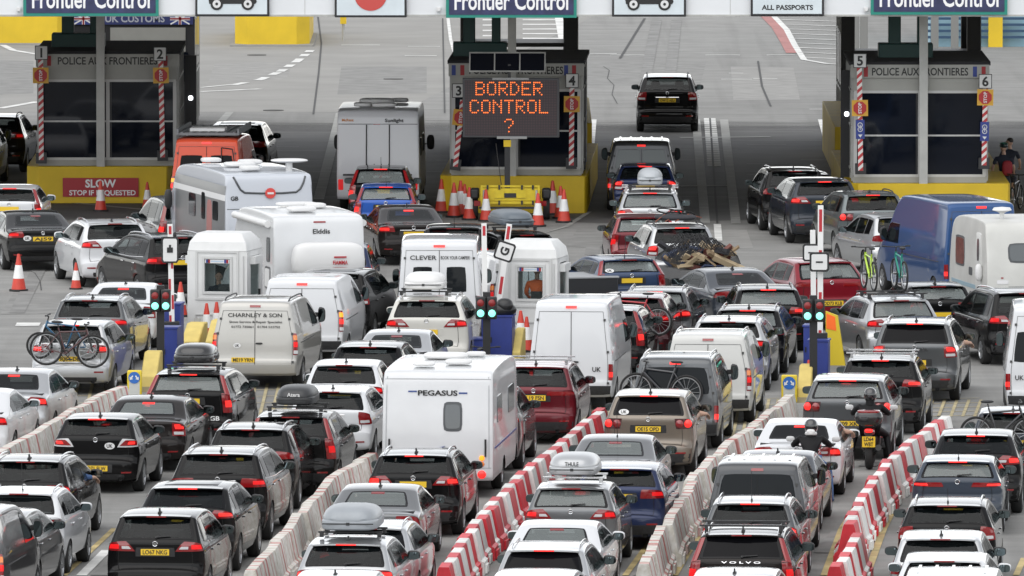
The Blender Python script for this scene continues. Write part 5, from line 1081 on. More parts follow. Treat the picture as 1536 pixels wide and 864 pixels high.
# orange camper van with its roof platform
r, s = V(310, 210, 4, dict(kind='van', L=5.9, W=2.02, H=2.30, belt=1.15, R=.35), 'orange', 'orange camper van with a grey roof platform and a white roof hatch', lamp='van', lit=2, name='camper_van', cat='camper van', windows=(1.28, 1.85, .12, .80), tumble=.13, glass=TINT)
m = MB(); m.box((0, 2.3, 2.40), (1.62, 3.6, .07)); [m.box((x, 2.3, 2.445), (.05, 3.6, .03)) for x in np.linspace(-.72, .72, 7)]; [m.box((sg*.83, 2.3, 2.46), (.05, 3.7, .17)) for sg in (-1, 1)]; m.build('roof_platform', [mat('grey_platform', (.16, .17, .18), .5)], r)
m = MB(); m.box((-.05, 1.2, 2.50), (.95, .8, .08)); m.build('roof_hatch', [WHITE], r)
m = MB(); m.tube([(.42, -.06, 1.4), (.42, -.06, 2.06), (.72, -.02, 2.02), (.80, .0, 1.4)], .018, 6); m.build('ladder', [TRIM], r)
V(355, 188, 3, S, 'black', 'black car just ahead of the orange camper van', lit=0, ant=None, roofglass=True)
V(286, 300, -13, M_, 'gunmetal', 'grey car mostly hidden to the left of the silver motorhome', lit=2, lamp='tall', H=1.75)
# ------------------------------------------------------------------ trailers
t = thing('box_trailer', 'low black covered trailer behind the dark blue hatchback', 'trailer', at(889, 479), -R_(-14), 'trailers')
m = MB(); m.box((0, .75, .72), (1.25, 1.6, .55)); bevel(m.build('box', [mat('black_trailer', (.012, .013, .016), .4, coat=.3)], t), .02)
m = MB(); m.box((0, .75, 1.02), (1.30, 1.66, .05)); bevel(m.build('cover', [mat('grey_canvas', (.30, .31, .32), .7, bump=.2)], t), .015)
for sg in (-1, 1):
    m = MB(); m.lathe([(.16, -.08), (.26, -.08), (.28, 0), (.26, .08), (.16, .08), (0, .06)], (sg*.72, .8, .28), 20, axis='x'); m.build('wheel', [TYRE], t)
    m = MB(); m.box((sg*.55, -.06, .52), (.16, .03, .09)); m.build('tail_light', [RED], t)
m = MB(); m.cyl((0, 1.5, .42), (0, 2.8, .42), .04); m.build('drawbar', [TRIM], t)
t = thing('junk_trailer', 'trailer heaped with timber, bundles and rubbish under a dark net', 'trailer', at(1064, 457), -R_(-14), 'trailers')
m = MB(); m.box((0, 1.1, .62), (1.5, 2.3, .45)); m.build('box', [mat('trailer_grey', (.12, .12, .12), .6)], t)
rr = random.Random(3)
cols = [mat('old_timber', (.24, .17, .10), .8, noise=.3), mat('dark_bundle', (.03, .03, .035), .9), mat('blue_plastic', (.025, .04, .09), .5), mat('rusty_red_tin', (.13, .04, .03), .6), mat('pale_wood', (.42, .33, .21), .8)]
for k, c in enumerate(cols):
    m = MB()
    for _ in range(15):
        l = rr.uniform(.2, .85); M = Matrix.Rotation(rr.uniform(-1, 1), 3, 'Z') @ Matrix.Rotation(rr.uniform(-.7, .7), 3, 'Y') @ Matrix.Rotation(rr.uniform(-.7, .7), 3, 'X')
        m.box((rr.uniform(-.6, .6), rr.uniform(.1, 2.0), rr.uniform(.85, 1.35)), (l, rr.uniform(.04, .18), rr.uniform(.03, .15)), 0, M)
    m.build(('timber', 'bundle', 'plastic_sheet', 'tin', 'plank')[k], [c], t)
m = MB(); NX, NY = 20, 22
gx = lambda i, j: Vector((-.78 + 1.56*i/NX, -.05 + 2.3*j/NY, 1.0 + .66*math.sin(math.pi*min(1, max(0, i/NX)))**.6*(.75 + .25*math.sin(3*j/NY*math.pi + i*.7))))
for i in range(NX + 1):
    for j in range(NY + 1):
        if i < NX: m.cyl(gx(i, j), gx(i + 1, j), (.011), n=4, caps=False)
        if j < NY: m.cyl(gx(i, j), gx(i, j + 1), .008, n=4, caps=False)
m.build('cargo_net', [mat('dark_net', (.02, .02, .022), .8)], t)
for sg in (-1, 1):
    m = MB(); m.lathe([(.16, -.08), (.28, -.08), (.30, 0), (.28, .08), (.16, .08), (0, .06)], (sg*.82, 1.1, .30), 20, axis='x'); m.build('wheel', [TYRE], t)
m = MB(); m.cyl((0, 2.2, .42), (0, 3.6, .42), .04); m.build('drawbar', [TRIM], t)
# ------------------------------------------------------------------ bicycles
def bicycle(label, frame_m, M, name='bicycle', R=.34, tyre_m=None, seat_h=.98, flat=False):
    """built along +x (front) standing on z=0, then placed by the matrix M"""
    t = thing(name, label, 'bicycle', group='bicycles'); t.matrix_world = M; tm = tyre_m or TYRE
    xr, xf = -.52, .53; bb = Vector((-.08, 0, .28)); hd = Vector((.36, 0, .86)); hb = Vector((.40, 0, .74)); st = Vector((-.25, 0, .80))
    for x in (xr, xf):
        w = MB(); w.torus((x, 0, R), (0, 1, 0), R - .022, .024, 32, 8); wo_ = w.build('wheel', [tm], t)
        w = MB(); w.torus((x, 0, R), (0, 1, 0), R - .06, .012, 32, 6); w.cyl((x, -.04, R), (x, .04, R), .03, n=10)
        for k in range(14):
            a = 2*math.pi*k/14; w.cyl((x, .02*(-1)**k, R), (x + (R - .06)*math.cos(a), 0, R + (R - .06)*math.sin(a)), .003, n=3, caps=False)
        w.torus((x, -.03, R), (0, 1, 0), .075, .006, 16, 4); w.build('rim', [RIM], wo_)
    f = MB(); f.tube([bb, hb], .024); f.tube([st - Vector((0, 0, .04)), hd - Vector((.01, 0, .05))], .02); f.tube([bb, st + Vector((-.02, 0, .05))], .019)
    for s_ in (-.045, .045): f.tube([bb + Vector((0, s_*.6, 0)), (xr, s_, R)], .012); f.tube([st + Vector((0, s_*.4, -.05)), (xr, s_, R)], .010)
    f.tube([hb, hd], .026); f.build('frame', [frame_m], t)
    f = MB(); f.tube([hb, hb + Vector((.02, 0, -.05))], .02)
    for s_ in (-.05, .05): f.tube([hb + Vector((.02, s_, -.05)), (xf, s_, R)], .017)
    f.build('fork', [mat('dark_metal', (.03, .03, .03), .4, .5)], t)
    f = MB(); top_ = hd + Vector((-.02, 0, .10)); f.tube([hd, top_, top_ + Vector((.06, 0, .01))], .016); c = top_ + Vector((.06, 0, .01)); w_ = .06 if flat else .34
    f.tube([c + Vector((-.04, -w_, .02)), c + Vector((0, -w_*.3, 0)), c + Vector((0, w_*.3, 0)), c + Vector((-.04, w_, .02))], .013)
    for s_ in (-1, 1): f.cyl(c + Vector((-.04, s_*w_, .02)), c + Vector((-.05, s_*(w_ - .11), .02)), .018, n=8)
    f.build('handlebar', [TRIM], t)
    f = MB(); f.tube([st, (-.29, 0, seat_h - .04)], .013); f.blob((-.30, 0, seat_h), (.27, .14, .06), 2.6, 8, 0, lambda q: [q[0], q[1]*(1 - .55*max(0, q[0])), q[2]]); f.build('saddle', [TRIM], t)
    f = MB(); f.torus(bb + Vector((0, -.04, 0)), (0, 1, 0), .085, .01, 18, 5); f.tube([bb + Vector((0, -.06, 0)), bb + Vector((.12, -.07, -.11))], .012); f.tube([bb + Vector((0, .06, 0)), bb + Vector((-.12, .07, .11))], .012)
    f.box(bb + Vector((.12, -.12, -.11)), (.1, .1, .025)); f.box(bb + Vector((-.12, .12, .11)), (.1, .1, .025)); f.build('crank', [mat('dark_metal', (.03, .03, .03), .4, .5)], t)
    return t
def on_back(car, dy, z, x=0, flip=False, tilt=0., lean=0.):
    """a bicycle hung across the tail of a vehicle, dy behind its bumper"""
    Mc = Matrix.Translation(car.location) @ Matrix.Rotation(car.rotation_euler.z, 4, 'Z')
    return Mc @ Matrix.Translation((x, dy, z)) @ Matrix.Rotation(math.pi if flip else 0, 4, 'Z') @ Matrix.Rotation(tilt, 4, 'Y') @ Matrix.Rotation(lean, 4, 'X')
cm = lambda n, c: mat(n, c, .3, .1, coat=.6)
bicycle('dark bicycle with a red frame tube, outermost on the silver hatchback', cm('black_red_frame', (.05, .008, .009)), on_back(F9[0], -.30, .66, .02, False, .05), R=.375)
bicycle('blue bicycle behind the dark one on the silver hatchback', cm('blue_frame', (.02, .10, .20)), on_back(F9[0], -.12, .80, -.14, True, -.03), R=.30, seat_h=.92)
bicycle('dark mountain bike on the tail of the grey window van', cm('charcoal_frame', (.05, .052, .056)), on_back(F88[0], -.22, .92, -.28, True, -.04), R=.36)
bicycle('red bicycle on the tailgate of the dark red sport utility', cm('red_frame', (.40, .02, .03)), on_back(F96[0], -.2, .70, .14, True, 0), R=.34)
rcar = [o for o in bpy.data.objects if o.get('label', '').startswith('dark car with a bicycle')][0]
bicycle('black bicycle across the tailgate of the dark car at the right edge', cm('black_frame', (.012, .012, .014)), on_back(rcar, -.16, .80, -.2, False, 0), R=.34)
for x, n, c, lb in ((-.50, 'lime_frame', (.42, .62, .03), 'lime green bicycle upright on the roof of the silver estate'), (.22, 'teal_frame', (.02, .36, .34), 'teal bicycle upright on the roof of the silver estate')):
    p, rz = on_roof(F57[0], F57[1], 1.6, .12, x)
    bicycle(lb, cm(n, c), Matrix.Translation(p) @ Matrix.Rotation(rz + math.pi/2, 4, 'Z'), R=.35)
bicycle('black bicycle standing end on before the blue bins of the middle lane', cm('black_frame', (.012, .012, .014)), Matrix.Translation(at(724, 588)) @ Matrix.Rotation(R_(80), 4, 'Z'))
# folded load on the silver sport utility's rack
p, rz = on_roof(F43[0], F43[1], 1.3, .06)
t = thing('roof_load', 'dark bundle of bikes and straps lashed on the silver sport utility roof rack', 'roof load', p, rz)
m = MB(); rr = random.Random(5)
m.blob((0, .2, .09), (1.05, 1.2, .17), 2.5, 10)
m.build('bundle', [cols[1]], t)
m = MB()
for k in range(3): m.torus((rr.uniform(-.2, .2), rr.uniform(-.2, .4), .14 + .05*k), (rr.uniform(-.2, .2), .25, 1), .30, .018, 26, 6)
m.build('wheel', [TYRE], t)
m = MB()
for k in range(3): m.tube([(-.6 + .25*k, -.5, .02), (-.3 + .3*k, 0, .17), (.1 + .3*k, .5, .05)], .014, 5)
m.build('strap', [mat('orange_strap', (.22, .06, .03), .6)], t)
# ski rack bars on the black one already carry clamps
# ------------------------------------------------------------------ message board on its trailer
c0 = at(766, 329); Yb = c0.y; up = lambda px, py, Y=Yb: at_y(px, py, Y)
t = thing('message_board', 'solar message board trailer reading BORDER CONTROL ? in amber dots', 'message board', c0, R_(-1))
lx = lambda px: up(px, 300).x - c0.x; lz = lambda py: up(768, py).z
w, h = lx(839) - lx(694), lz(117) - lz(206); xc, zc = (lx(694) + lx(839))/2, (lz(117) + lz(206))/2
m = MB(); m.box((xc, 0, zc), (w, .22, h)); bevel(m.build('screen_case', [mat('screen_case', (.05, .05, .055), .5)], t), .015)
def led():
    m = bpy.data.materials.new('led_panel'); m.use_nodes = True; n = m.node_tree; b = n.nodes['Principled BSDF']; tc = n.nodes.new('ShaderNodeTexCoord'); br = n.nodes.new('ShaderNodeTexVoronoi'); br.inputs['Scale'].default_value = 14; br.inputs['Randomness'].default_value = 0; br.feature = 'F1'
    n.links.new(tc.outputs['Object'], br.inputs['Vector']); rp = n.nodes.new('ShaderNodeValToRGB'); rp.color_ramp.elements[0].color = (.065, .034, .036, 1); rp.color_ramp.elements[1].color = (.028, .019, .023, 1); rp.color_ramp.elements[0].position = .2; rp.color_ramp.elements[1].position = .55
    n.links.new(br.outputs['Distance'], rp.inputs[0]); n.links.new(rp.outputs[0], b.inputs['Base Color']); b.inputs['Roughness'].default_value = .5; return m
m = MB(); m.box((xc, -.115, zc), (w - .12, .02, h - .10)); scr = m.build('screen', [led()], t)
F57_ = {'B': '1111010001100011111010001100011111 0', 'O': '', }
DOT = {'B': ['11110', '10001', '10001', '11110', '10001', '10001', '11110'], 'O': ['01110', '10001', '10001', '10001', '10001', '10001', '01110'], 'R': ['11110', '10001', '10001', '11110', '10100', '10010', '10001'], 'D': ['11100', '10010', '10001', '10001', '10001', '10010', '11100'],
       'E': ['11111', '10000', '10000', '11110', '10000', '10000', '11111'], 'C': ['01110', '10001', '10000', '10000', '10000', '10001', '01110'], 'N': ['10001', '11001', '10101', '10011', '10001', '10001', '10001'], 'T': ['11111', '00100', '00100', '00100', '00100', '00100', '00100'], 'L': ['10000', '10000', '10000', '10000', '10000', '10000', '11111'], '?': ['01110', '10001', '00001', '00010', '00100', '00000', '00100']}
pitch = (lx(813) - lx(715))/34.
for word, yc, wid in (('BORDER', 132.5, 35), ('CONTROL', 159.5, 41), ('?', 188, 5)):
    xcc = lx(763.5)
    for li, ch in enumerate(word):
        m = MB()
        for r_ in range(7):
            for k in range(5):
                if DOT[ch][r_][k] == '1':
                    x = xcc + (li*6 + k - (len(word)*6 - 2)/2)*pitch; z = lz(yc) + (3 - r_)*pitch*1.05; m.cyl((x, -.120, z), (x, -.135, z), pitch*.40, pitch*.34, n=8)
        m.build('amber_letter', [mat('lit_amber_dots', (1, .17, .02), .4, emit=.8)], t)
m = MB(); m.box((lx(766), -.12, lz(118)), (1.0, .02, .06)); m.build('maker_strip', [mat('dim_strip', (.30, .30, .30), .6)], t)
m = MB(); m.box((lx(768), -.12, lz(206)), (.82, .02, .07)); m.build('name_strip', [mat('dim_strip', (.30, .30, .30), .6)], t)
m = MB(); M = Matrix.Rotation(R_(-38), 3, 'X'); pc = Vector((lx(761), .1, lz(94))); m.box(pc, (2.06, .03, .62), 0, M)
m.build('solar_panel', [mat('solar_cell', (.008, .009, .014), .5, spec=.1)], t); m = MB(); [m.box(pc + M @ Vector((x, -.02, 0)), (.035, .03, .64), 0, M) for x in (-1.03, -.35, .34, 1.03)]; [m.box(pc + M @ Vector((0, -.02, z)), (2.08, .03, .035), 0, M) for z in (-.31, .31)]; m.build('solar_frame', [STEEL], t)
m = MB(); m.box((lx(764), .05, lz(110)), (.08, .08, .5)); m.box((lx(761), .05, (lz(206) + .55)/2), (.15, .14, lz(206) - .45)); m.box((lx(761), 0, lz(215)), (.2, .18, .18), 1); m.cyl((lx(744), -.1, lz(215)), (lx(753), -.1, .8), .012, n=5); m.build('mast', [DKF, YEL], t)
m = MB(); m.box((0, 0, .62), (1.62, 1.3, .28)); m.box((0, -.66, .72), (1.5, .05, .34)); bevel(m.build('chassis', [mat('trailer_yellow', (.66, .50, .02), .4, noise=.1, nscale=5)], t), .01)
m = MB()
for sg in (-1, 1): m.box((sg*.78, -.66, .72), (.06, .08, .5)); m.box((sg*.3, -.69, .74), (.26, .06, .22))
m.box((0, -.66, .95), (1.62, .06, .05)); m.box((0, -.66, .50), (1.62, .06, .06)); m.build('rear_frame', [_M['trailer_yellow']], t)
m = MB(); [m.box((x, -.72, z), (.05, .05, .12)) for x in (-.62, -.3, .32, .62) for z in (.5, .92)]; m.box((0, -.70, .70), (.32, .04, .12)); m.box((0, -.72, .36), (1.7, .05, .06)); m.build('fittings', [DKF], t)
for sg in (-1, 1):
    m = MB(); m.box((sg*.98, -.1, .72), (.24, .6, .28)); bevel(m.build('mudguard', [DKF], t), .05); m = MB(); m.lathe([(.14, -.09), (.29, -.09), (.31, 0), (.29, .09), (.14, .09), (0, .06)], (sg*.98, -.1, .31), 22, axis='x'); m.build('wheel', [TYRE], t)
    m = MB(); m.box((sg*.90, -.70, .48), (.18, .05, .14)); m.build('tail_light', [RED], t); m = MB(); m.cyl((sg*.72, -.82, .02), (sg*.72, -.82, .85), .028, n=8); m.build('jack_leg', [STEEL], t)
# ------------------------------------------------------------------ cones
CORG = mat('cone_red', (.55, .05, .03), .5, noise=.12, nscale=5); CWH = mat('cone_white_sleeve', (.74, .74, .73), .4, noise=.06, nscale=5); CBK = mat('cone_base', (.02, .02, .02), .7)
def cone_proto(H):
    k = H; ring = lambda z: .17*k*(1 - z)+ .028
    a = MB(); a.lathe([(ring(.0), .05), (ring(.30), .05 + .30*k), (ring(.66), .05 + .66*k), (ring(.95), .05 + .95*k), (.018, .05 + .96*k)], n=20)
    b = MB(); b.lathe([(ring(.30) + .004, .05 + .30*k), (ring(.66) + .004, .05 + .66*k)], n=20)
    c = MB(); c.prism([(-.22*k, -.13*k), (-.13*k, -.22*k), (.13*k, -.22*k), (.22*k, -.13*k), (.22*k, .13*k), (.13*k, .22*k), (-.13*k, .22*k), (-.22*k, .13*k)], .0, .06, plane='xy')
    return [('cone_body', a.mesh('cone_body', [CORG])), ('reflective_sleeve', b.mesh('reflective_sleeve', [CWH])), ('base', c.mesh('base', [CBK]))]
CP = cone_proto(1.0)
def cone(px, py, h, label, group, tilt=(0, 0)):
    t = thing('traffic_cone', label, 'traffic cone', at(px, py), random.uniform(0, 1), group); k = h/ppm(py)
    for n, me in CP: o = link(n, me, t); o.scale = (k, k, k)
    t.rotation_euler = (tilt[0], tilt[1], t.rotation_euler.z); return t
cone(28, 437, 56, 'lone cone in the open at the left, nearest the silver car with bicycles', 'cones at the left'); cone(114, 434, 40, 'pale faded cone in front of the white sport utility', 'cones at the left'); cone(151, 317, 46, 'cone right in front of the SLOW board', 'cones at the left'); cone(221, 313, 40, 'cone at the right end of the left yellow plinth', 'cones at the left'); cone(184, 428, 20, 'small cone tip over the white saloon roof beside the black sport utility', 'cones at the left')
for px, py, h, lb in ((662, 319, 50, 'leftmost cone before the middle plinth'), (681, 326, 52, 'second cone from the left before the middle plinth'), (691, 324, 53, 'third cone from the left before the middle plinth, behind its neighbours'), (697, 324, 48, 'fourth cone from the left before the middle plinth'), (704, 330, 49, 'front cone of the left cluster before the middle plinth'), (729, 332, 48, 'cone standing before the left leg of the message board trailer'), (807, 340, 50, 'cone standing before the right leg of the message board trailer'), (829, 322, 51, 'rearmost of three cones right of the message board trailer'), (841, 328, 49, 'middle of three cones right of the message board trailer'), (846, 334, 50, 'front cone of three right of the message board trailer')):
    cone(px, py, h, lb, 'cones around the message board')
for px, py, h, lb in ((310, 511, 56, 'cone leaning before the left kiosk, left of its pair'), (325, 508, 55, 'cone before the left kiosk, right of its pair'), (271, 475, 52, 'cone behind the left boom beside the left kiosk'), (781, 528, 62, 'cone before the right kiosk, left of its pair'), (790, 528, 53, 'cone before the right kiosk, right of its pair'), (1213, 590, 50, 'cone behind the pale wedge by the right keep left sign')): cone(px, py, h, lb, 'cones beside the kiosks')
# ------------------------------------------------------------------ white kiosks
KW = mat('kiosk_white', (.60, .605, .60), .4, noise=.05, nscale=3); SIGNK = mat('sign_black', (.012, .012, .013), .5); KTR = mat('kiosk_trim', (.50, .505, .50), .4)
def kiosk(pxl, pxr, py, ptop, a, label, win):
    s_ = ppm(py); P0 = at(pxl, py); P1 = at(pxr, py); w = (P1.x - P0.x)/math.cos(R_(a)); d = w*1.02; H = (py - ptop)/s_/math.cos(PITCH) - .1
    c = (P0 + P1)/2; t = thing('kiosk', label, 'kiosk', c, -R_(a), 'white inspection kiosks')
    z1 = H - .42
    wx0, wx1 = [((p - 768)/s_ - c.x)/math.cos(R_(a)) for p in win[:2]]; wz0, wz1 = (py - win[3])/s_, (py - win[2])/s_; xm, zm = (wx0 + wx1)/2, (wz0 + wz1)/2; ww, wh = wx1 - wx0, wz1 - wz0
    T = .06; m = MB()   # front wall around the opening, then the other walls
    m.box(((-w/2 + wx0)/2, T/2, z1/2), (wx0 + w/2, T, z1)); m.box(((w/2 + wx1)/2, T/2, z1/2), (w/2 - wx1, T, z1)); m.box((xm, T/2, wz0/2), (ww, T, wz0)); m.box((xm, T/2, (wz1 + z1)/2), (ww, T, z1 - wz1))
    z0s, z1s = 1.0, 1.95
    for sg in (-1, 1):
        xx = sg*(w/2 - T/2); m.box((xx, d/2 + T/2, z0s/2), (T, d - T, z0s)); m.box((xx, d/2 + T/2, (z1s + z1)/2), (T, d - T, z1 - z1s)); m.box((xx, .2, (z0s + z1s)/2), (T, .28, z1s - z0s)); m.box((xx, d - .15, (z0s + z1s)/2), (T, .3, z1s - z0s))
    yy = d - T/2; ww_ = w - 2*T - .004; m.box((0, yy, z0s/2), (ww_, T, z0s)); m.box((0, yy, (z1s + z1)/2), (ww_, T, z1 - z1s)); m.box((-ww_/2 + .12, yy, (z0s + z1s)/2), (.24, T, z1s - z0s)); m.box((ww_/2 - .12, yy, (z0s + z1s)/2), (.24, T, z1s - z0s)); m.build('walls', [KW], t)
    m = MB(); ch = .30; m.add([(-w/2, 0, z1), (w/2, 0, z1), (w/2, d, z1), (-w/2, d, z1), (-w/2 + .04, .05, z1 + .22), (w/2 - .05, .05, z1 + .22), (w/2 - .05, d - .05, z1 + .22), (-w/2 + .04, d - .05, z1 + .22), (-w/2 + .16, ch, H), (w/2 - .20, ch, H), (w/2 - .20, d - ch, H), (-w/2 + .16, d - ch, H)],
        [(3, 2, 1, 0), (0, 1, 5, 4), (1, 2, 6, 5), (2, 3, 7, 6), (3, 0, 4, 7), (4, 5, 9, 8), (5, 6, 10, 9), (6, 7, 11, 10), (7, 4, 8, 11), (8, 9, 10, 11)]); bevel(m.build('roof', [KW], t), .02)
    m = MB(); fr = lambda x0, x1, z0, z1_, b, y: [m.box(q[0], q[1]) for q in ((((x0 + x1)/2, y, z0 + b/2), (x1 - x0, .03, b)), (((x0 + x1)/2, y, z1_ - b/2), (x1 - x0, .03, b)), ((x0 + b/2, y, (z0 + z1_)/2), (b, .028, z1_ - z0 - 2*b)), ((x1 - b/2, y, (z0 + z1_)/2), (b, .028, z1_ - z0 - 2*b)))]
    fr(wx0 - .22, wx1 + .22, wz0 - .20, wz1 + .20, .05, -.012); fr(wx0 - .06, wx1 + .06, wz0 - .06, wz1 + .06, .055, -.016)
    m.build('window_frame', [KTR], t)
    m = MB(); m.box((0, -.012, wz0 - .55), (w*.72, .025, .03)); m.box((0, -.012, .12), (w*.72, .025, .03)); m.box((-w*.36, -.012, (wz0 - .43)/2), (.03, .024, wz0 - .7)); m.box((w*.36, -.012, (wz0 - .43)/2), (.03, .024, wz0 - .7)); m.build('panel_moulding', [KTR], t)
    g_ = bpy.data.materials.get('kiosk_glass')
    if not g_:
        g_ = bpy.data.materials.new('kiosk_glass'); g_.use_nodes = True; n = g_.node_tree; b = n.nodes['Principled BSDF']; tr = n.nodes.new('ShaderNodeBsdfTransparent'); mx = n.nodes.new('ShaderNodeMixShader'); b.inputs['Base Color'].default_value = (.04, .05, .05, 1); b.inputs['Roughness'].default_value = .03; tr.inputs[0].default_value = (.86, .9, .9, 1); mx.inputs[0].default_value = .12
        n.links.new(tr.outputs[0], mx.inputs[1]); n.links.new(b.outputs[0], mx.inputs[2]); n.links.new(mx.outputs[0], n.nodes['Material Output'].inputs[0])
    m = MB(); m.box((xm, .03, zm), (ww, .012, wh)); m.build('window', [g_], t)
    m = MB(); m.box((0, d - .03, 1.475), (w - .6, .012, .94)); m.build('rear_window', [g_], t)
    m = MB(); m.box((xm, -.004, wz1 - .055), (ww - .02, .01, .09), 0); m.box((wx0 + .06, -.011, wz1 - .055), (.05, .006, .08), 1); m.box((wx0 + .11, -.011, wz1 - .055), (.05, .006, .08), 2); m.box((wx1 - .06, -.011, wz1 - .055), (.05, .006, .08), 2); m.box((wx1 - .11, -.011, wz1 - .055), (.05, .006, .08), 1); m.box((xm, -.011, wz1 - .055), (ww*.5, .006, .03), 3); m.build('window_strip', [WHITE, FLAGB, FLAGR, mat('pale_blue_strip', (.4, .5, .62), .5)], t)
    for sg in (-1, 1):
        m = MB(); m.box((sg*(w/2 + .06), d*.45, z1 - .22), (.14, d*.5, .18)); m.build('side_canopy', [KW], t); m = MB(); m.box((sg*(w/2 - .03), d/2 + .02, 1.475), (.012, d - .66, .94)); m.build('side_window', [g_], t)
        m = MB(); m.box((sg*(w/2 + .012), d*.45, .6), (.02, d*.5, .7)); m.build('side_panel', [KTR], t)
    m = MB(); m.box((xm, .17, wz0 - .12 + .02), (w - .3, .2, .05)); m.build('desk', [KTR], t); m = MB(); m.box((xm + .12, .16, wz0 + .07), (.26, .04, .20)); m.box((xm + .12, .18, wz0 - .03), (.08, .05, .1)); m.build('monitor', [TRIM], t)
    m = MB(); m.box((0, d/2 + .05, .03), (w - .2, d - .3, .06)); m.build('floor', [TRIM], t)
    m = MB(); m.box((w/2 + .03, d*.72, 1.05), (.05, .04, .16)); m.build('door_handle', [SIGNK], t); m = MB(); m.box((-w*.33, -.012, wz0 - .75), (.16, .012, .22)); m.build('notice', [mat('paper_notice', (.5, .5, .46), .7)], t); m = MB(); m.tube([(w*.44, -.02, .1), (w*.44, -.02, z1 - .1)], .014, 6); m.build('cable_duct', [KTR], t)
    return t, (xm, zm, ww, wh, wz0, w, d)
K1 = kiosk(281, 371, 508, 344, 13, 'left white kiosk with an officer in dark clothes at its window', (306, 344, 388, 437))
K2 = kiosk(748, 836, 519, 355, 11, 'right white kiosk with an officer in an orange vest at its window', (777, 814, 400, 448))
# ------------------------------------------------------------------ people
SKIN = mat('skin', (.48, .30, .22), .55); HAIR = mat('dark_hair', (.02, .016, .012), .6); ORNG = mat('orange_hi_vis', (.95, .16, .02), .7); NAVYC = mat('navy_clothes', (.012, .016, .03), .8); BLK = mat('black_leather', (.006, .006, .007), .6, spec=.2, bump=.3, nscale=25); JEAN = mat('blue_denim', (.05, .10, .22), .85, noise=.2, nscale=12)
def skin_mesh(name, J, E, m, parent, root_i=0, sub=2):
    me = bpy.data.meshes.new(name); me.from_pydata([j[0] for j in J], E, []); o = link(name, me, parent); me.materials.append(m)
    md = o.modifiers.new('skin', 'SKIN'); md.use_smooth_shade = True; md.branch_smoothing = .6
    if not me.skin_vertices: 
        bm = bmesh.new(); bm.from_mesh(me); bm.verts.layers.skin.verify(); bm.to_mesh(me); bm.free()
    for i, j in enumerate(J):
        r = j[1] if isinstance(j[1], tuple) else (j[1], j[1]); me.skin_vertices[0].data[i].radius = r; me.skin_vertices[0].data[i].use_root = (i == root_i)
    sb = o.modifiers.new('smooth', 'SUBSURF'); sb.levels = sb.render_levels = sub
    return o
def hand(parent_name, wrist, d, up_, m, parent, side=1, s_=1.0):
    """palm, four unequal bent fingers and a thumb from its side"""
    d = Vector(d).normalized(); u = Vector(up_).normalized(); l = d.cross(u).normalized()*side; w = Vector(wrist); mb = MB()
    P = w + d*.05*s_; R3 = Matrix((d, l, u)).transposed(); mb.blob((0, 0, 0), (.10*s_, .085*s_, .032*s_), 3, 8); mb.v = [tuple(R3 @ Vector(q) + P) for q in mb.v]
    for k, (o_, L) in enumerate(((-.031, .062), (-.010, .074), (.011, .069), (.031, .054))):
        a = w + d*.092*s_ + l*o_*s_; b = a + (d*.8 - u*.25)*L*.5*s_; c = b + (d*.5 - u*.75)*L*.5*s_; mb.cyl(a, b, .0095*s_, .0088*s_, 8); mb.cyl(b, c, .0088*s_, .007*s_, 8)
    a = w + d*.03*s_ - l*.038*s_; b = a + (d*.6 - l*.7 - u*.2)*.04*s_; c = b + (d*.85 - l*.2 - u*.4)*.035*s_; mb.cyl(a, b, .0115*s_, .010*s_, 8); mb.cyl(b, c, .010*s_, .008*s_, 8)
    return mb.build('hand', [m], parent)
def head(t, c, face, helmet=None, r=.105, hairm=HAIR):
    """c = centre of the head, face = direction it looks"""
    f = Vector((face[0], face[1], 0)).normalized(); M = Matrix(((f.y, f.x, 0), (-f.x, f.y, 0), (0, 0, 1))); c = Vector(c)
    m = MB(); m.blob((0, 0, 0), (.155, .195, .235), 2.2, 12, 0, lambda q: [q[0]*(1 - .22*max(0, -q[2])), q[1]*(1 - .12*max(0, -q[2])), q[2]]); m.blob((0, .10, -.02), (.03, .045, .05), 2.2, 6); [m.blob((sg*.08, -.01, 0), (.022, .05, .065), 2.2, 6) for sg in (-1, 1)]; m.cyl((0, -.01, -.08), (0, -.02, -.19), .052, .06, 12)
    m.blob((0, .085, -.065), (.05, .02, .016), 2.4, 6); m.xform(Matrix.Translation(c) @ M.to_4x4()); m.build('head', [SKIN], t)
    m = MB(); [m.blob((sg*.035, .09, .015), (.026, .018, .016), 2.2, 6) for sg in (-1, 1)]; m.xform(Matrix.Translation(c) @ M.to_4x4()); m.build('eyes', [INK], t)
    m = MB()
    if helmet == 'full': m.blob((0, -.005, .01), (.27, .32, .31), 2.3, 14); m.box((0, .10, -.07), (.16, .10, .09))
    elif helmet == 'cycle': m.blob((0, -.01, .07), (.20, .29, .16), 2.3, 12); [m.blob((x, -.01, .105), (.03, .26, .11), 2.3, 8, 1) for x in (-.05, 0, .05)]
    else: m.blob((0, -.02, .045), (.168, .19, .18), 2.2, 12, 0, lambda q: [q[0], q[1], max(q[2], -.45 if q[1] < .2 else .1)])
    m.xform(Matrix.Translation(c) @ M.to_4x4()); hm = {'full': [mat('black_helmet', (.012, .012, .014), .12, coat=1)], 'cycle': [mat('dark_cycle_helmet', (.02, .04, .04), .3, coat=.5), mat('green_helmet_vent', (.05, .25, .18), .4)], None: [hairm]}[helmet]; m.build('helmet' if helmet else 'hair', hm, t)
    if helmet == 'full':
        m = MB(); m.blob((0, .11, .02), (.20, .10, .09), 2.6, 8); m.xform(Matrix.Translation(c) @ M.to_4x4()); m.build('visor', [GLASS], t)
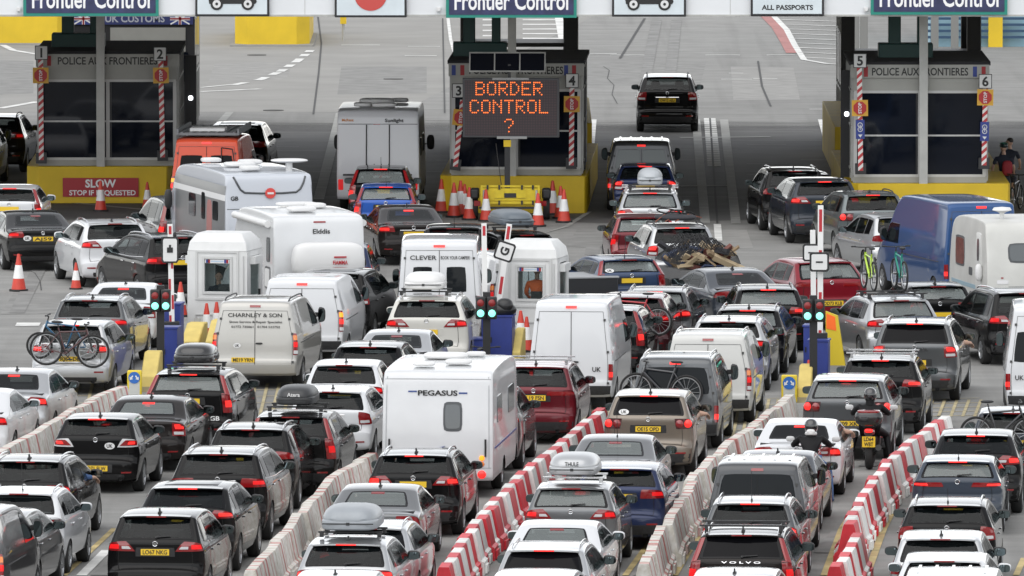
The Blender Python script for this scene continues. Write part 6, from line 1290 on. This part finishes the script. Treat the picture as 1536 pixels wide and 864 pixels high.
# officers in the kiosks (they stand on the kiosk floor behind the window)
def officer(K, x, top, label, dy=.55):
    k, (xm, zm, ww, wh, wz0, w, d) = K; M = Matrix.Translation(k.location) @ Matrix.Rotation(k.rotation_euler.z, 4, 'Z'); loc = M @ Vector((xm + x, dy, .06)); t = thing('person', label, 'person', loc, k.rotation_euler.z)
    v = lambda *q: Vector(q)
    J = [(v(0, 0, .95), (.15, .11)), (v(0, 0, 1.15), (.15, .11)), (v(0, 0, 1.36), (.18, .12)), (v(0, .0, 1.50), (.07, .07)), (v(-.20, 0, 1.42), (.07, .07)), (v(-.27, -.03, 1.17), (.052, .052)), (v(-.20, -.2, 1.02), (.04, .04)), (v(.20, 0, 1.42), (.07, .07)), (v(.27, -.03, 1.17), (.052, .052)), (v(.20, -.2, 1.02), (.04, .04))]
    skin_mesh('upper_body', J, [(0, 1), (1, 2), (2, 3), (2, 4), (4, 5), (5, 6), (2, 7), (7, 8), (8, 9)], top, t)
    J = [(v(0, 0, .97), (.15, .12)), (v(-.1, 0, .86), (.095, .1)), (v(-.1, -.01, .48), (.065, .07)), (v(-.1, .02, .08), (.045, .05)), (v(-.1, -.14, .04), (.045, .035)), (v(.1, 0, .86), (.095, .1)), (v(.1, -.01, .48), (.065, .07)), (v(.1, .02, .08), (.045, .05)), (v(.1, -.14, .04), (.045, .035))]
    skin_mesh('trousers', J, [(0, 1), (1, 2), (2, 3), (3, 4), (0, 5), (5, 6), (6, 7), (7, 8)], NAVYC, t); head(t, (0, -.02, 1.68), (.3, -1))
    for sg in (-1, 1): hand('hand', (sg*.19, -.21, 1.01), (-sg*.2, -1, -.1), (0, 0, 1), SKIN, t, sg)
    return t
o1 = officer(K1, -.10, NAVYC, 'officer in dark clothes sitting low behind the left kiosk window'); o1.location.z -= .30
o2 = officer(K2, .08, ORNG, 'officer in an orange high visibility vest behind the right kiosk window', .40); o2.rotation_euler.z += math.pi
m = MB(); [m.torus((0, 0, z), (0, 0, 1), .165, .022, 20, 5) for z in (1.12,)]; o = m.build('reflective_band', [CWH], o2); o.scale = (1.05, .8, 1)
# motorcycles and riders
def motorbike(loc, rz, label, txt=None, top=True, frame=BLK):
    t = thing('motorcycle', label, 'motorcycle', loc, rz, 'motorcycles'); W_ = .15
    for y, w_ in ((.32, .17), (1.72, .12)):
        m = MB(); m.lathe([(.20, -w_*.42), (.27, -w_*.5), (.315, -w_*.35), (.33, 0), (.315, w_*.35), (.27, w_*.5), (.20, w_*.42)], (0, y, .33), 28, axis='x'); wh_ = m.build('wheel', [TYRE], t); m = MB(); m.lathe([(.21, -.05), (.17, -.03), (0, -.04)], (0, y, .33), 20, axis='x'); m.lathe([(.21, .05), (.17, .03), (0, .04)], (0, y, .33), 20, axis='x'); m.build('rim', [RIMD], wh_)
    m = MB(); m.blob((0, .98, .55), (.42, .62, .48), 3, 10); m.tube([(0, 1.5, .98), (0, .95, .85), (0, .3, .82)], .05); [m.tube([(sg*.09, .9, .42), (sg*.10, .32, .33)], .035) for sg in (-1, 1)]; [m.tube([(sg*.09, 1.45, 1.0), (sg*.09, 1.72, .33)], .028) for sg in (-1, 1)]; m.build('frame', [mat('dark_metal', (.03, .03, .03), .4, .5)], t)
    m = MB(); m.blob((0, 1.12, .92), (.36, .52, .28), 2.6, 10); m.blob((0, .45, .78), (.24, .62, .16), 3, 10); m.blob((0, 1.62, .95), (.40, .35, .34), 2.6, 10); m.build('fairing', [mat('bike_red', (.25, .015, .015), .25, coat=1)], t)
    m = MB(); m.blob((0, .62, .88), (.30, .72, .11), 3, 10); m.build('seat', [BLK], t)
    m = MB(); m.tube([(-.40, 1.28, 1.08), (-.1, 1.42, 1.04), (.1, 1.42, 1.04), (.40, 1.28, 1.08)], .016); [m.cyl((sg*.28, 1.31, 1.07), (sg*.42, 1.27, 1.085), .022, n=8) for sg in (-1, 1)]; m.build('handlebar', [TRIM], t)
    for sg in (-1, 1):
        m = MB(); m.blob((sg*.46, 1.42, 1.20), (.17, .06, .11), 3, 8); m.cyl((sg*.34, 1.32, 1.07), (sg*.44, 1.42, 1.18), .01, n=5); m.build('mirror', [mat('pale_mirror_shell', (.5, .5, .5), .3)], t)
    m = MB(); m.cyl((.20, -.02, .48), (.18, .6, .36), .065, .05, 14); m.build('exhaust', [mat('dark_metal', (.03, .03, .03), .4, .5)], t)
    m = MB(); m.box((0, .02, .66), (.14, .05, .28)); m.build('mudguard', [TRIM], t)
    m = MB(); m.blob((0, -.04, .83), (.17, .08, .09), 3, 8); m.build('tail_light', [REDHOT], t)
    if txt: m = MB(); m.box((0, -.045, .60), (.27, .012, .22), 0); add_text(m, txt[0], (0, -.054, .655), .075, .20, 1, .03); add_text(m, txt[1], (0, -.054, .55), .075, .19, 1, .03); m.build('number_plate', [PLATE, INK], t)
    if top:
        m = MB(); m.blob((0, .0, 1.10), (.60, .46, .34), 3.4, 14, 0, lambda q: [q[0]*(1 - .12*abs(q[2])), q[1], q[2]]); m.build('top_box', [mat('black_gloss_box', (.014, .014, .015), .25, coat=.6)], t); m = MB(); m.blob((0, -.02, 1.23), (.48, .40, .07), 4, 10); m.build('top_box_reflector', [RED], t); m = MB(); m.box((0, .15, .92), (.2, .4, .04)); m.build('rack', [TRIM], t)
    return t
def rider(bike, label, jacket, legs, foot_down=1, collar=None):
    t = thing('person', label, 'person', bike.location, bike.rotation_euler.z); v = lambda *q: Vector(q)
    J = [(v(0, .52, .86), (.17, .14)), (v(0, .56, 1.02), (.165, .125)), (v(0, .66, 1.24), (.20, .13)), (v(0, .71, 1.36), (.07, .07))]
    E = [(0, 1), (1, 2), (2, 3)]
    for sg in (-1, 1):
        i = len(J); J += [(v(sg*.21, .70, 1.28), (.08, .08)), (v(sg*.37, .88, 1.12), (.062, .062)), (v(sg*.36, 1.20, 1.10), (.045, .045))]; E += [(2, i), (i, i + 1), (i + 1, i + 2)]
    skin_mesh('jacket', J, E, jacket, t)
    J = [(v(0, .52, .86), (.17, .14))]; E = []
    for sg in (-1, 1):
        i = len(J); ft = v(sg*.42, .55, .06) if True else None
        J += [(v(sg*.13, .58, .82), (.10, .10)), (v(sg*.33, .95, .66), (.078, .085)), (v(sg*.40, .72, .30), (.055, .06)), (ft, (.045, .05)), (ft + Vector((sg*.02, .16, -.015)), (.045, .035))]; E += [(0, i), (i, i + 1), (i + 1, i + 2), (i + 2, i + 3), (i + 3, i + 4)]
    skin_mesh('trousers', J, E, legs, t)
    for sg in (-1, 1): hand('glove', (sg*.36, 1.20, 1.12), (0, 1, -.1), (0, .2, 1), BLK, t, sg, 1.1)
    if collar: m = MB(); m.torus((0, .69, 1.37), (0, .15, 1), .085, .04, 20, 8); m.blob((0, .61, 1.41), (.17, .08, .12), 2.5, 8); m.build('collar', [collar], t)
    m = MB(); m.lathe([(.10, 1.30), (.085, 1.42), (.08, 1.46)], (0, .70, 0), 14); m.build('jacket_collar', [jacket], t)
    head(t, (0, .75, 1.50), (0, 1), 'full'); return t
b1 = motorbike(at(1303, 706), -R_(4), 'black and red motorcycle with a top box and the plate LD64 WBT beside the barrier', ('LD64', 'WBT')); rider(b1, 'motorcyclist in black with a gloss black helmet astride the bike with a top box', BLK, BLK)
b2 = motorbike(at(1213, 757), -R_(5), 'motorcycle hidden behind the dark saloon with only its handlebars showing', None, False); rider(b2, 'motorcyclist in a black leather jacket, blue jeans and a white scarf', BLK, JEAN, collar=WHITE)
# arms resting out of car windows
def arm(sub, lab, sleeve, x=.12, z=1.08):
    car_ = [o for o in bpy.data.objects if o.get('label', '').startswith(sub)][0]; _, sh, rk = ROOFREF[car_.name]; t = thing('person', lab, 'person', car_.location, car_.rotation_euler.z); L = sh.L; y = L - 2.05; X = float(sh.X(y, z)); v = lambda *q: Vector(q)
    skin_mesh('sleeve', [(v(X - .35, y - .15, z + .22), (.09, .09)), (v(X - .05, y - .10, z + .06), (.062, .062)), (v(X + .06, y - .02, z + .05), (.05, .05))], [(0, 1), (1, 2)], sleeve, t); skin_mesh('forearm', [(v(X + .05, y - .03, z + .05), (.042, .042)), (v(X + .09, y + .10, z + .04), (.034, .034)), (v(X + .10, y + .19, z + .02), (.028, .028))], [(0, 1), (1, 2)], SKIN, t); hand('hand', (X + .10, y + .19, z + .02), (.15, .8, -.45), (.3, 0, 1), SKIN, t, 1, 1.15)
arm('black sport utility at the left edge whose', 'driver in a blue sleeve resting an arm on the black car window at the left', JEAN); arm('white saloon with a bare arm', 'driver stretching a bare arm from the white saloon window beside the motorcycle', SKIN); arm('bronze sport utility', 'driver with a bare arm on the bronze sport utility window', SKIN); arm('grey sport utility with chrome letters', 'driver with an arm out of the grey sport utility with chrome letters', SKIN)
# cyclists at the right end of the right booth
def cyclist(loc, face, label, top, bag=None, hel='cycle', s_=1.0):
    t = thing('person', label, 'person', loc, 0); v = lambda *q: Vector(q)
    J = [(v(0, 0, .95), (.15, .11)), (v(0, 0, 1.15), (.15, .11)), (v(0, .02, 1.36), (.18, .12)), (v(0, .03, 1.50), (.06, .06)), (v(-.2, .02, 1.40), (.07, .07)), (v(-.27, .02, 1.20), (.055, .055)), (v(.2, .02, 1.40), (.07, .07)), (v(.27, .05, 1.20), (.055, .055))]
    skin_mesh('shirt', J, [(0, 1), (1, 2), (2, 3), (2, 4), (4, 5), (2, 6), (6, 7)], top, t)
    for sg in (-1, 1): skin_mesh('forearm', [(v(sg*.265, .03, 1.22), (.042, .042)), (v(sg*.30, .08, 1.10), (.04, .04)), (v(sg*.30, .22, .95), (.03, .03))], [(0, 1), (1, 2)], SKIN, t); hand('hand', (sg*.30, .22, .95), (0, .9, -.3), (0, .3, 1), SKIN, t, sg)
    J = [(v(0, 0, .96), (.15, .12)), (v(-.1, 0, .84), (.095, .1)), (v(-.11, .02, .52), (.075, .08)), (v(.1, 0, .84), (.095, .1)), (v(.11, .02, .52), (.075, .08))]; skin_mesh('shorts', J, [(0, 1), (1, 2), (0, 3), (3, 4)], NAVYC, t)
    for sg in (-1, 1): skin_mesh('leg', [(v(sg*.11, .02, .56), (.06, .062)), (v(sg*.11, -.01, .33), (.052, .056)), (v(sg*.11, 0, .09), (.034, .036)), (v(sg*.11, .14, .045), (.042, .035))], [(0, 1), (1, 2), (2, 3)], SKIN, t); m = MB(); m.blob((sg*.11, .07, .05), (.10, .28, .10), 2.6, 8); m.build('shoe', [TRIM], t)
    if bag: m = MB(); m.blob((.10, -.17, 1.12), (.30, .18, .42), 3, 10); m.build('backpack', [bag], t)
    head(t, (0, .05, 1.67), face, hel); return t
cyclist(at(1505, 312), (-.6, 1), 'cyclist in a navy top and shorts with a red bag and a green helmet', NAVYC, mat('red_bag', (.30, .02, .03), .7)); cyclist(at(1514, 303), (-1, .4), 'second cyclist in a dark cap behind the one with the red bag', NAVYC, None, None)
bicycle('black loaded bicycle held by the cyclists at the right edge', cm('black_frame', (.012, .012, .014)), Matrix.Translation(at(1524, 316)) @ Matrix.Rotation(R_(75), 4, 'Z'))
# ------------------------------------------------------------------ lane gates, lights, bins and wedges
BLUEC = mat('blue_cabinet', (.022, .04, .22), .4, noise=.1, nscale=4); BOOMW = mat('boom_white', (.72, .72, .71), .45); BOOMR = mat('boom_red', (.42, .02, .03), .5); SIGNB = mat('sign_black', (.012, .012, .013), .5)
def gate_boom(p0, p1, Y, label, reds, w=.12):
    a = at_y(*p0, Y); b = at_y(*p1, Y); l = (b - a).length; an = math.atan2(b.x - a.x, b.z - a.z); t = thing('lane_boom', label, 'barrier', a, 0, 'raised lane booms'); t.rotation_euler = (0, an, 0)
    m = MB(); m.box((0, 0, l/2), (w, .06, l)); m.build('arm', [BOOMW], t); m = MB()
    for f0, f1, sx in reds: m.box((sx*w*.25, -.003, l*(f0 + f1)/2), (w*.42 if sx else w*.55, .064, l*(f1 - f0)))
    m.build('red_mark', [BOOMR], t); m = MB(); m.box((0, .05, -.08), (.34, .26, .34)); bevel(m.build('pivot', [SIGNB], t), .02); return t
def lane_sign(px, py, Y, s_, txt, label, rot=0., tall=1.):
    c = at_y(px, py, Y); t = thing('lane_sign', label, 'sign', c, 0, 'signs on the lane booms'); t.rotation_euler = (0, R_(rot), 0); k = s_
    m = MB(); m.prism([(x*k/2, z*k/2*tall) for x, z in ((-.8, -1), (.8, -1), (1, -.8), (1, .8), (.8, 1), (-.8, 1), (-1, .8), (-1, -.8))], 0, .04); m.build('frame', [SIGNB], t); m = MB(); m.prism([(x*k*.40, z*k*(.5*tall - .10)) for x, z in ((-.85, -1), (.85, -1), (1, -.85), (1, .85), (.85, 1), (-.85, 1), (-1, .85), (-1, -.85))], -.012, .0); m.build('panel', [WHITE], t)
    m = MB()
    if txt == '-': m.box((0, -.018, 0), (k*.36, .01, k*.08))
    elif txt == 'G': add_text(m, 'G', (0, -.018, 0), k*.42, None, 0, .04, Matrix.Rotation(R_(-90), 3, 'Y'))
    else: m.box((0, -.018, 0), (k*.34, .01, k*.30)); m.box((-.0, -.018, k*.22), (k*.12, .01, k*.16))
    m.build('lettering', [SIGNB], t); return t
def traffic_light(px, py, ptop, heads, label):
    c = at(px, py); Y = c.y; t = thing('traffic_light', label, 'traffic light', c, 0, 'lane traffic lights'); zt = at_y(px, ptop, Y).z; m = MB(); m.box((0, 0, zt/2), (.17, .16, zt)); m.build('pole', [SIGNB], t)
    for hx, hy in heads:
        q = at_y(hx, hy, Y) - c; hd_ = MB(); hd_.box((q.x, -.16, q.z), (.225, .22, .50)); ho = hd_.build('signal_head', [SIGNB], t); bevel(ho, .03)
        for dz, mm, nm in ((.115, mat('dim_red_lamp', (.22, .015, .015), .3), 'red_lamp'), (-.115, mat('lit_green_lamp', (.22, 1, .72), .3, emit=.75), 'green_lamp')):
            m = MB(); m.lathe([(0, -.30), (.06, -.292), (.080, -.28), (.082, -.26)], (q.x, 0, q.z + dz), 20, 0, 'y'); m.build(nm, [mm], ho); m = MB(); m.torus((q.x, -.30, q.z + dz), (0, 1, 0), .092, .01, 14, 5, 0, -.2, math.pi + .2); m.build('hood', [SIGNB], ho)
    return t
def cabinet(px0, px1, py, ptop, label, d=.6, m_=None, dy=0, name='blue_cabinet'):
    P0, P1 = at(px0, py), at(px1, py); h = (py - ptop)/ppm(py); m = MB(); m.box((0, d/2, h/2), (P1.x - P0.x, d, h)); o = thing(name, label, 'cabinet', ((P0.x + P1.x)/2, P0.y + dy, 0), -R_(6), 'blue cabinets by the lane gates'); b = m.build('case', [m_ or BLUEC], o); bevel(b, .015); m = MB(); m.box((0, d/2, h + .02), (P1.x - P0.x + .04, d + .04, .04)); m.build('lid', [m_ or BLUEC], o); m = MB(); m.box((-.18*(P1.x - P0.x), -.012, h*.55), (.03, .02, .12)); m.build('handle', [SIGNB], o); return o
def wedge(px, py, w, d, h, a, label):
    t = thing('concrete_wedge', label, 'concrete block', at(px, py), -R_(a), 'yellow concrete wedges'); m = MB(); m.prism([(0, 0), (d, 0), (d, h), (d*.62, h), (0, h*.42)], -w/2, w/2, plane='yz'); o = m.build('block', [mat('pale_yellow_paint', (.60, .47, .15), .8, noise=.12, nscale=3)], t); bevel(o, .03); m = MB(); m.box((0, d/2 - .02, .06), (w + .04, d + .04, .12)); m.build('foot', [mat('stained_concrete', (.32, .27, .16), .9, noise=.3, nscale=4)], t); return t
def keep_left(px0, px1, py, ptop, label):
    P0, P1 = at(px0, py), at(px1, py); w = P1.x - P0.x; h = (py - ptop)/ppm(py); t = thing('keep_left_bollard', label, 'sign', (P0 + P1)/2, -R_(5), 'keep left bollards'); m = MB(); m.box((0, 0, h/2), (w, .12, h)); bevel(m.build('board', [mat('bollard_yellow', (.66, .50, .03), .45)], t), .03); m = MB(); m.box((0, -.062, h*.30), (w*.72, .008, h*.56)); m.build('grey_panel', [mat('bollard_grey', (.45, .46, .44), .5)], t)
    zc_ = h - w*.50; m = MB(); m.cyl((0, -.066, zc_), (0, -.08, zc_), w*.40, n=30); m.build('blue_disc', [mat('arrow_blue', (.02, .12, .42), .4)], t); m = MB()
    for sg in (-1, 1):
        M = Matrix.Rotation(sg*R_(-35), 3, 'Y'); q = Vector((sg*w*.19, -.084, zc_ - .0)); m.box(q + M @ Vector((0, 0, w*.07)), (w*.085, .006, w*.20), 0, M); tr = [q + M @ Vector(p) for p in ((-w*.14, 0, -w*.01), (w*.14, 0, -w*.01), (0, 0, -w*.20))]; m.add(tr, [(0, 1, 2)])
    m.build('white_arrow', [WHITE], t)
    return t
YA = at(250, 560).y; YB2 = at(745, 560).y; YC = at(1215, 588).y
gate_boom((258, 488), (255, 336), YA + 2, 'white boom with red marks raised beside the left kiosk', ((.02, .10, -1), (.16, .30, 1), (.34, .46, -1), (.56, .70, 1), (.66, .78, -1), (.80, .87, -1), (.90, .98, 0)))
lane_sign(255, 375, YA + 1.9, .40, 'P', 'tall lane sign with a black pictogram on the left boom', 0, 1.5)
gate_boom((728, 520), (726, 335), YB2 + 2, 'plain white boom raised left of the right kiosk', ((.90, .98, 0), (.08, .22, -1)), .12); gate_boom((742, 500), (764, 336), YB2 + 8, 'leaning boom with red marks before the right kiosk', ((.86, .98, 0), (.36, .52, 0), (.02, .08, 0)), .13)
lane_sign(757, 377, YB2 + 1.8, .44, 'G', 'tilted lane sign with a sideways G on the leaning boom', 18)
gate_boom((1230, 505), (1231, 308), YC + 2, 'tall boom with red marks in the right lane', ((.80, .97, 0), (.58, .66, 0), (.2, .34, 0), (.0, .05, 0)), .125); gate_boom((1221, 500), (1219, 345), YC + 8, 'shorter boom standing behind the tall boom in the right lane', ((.62, .72, 0), (.28, .36, 0)), .12)
lane_sign(1229, 393, YC + 1.8, .44, '-', 'front lane sign with a black dash on the tall right boom'); lane_sign(1217, 379, YC + 7.6, .40, '-', 'rear lane sign partly hidden behind the front dash sign')
traffic_light(241, 578, 428, ((233, 450), (249, 450)), 'traffic light with two green heads beside the left keep left sign'); traffic_light(730, 590, 438, ((721, 461), (738, 461)), 'traffic light with two green heads before the blue bins in the middle'); traffic_light(1220, 600, 443, ((1211, 465), (1229, 465)), 'traffic light with two green heads before the right booms')
cabinet(246, 271, 548, 457, 'tall blue cabinet behind the left traffic light'); cabinet(238, 266, 570, 493, 'lower blue cabinet before the tall one by the left traffic light'); cabinet(722, 768, 552, 475, 'big blue bin under a black bag in the middle lane', .7); cabinet(709, 725, 556, 510, 'small blue box left of the big blue bin'); cabinet(1212, 1242, 580, 512, 'blue cabinet with a small plate behind the right traffic light'); cabinet(1205, 1216, 566, 490, 'narrow blue cabinet with white stripes left of the right booms')
c = at(744, 552); m = MB(); m.blob((0, .3, 1.32), (.95, .6, .34), 2.6, 10); m.blob((.2, .2, 1.42), (.4, .4, .35), 2.4, 8); tag(m.build('rubbish_bag', [mat('black_bag', (.014, .014, .015), .35, bump=.6, nscale=6)], loc=c), 'black rubbish bag on the big blue bin', 'bag')
wedge(223, 588, .36, 1.2, .85, 5, 'pale yellow wedge beside the left keep left sign'); wedge(285, 528, .42, 1.3, .62, 8, 'yellow wedge in front of the left kiosk, left one'); wedge(317, 532, .28, 1.3, .75, 8, 'yellow wedge before the left kiosk behind its pair of cones'); wedge(774, 552, .2, 1.2, .85, 6, 'yellow wedge right of the big blue bin'); wedge(1206, 604, .30, 1.2, .78, 5, 'pale yellow wedge beside the right keep left sign')
keep_left(191, 213, 596, 555, 'yellow keep left bollard with two white arrows beside the left wedge'); keep_left(1172, 1196, 604, 562, 'yellow keep left bollard with two white arrows beside the right wedge')
t = thing('orange_board', 'orange and yellow board leaning behind the right traffic light', 'board', at(1246, 548), -R_(12)); m = MB(); m.prism([(-.12, 0), (.34, 0), (.16, 1.15), (-.12, 1.25)], 0, .06); m.build('board', [mat('bollard_yellow', (.66, .50, .03), .45)], t); m = MB(); m.prism([(-.10, .85), (.13, .8), (.10, 1.12), (-.10, 1.2)], -.01, .0); m.build('orange_panel', [ORNG], t)
# ------------------------------------------------------------------ rows of barrier blocks
def block_mesh(l, w=.54, h=.80):
    top = .18; b = MB(); prof = [(-w/2, 0), (-w/2, .24), (-w/2 + .06, .28), (-top/2 - .02, h - .05), (-top/2, h), (top/2, h), (top/2 + .02, h - .05), (w/2 - .06, .28), (w/2, .24), (w/2, 0)]
    n = len(prof); g_ = .012; vs_ = [(p[0], g_, p[1]) for p in prof] + [(p[0], l - g_, p[1]) for p in prof]; b.add(vs_, [(k, n + k, n + (k + 1) % n, (k + 1) % n) for k in range(n)] + [tuple(range(n)), tuple(range(n, 2*n))[::-1]])
    for sg in (-1, 1): b.box((sg*(w/2 + .01), l*.5, .10), (.06, l*.5, .16))
    return b
BR_ = mat('barrier_red', (.56, .022, .035), .5, rand=.22, noise=.22, nscale=3.5); BW_ = mat('barrier_white', (.72, .715, .69), .55, rand=.14, noise=.16, nscale=3.5)
def faded():
    m = bpy.data.materials.new('faded_red_white_concrete'); m.use_nodes = True; n = m.node_tree; b = n.nodes['Principled BSDF']; L = n.links.new; tc = n.nodes.new('ShaderNodeTexCoord'); oi = n.nodes.new('ShaderNodeObjectInfo'); sp = n.nodes.new('ShaderNodeSeparateXYZ'); L(tc.outputs['Object'], sp.inputs[0])
    w = n.nodes.new('ShaderNodeTexNoise'); w.noise_dimensions = '2D'; cb = n.nodes.new('ShaderNodeCombineXYZ'); ad = n.nodes.new('ShaderNodeMath'); ad.operation = 'MULTIPLY_ADD'; L(oi.outputs['Random'], ad.inputs[0]); ad.inputs[1].default_value = 40; L(sp.outputs['Y'], ad.inputs[2]); L(ad.outputs[0], cb.inputs[0]); L(cb.outputs[0], w.inputs['Vector']); w.inputs['Scale'].default_value = 2.6; w.inputs['Detail'].default_value = 3
    rp = n.nodes.new('ShaderNodeValToRGB'); rp.color_ramp.elements[0].position = .57; rp.color_ramp.elements[1].position = .61; rp.color_ramp.elements[0].color = (.66, .645, .61, 1); rp.color_ramp.elements[1].color = (.50, .20, .19, 1); L(w.outputs['Fac'], rp.inputs[0])
    d = n.nodes.new('ShaderNodeTexNoise'); d.inputs['Scale'].default_value = 6; d.inputs['Detail'].default_value = 8; L(tc.outputs['Object'], d.inputs['Vector']); r2 = n.nodes.new('ShaderNodeValToRGB'); r2.color_ramp.elements[0].position = .35; r2.color_ramp.elements[1].position = .62; r2.color_ramp.elements[0].color = (.72, .69, .63, 1); r2.color_ramp.elements[1].color = (1, 1, 1, 1); L(d.outputs['Fac'], r2.inputs[0])
    mx = n.nodes.new('ShaderNodeMix'); mx.data_type = 'RGBA'; mx.blend_type = 'MULTIPLY'; mx.inputs['Factor'].default_value = 1; L(rp.outputs[0], mx.inputs['A']); L(r2.outputs[0], mx.inputs['B']); L(mx.outputs['Result'], b.inputs['Base Color']); b.inputs['Roughness'].default_value = .8; return m
FAD = faded()
def barrier_row(pts, l, kind, label, group, jit=.045):
    P = [at(*p) for p in pts]; seg = []; s_ = 0; out = []
    for a, b in zip(P[:-1], P[1:]): seg.append((a, b, s_, s_ + (b - a).length)); s_ += (b - a).length
    pos = lambda t_: next(((a + (b - a)*((t_ - s0)/(s1 - s0))) for a, b, s0, s1 in seg if t_ <= s1 + 1e-6), P[-1])
    k = 0; t_ = 0; rj = random.Random(len(pts) + int(pts[0][0]))
    me = {}
    while t_ + l <= s_ + .02:
        a, b = pos(t_), pos(t_ + l); rz = -math.atan2(b.x - a.x, b.y - a.y) + rj.uniform(-.02, .02)*jit*30
        c = 'faded' if kind == 'faded' else ('red', 'white')[k % 2]
        if c not in me: me[c] = block_mesh(l).mesh('barrier_block', [{'faded': FAD, 'red': BR_, 'white': BW_}[c]], 30)
        o = link('barrier_block', me[c], None, a + Vector((rj.uniform(-jit, jit), 0, 0)), rz); tag(o, label.replace('COL', c), 'barrier', group.replace('COL', c)); out.append(o); k += 1; t_ += l
    return out
barrier_row([(666, 917), (688, 882), (716, 844), (753, 800), (803, 752), (859, 705), (910, 663)], 1.0, 'rw', 'COL block of the bright barrier row right of the white caravan lane', 'COL blocks of the middle bright barrier row')
barrier_row([(1254, 916), (1272, 886), (1288, 856)], 1.0, 'rw', 'COL block of the short bright row at the bottom right', 'COL blocks of the short right barrier row'); barrier_row([(1270, 850), (1286, 822), (1295, 800), (1310, 778), (1332, 751), (1353, 732), (1374, 712), (1425, 675)], 1.0, 'rw', 'COL block of the curved bright row left of the blue grey hatchback', 'COL blocks of the curved right barrier row')
barrier_row([(-50, 766), (26, 721), (89, 684), (120, 664), (167, 641), (207, 625)], 2.0, 'faded', 'faded block of the pale barrier ending at the left keep left bollard', 'faded blocks of the left row'); barrier_row([(375, 922), (410, 880), (435, 853), (455, 827), (484, 795), (495, 778), (525, 758), (572, 732)], 2.0, 'faded', 'faded block of the pale barrier left of the grey saloon and roof box', 'faded blocks of the second row'); barrier_row([(964, 912), (1005, 840), (1032, 787), (1086, 727), (1144, 684), (1188, 644)], 2.0, 'faded', 'faded block of the pale barrier ending at the right keep left bollard', 'faded blocks of the third row')
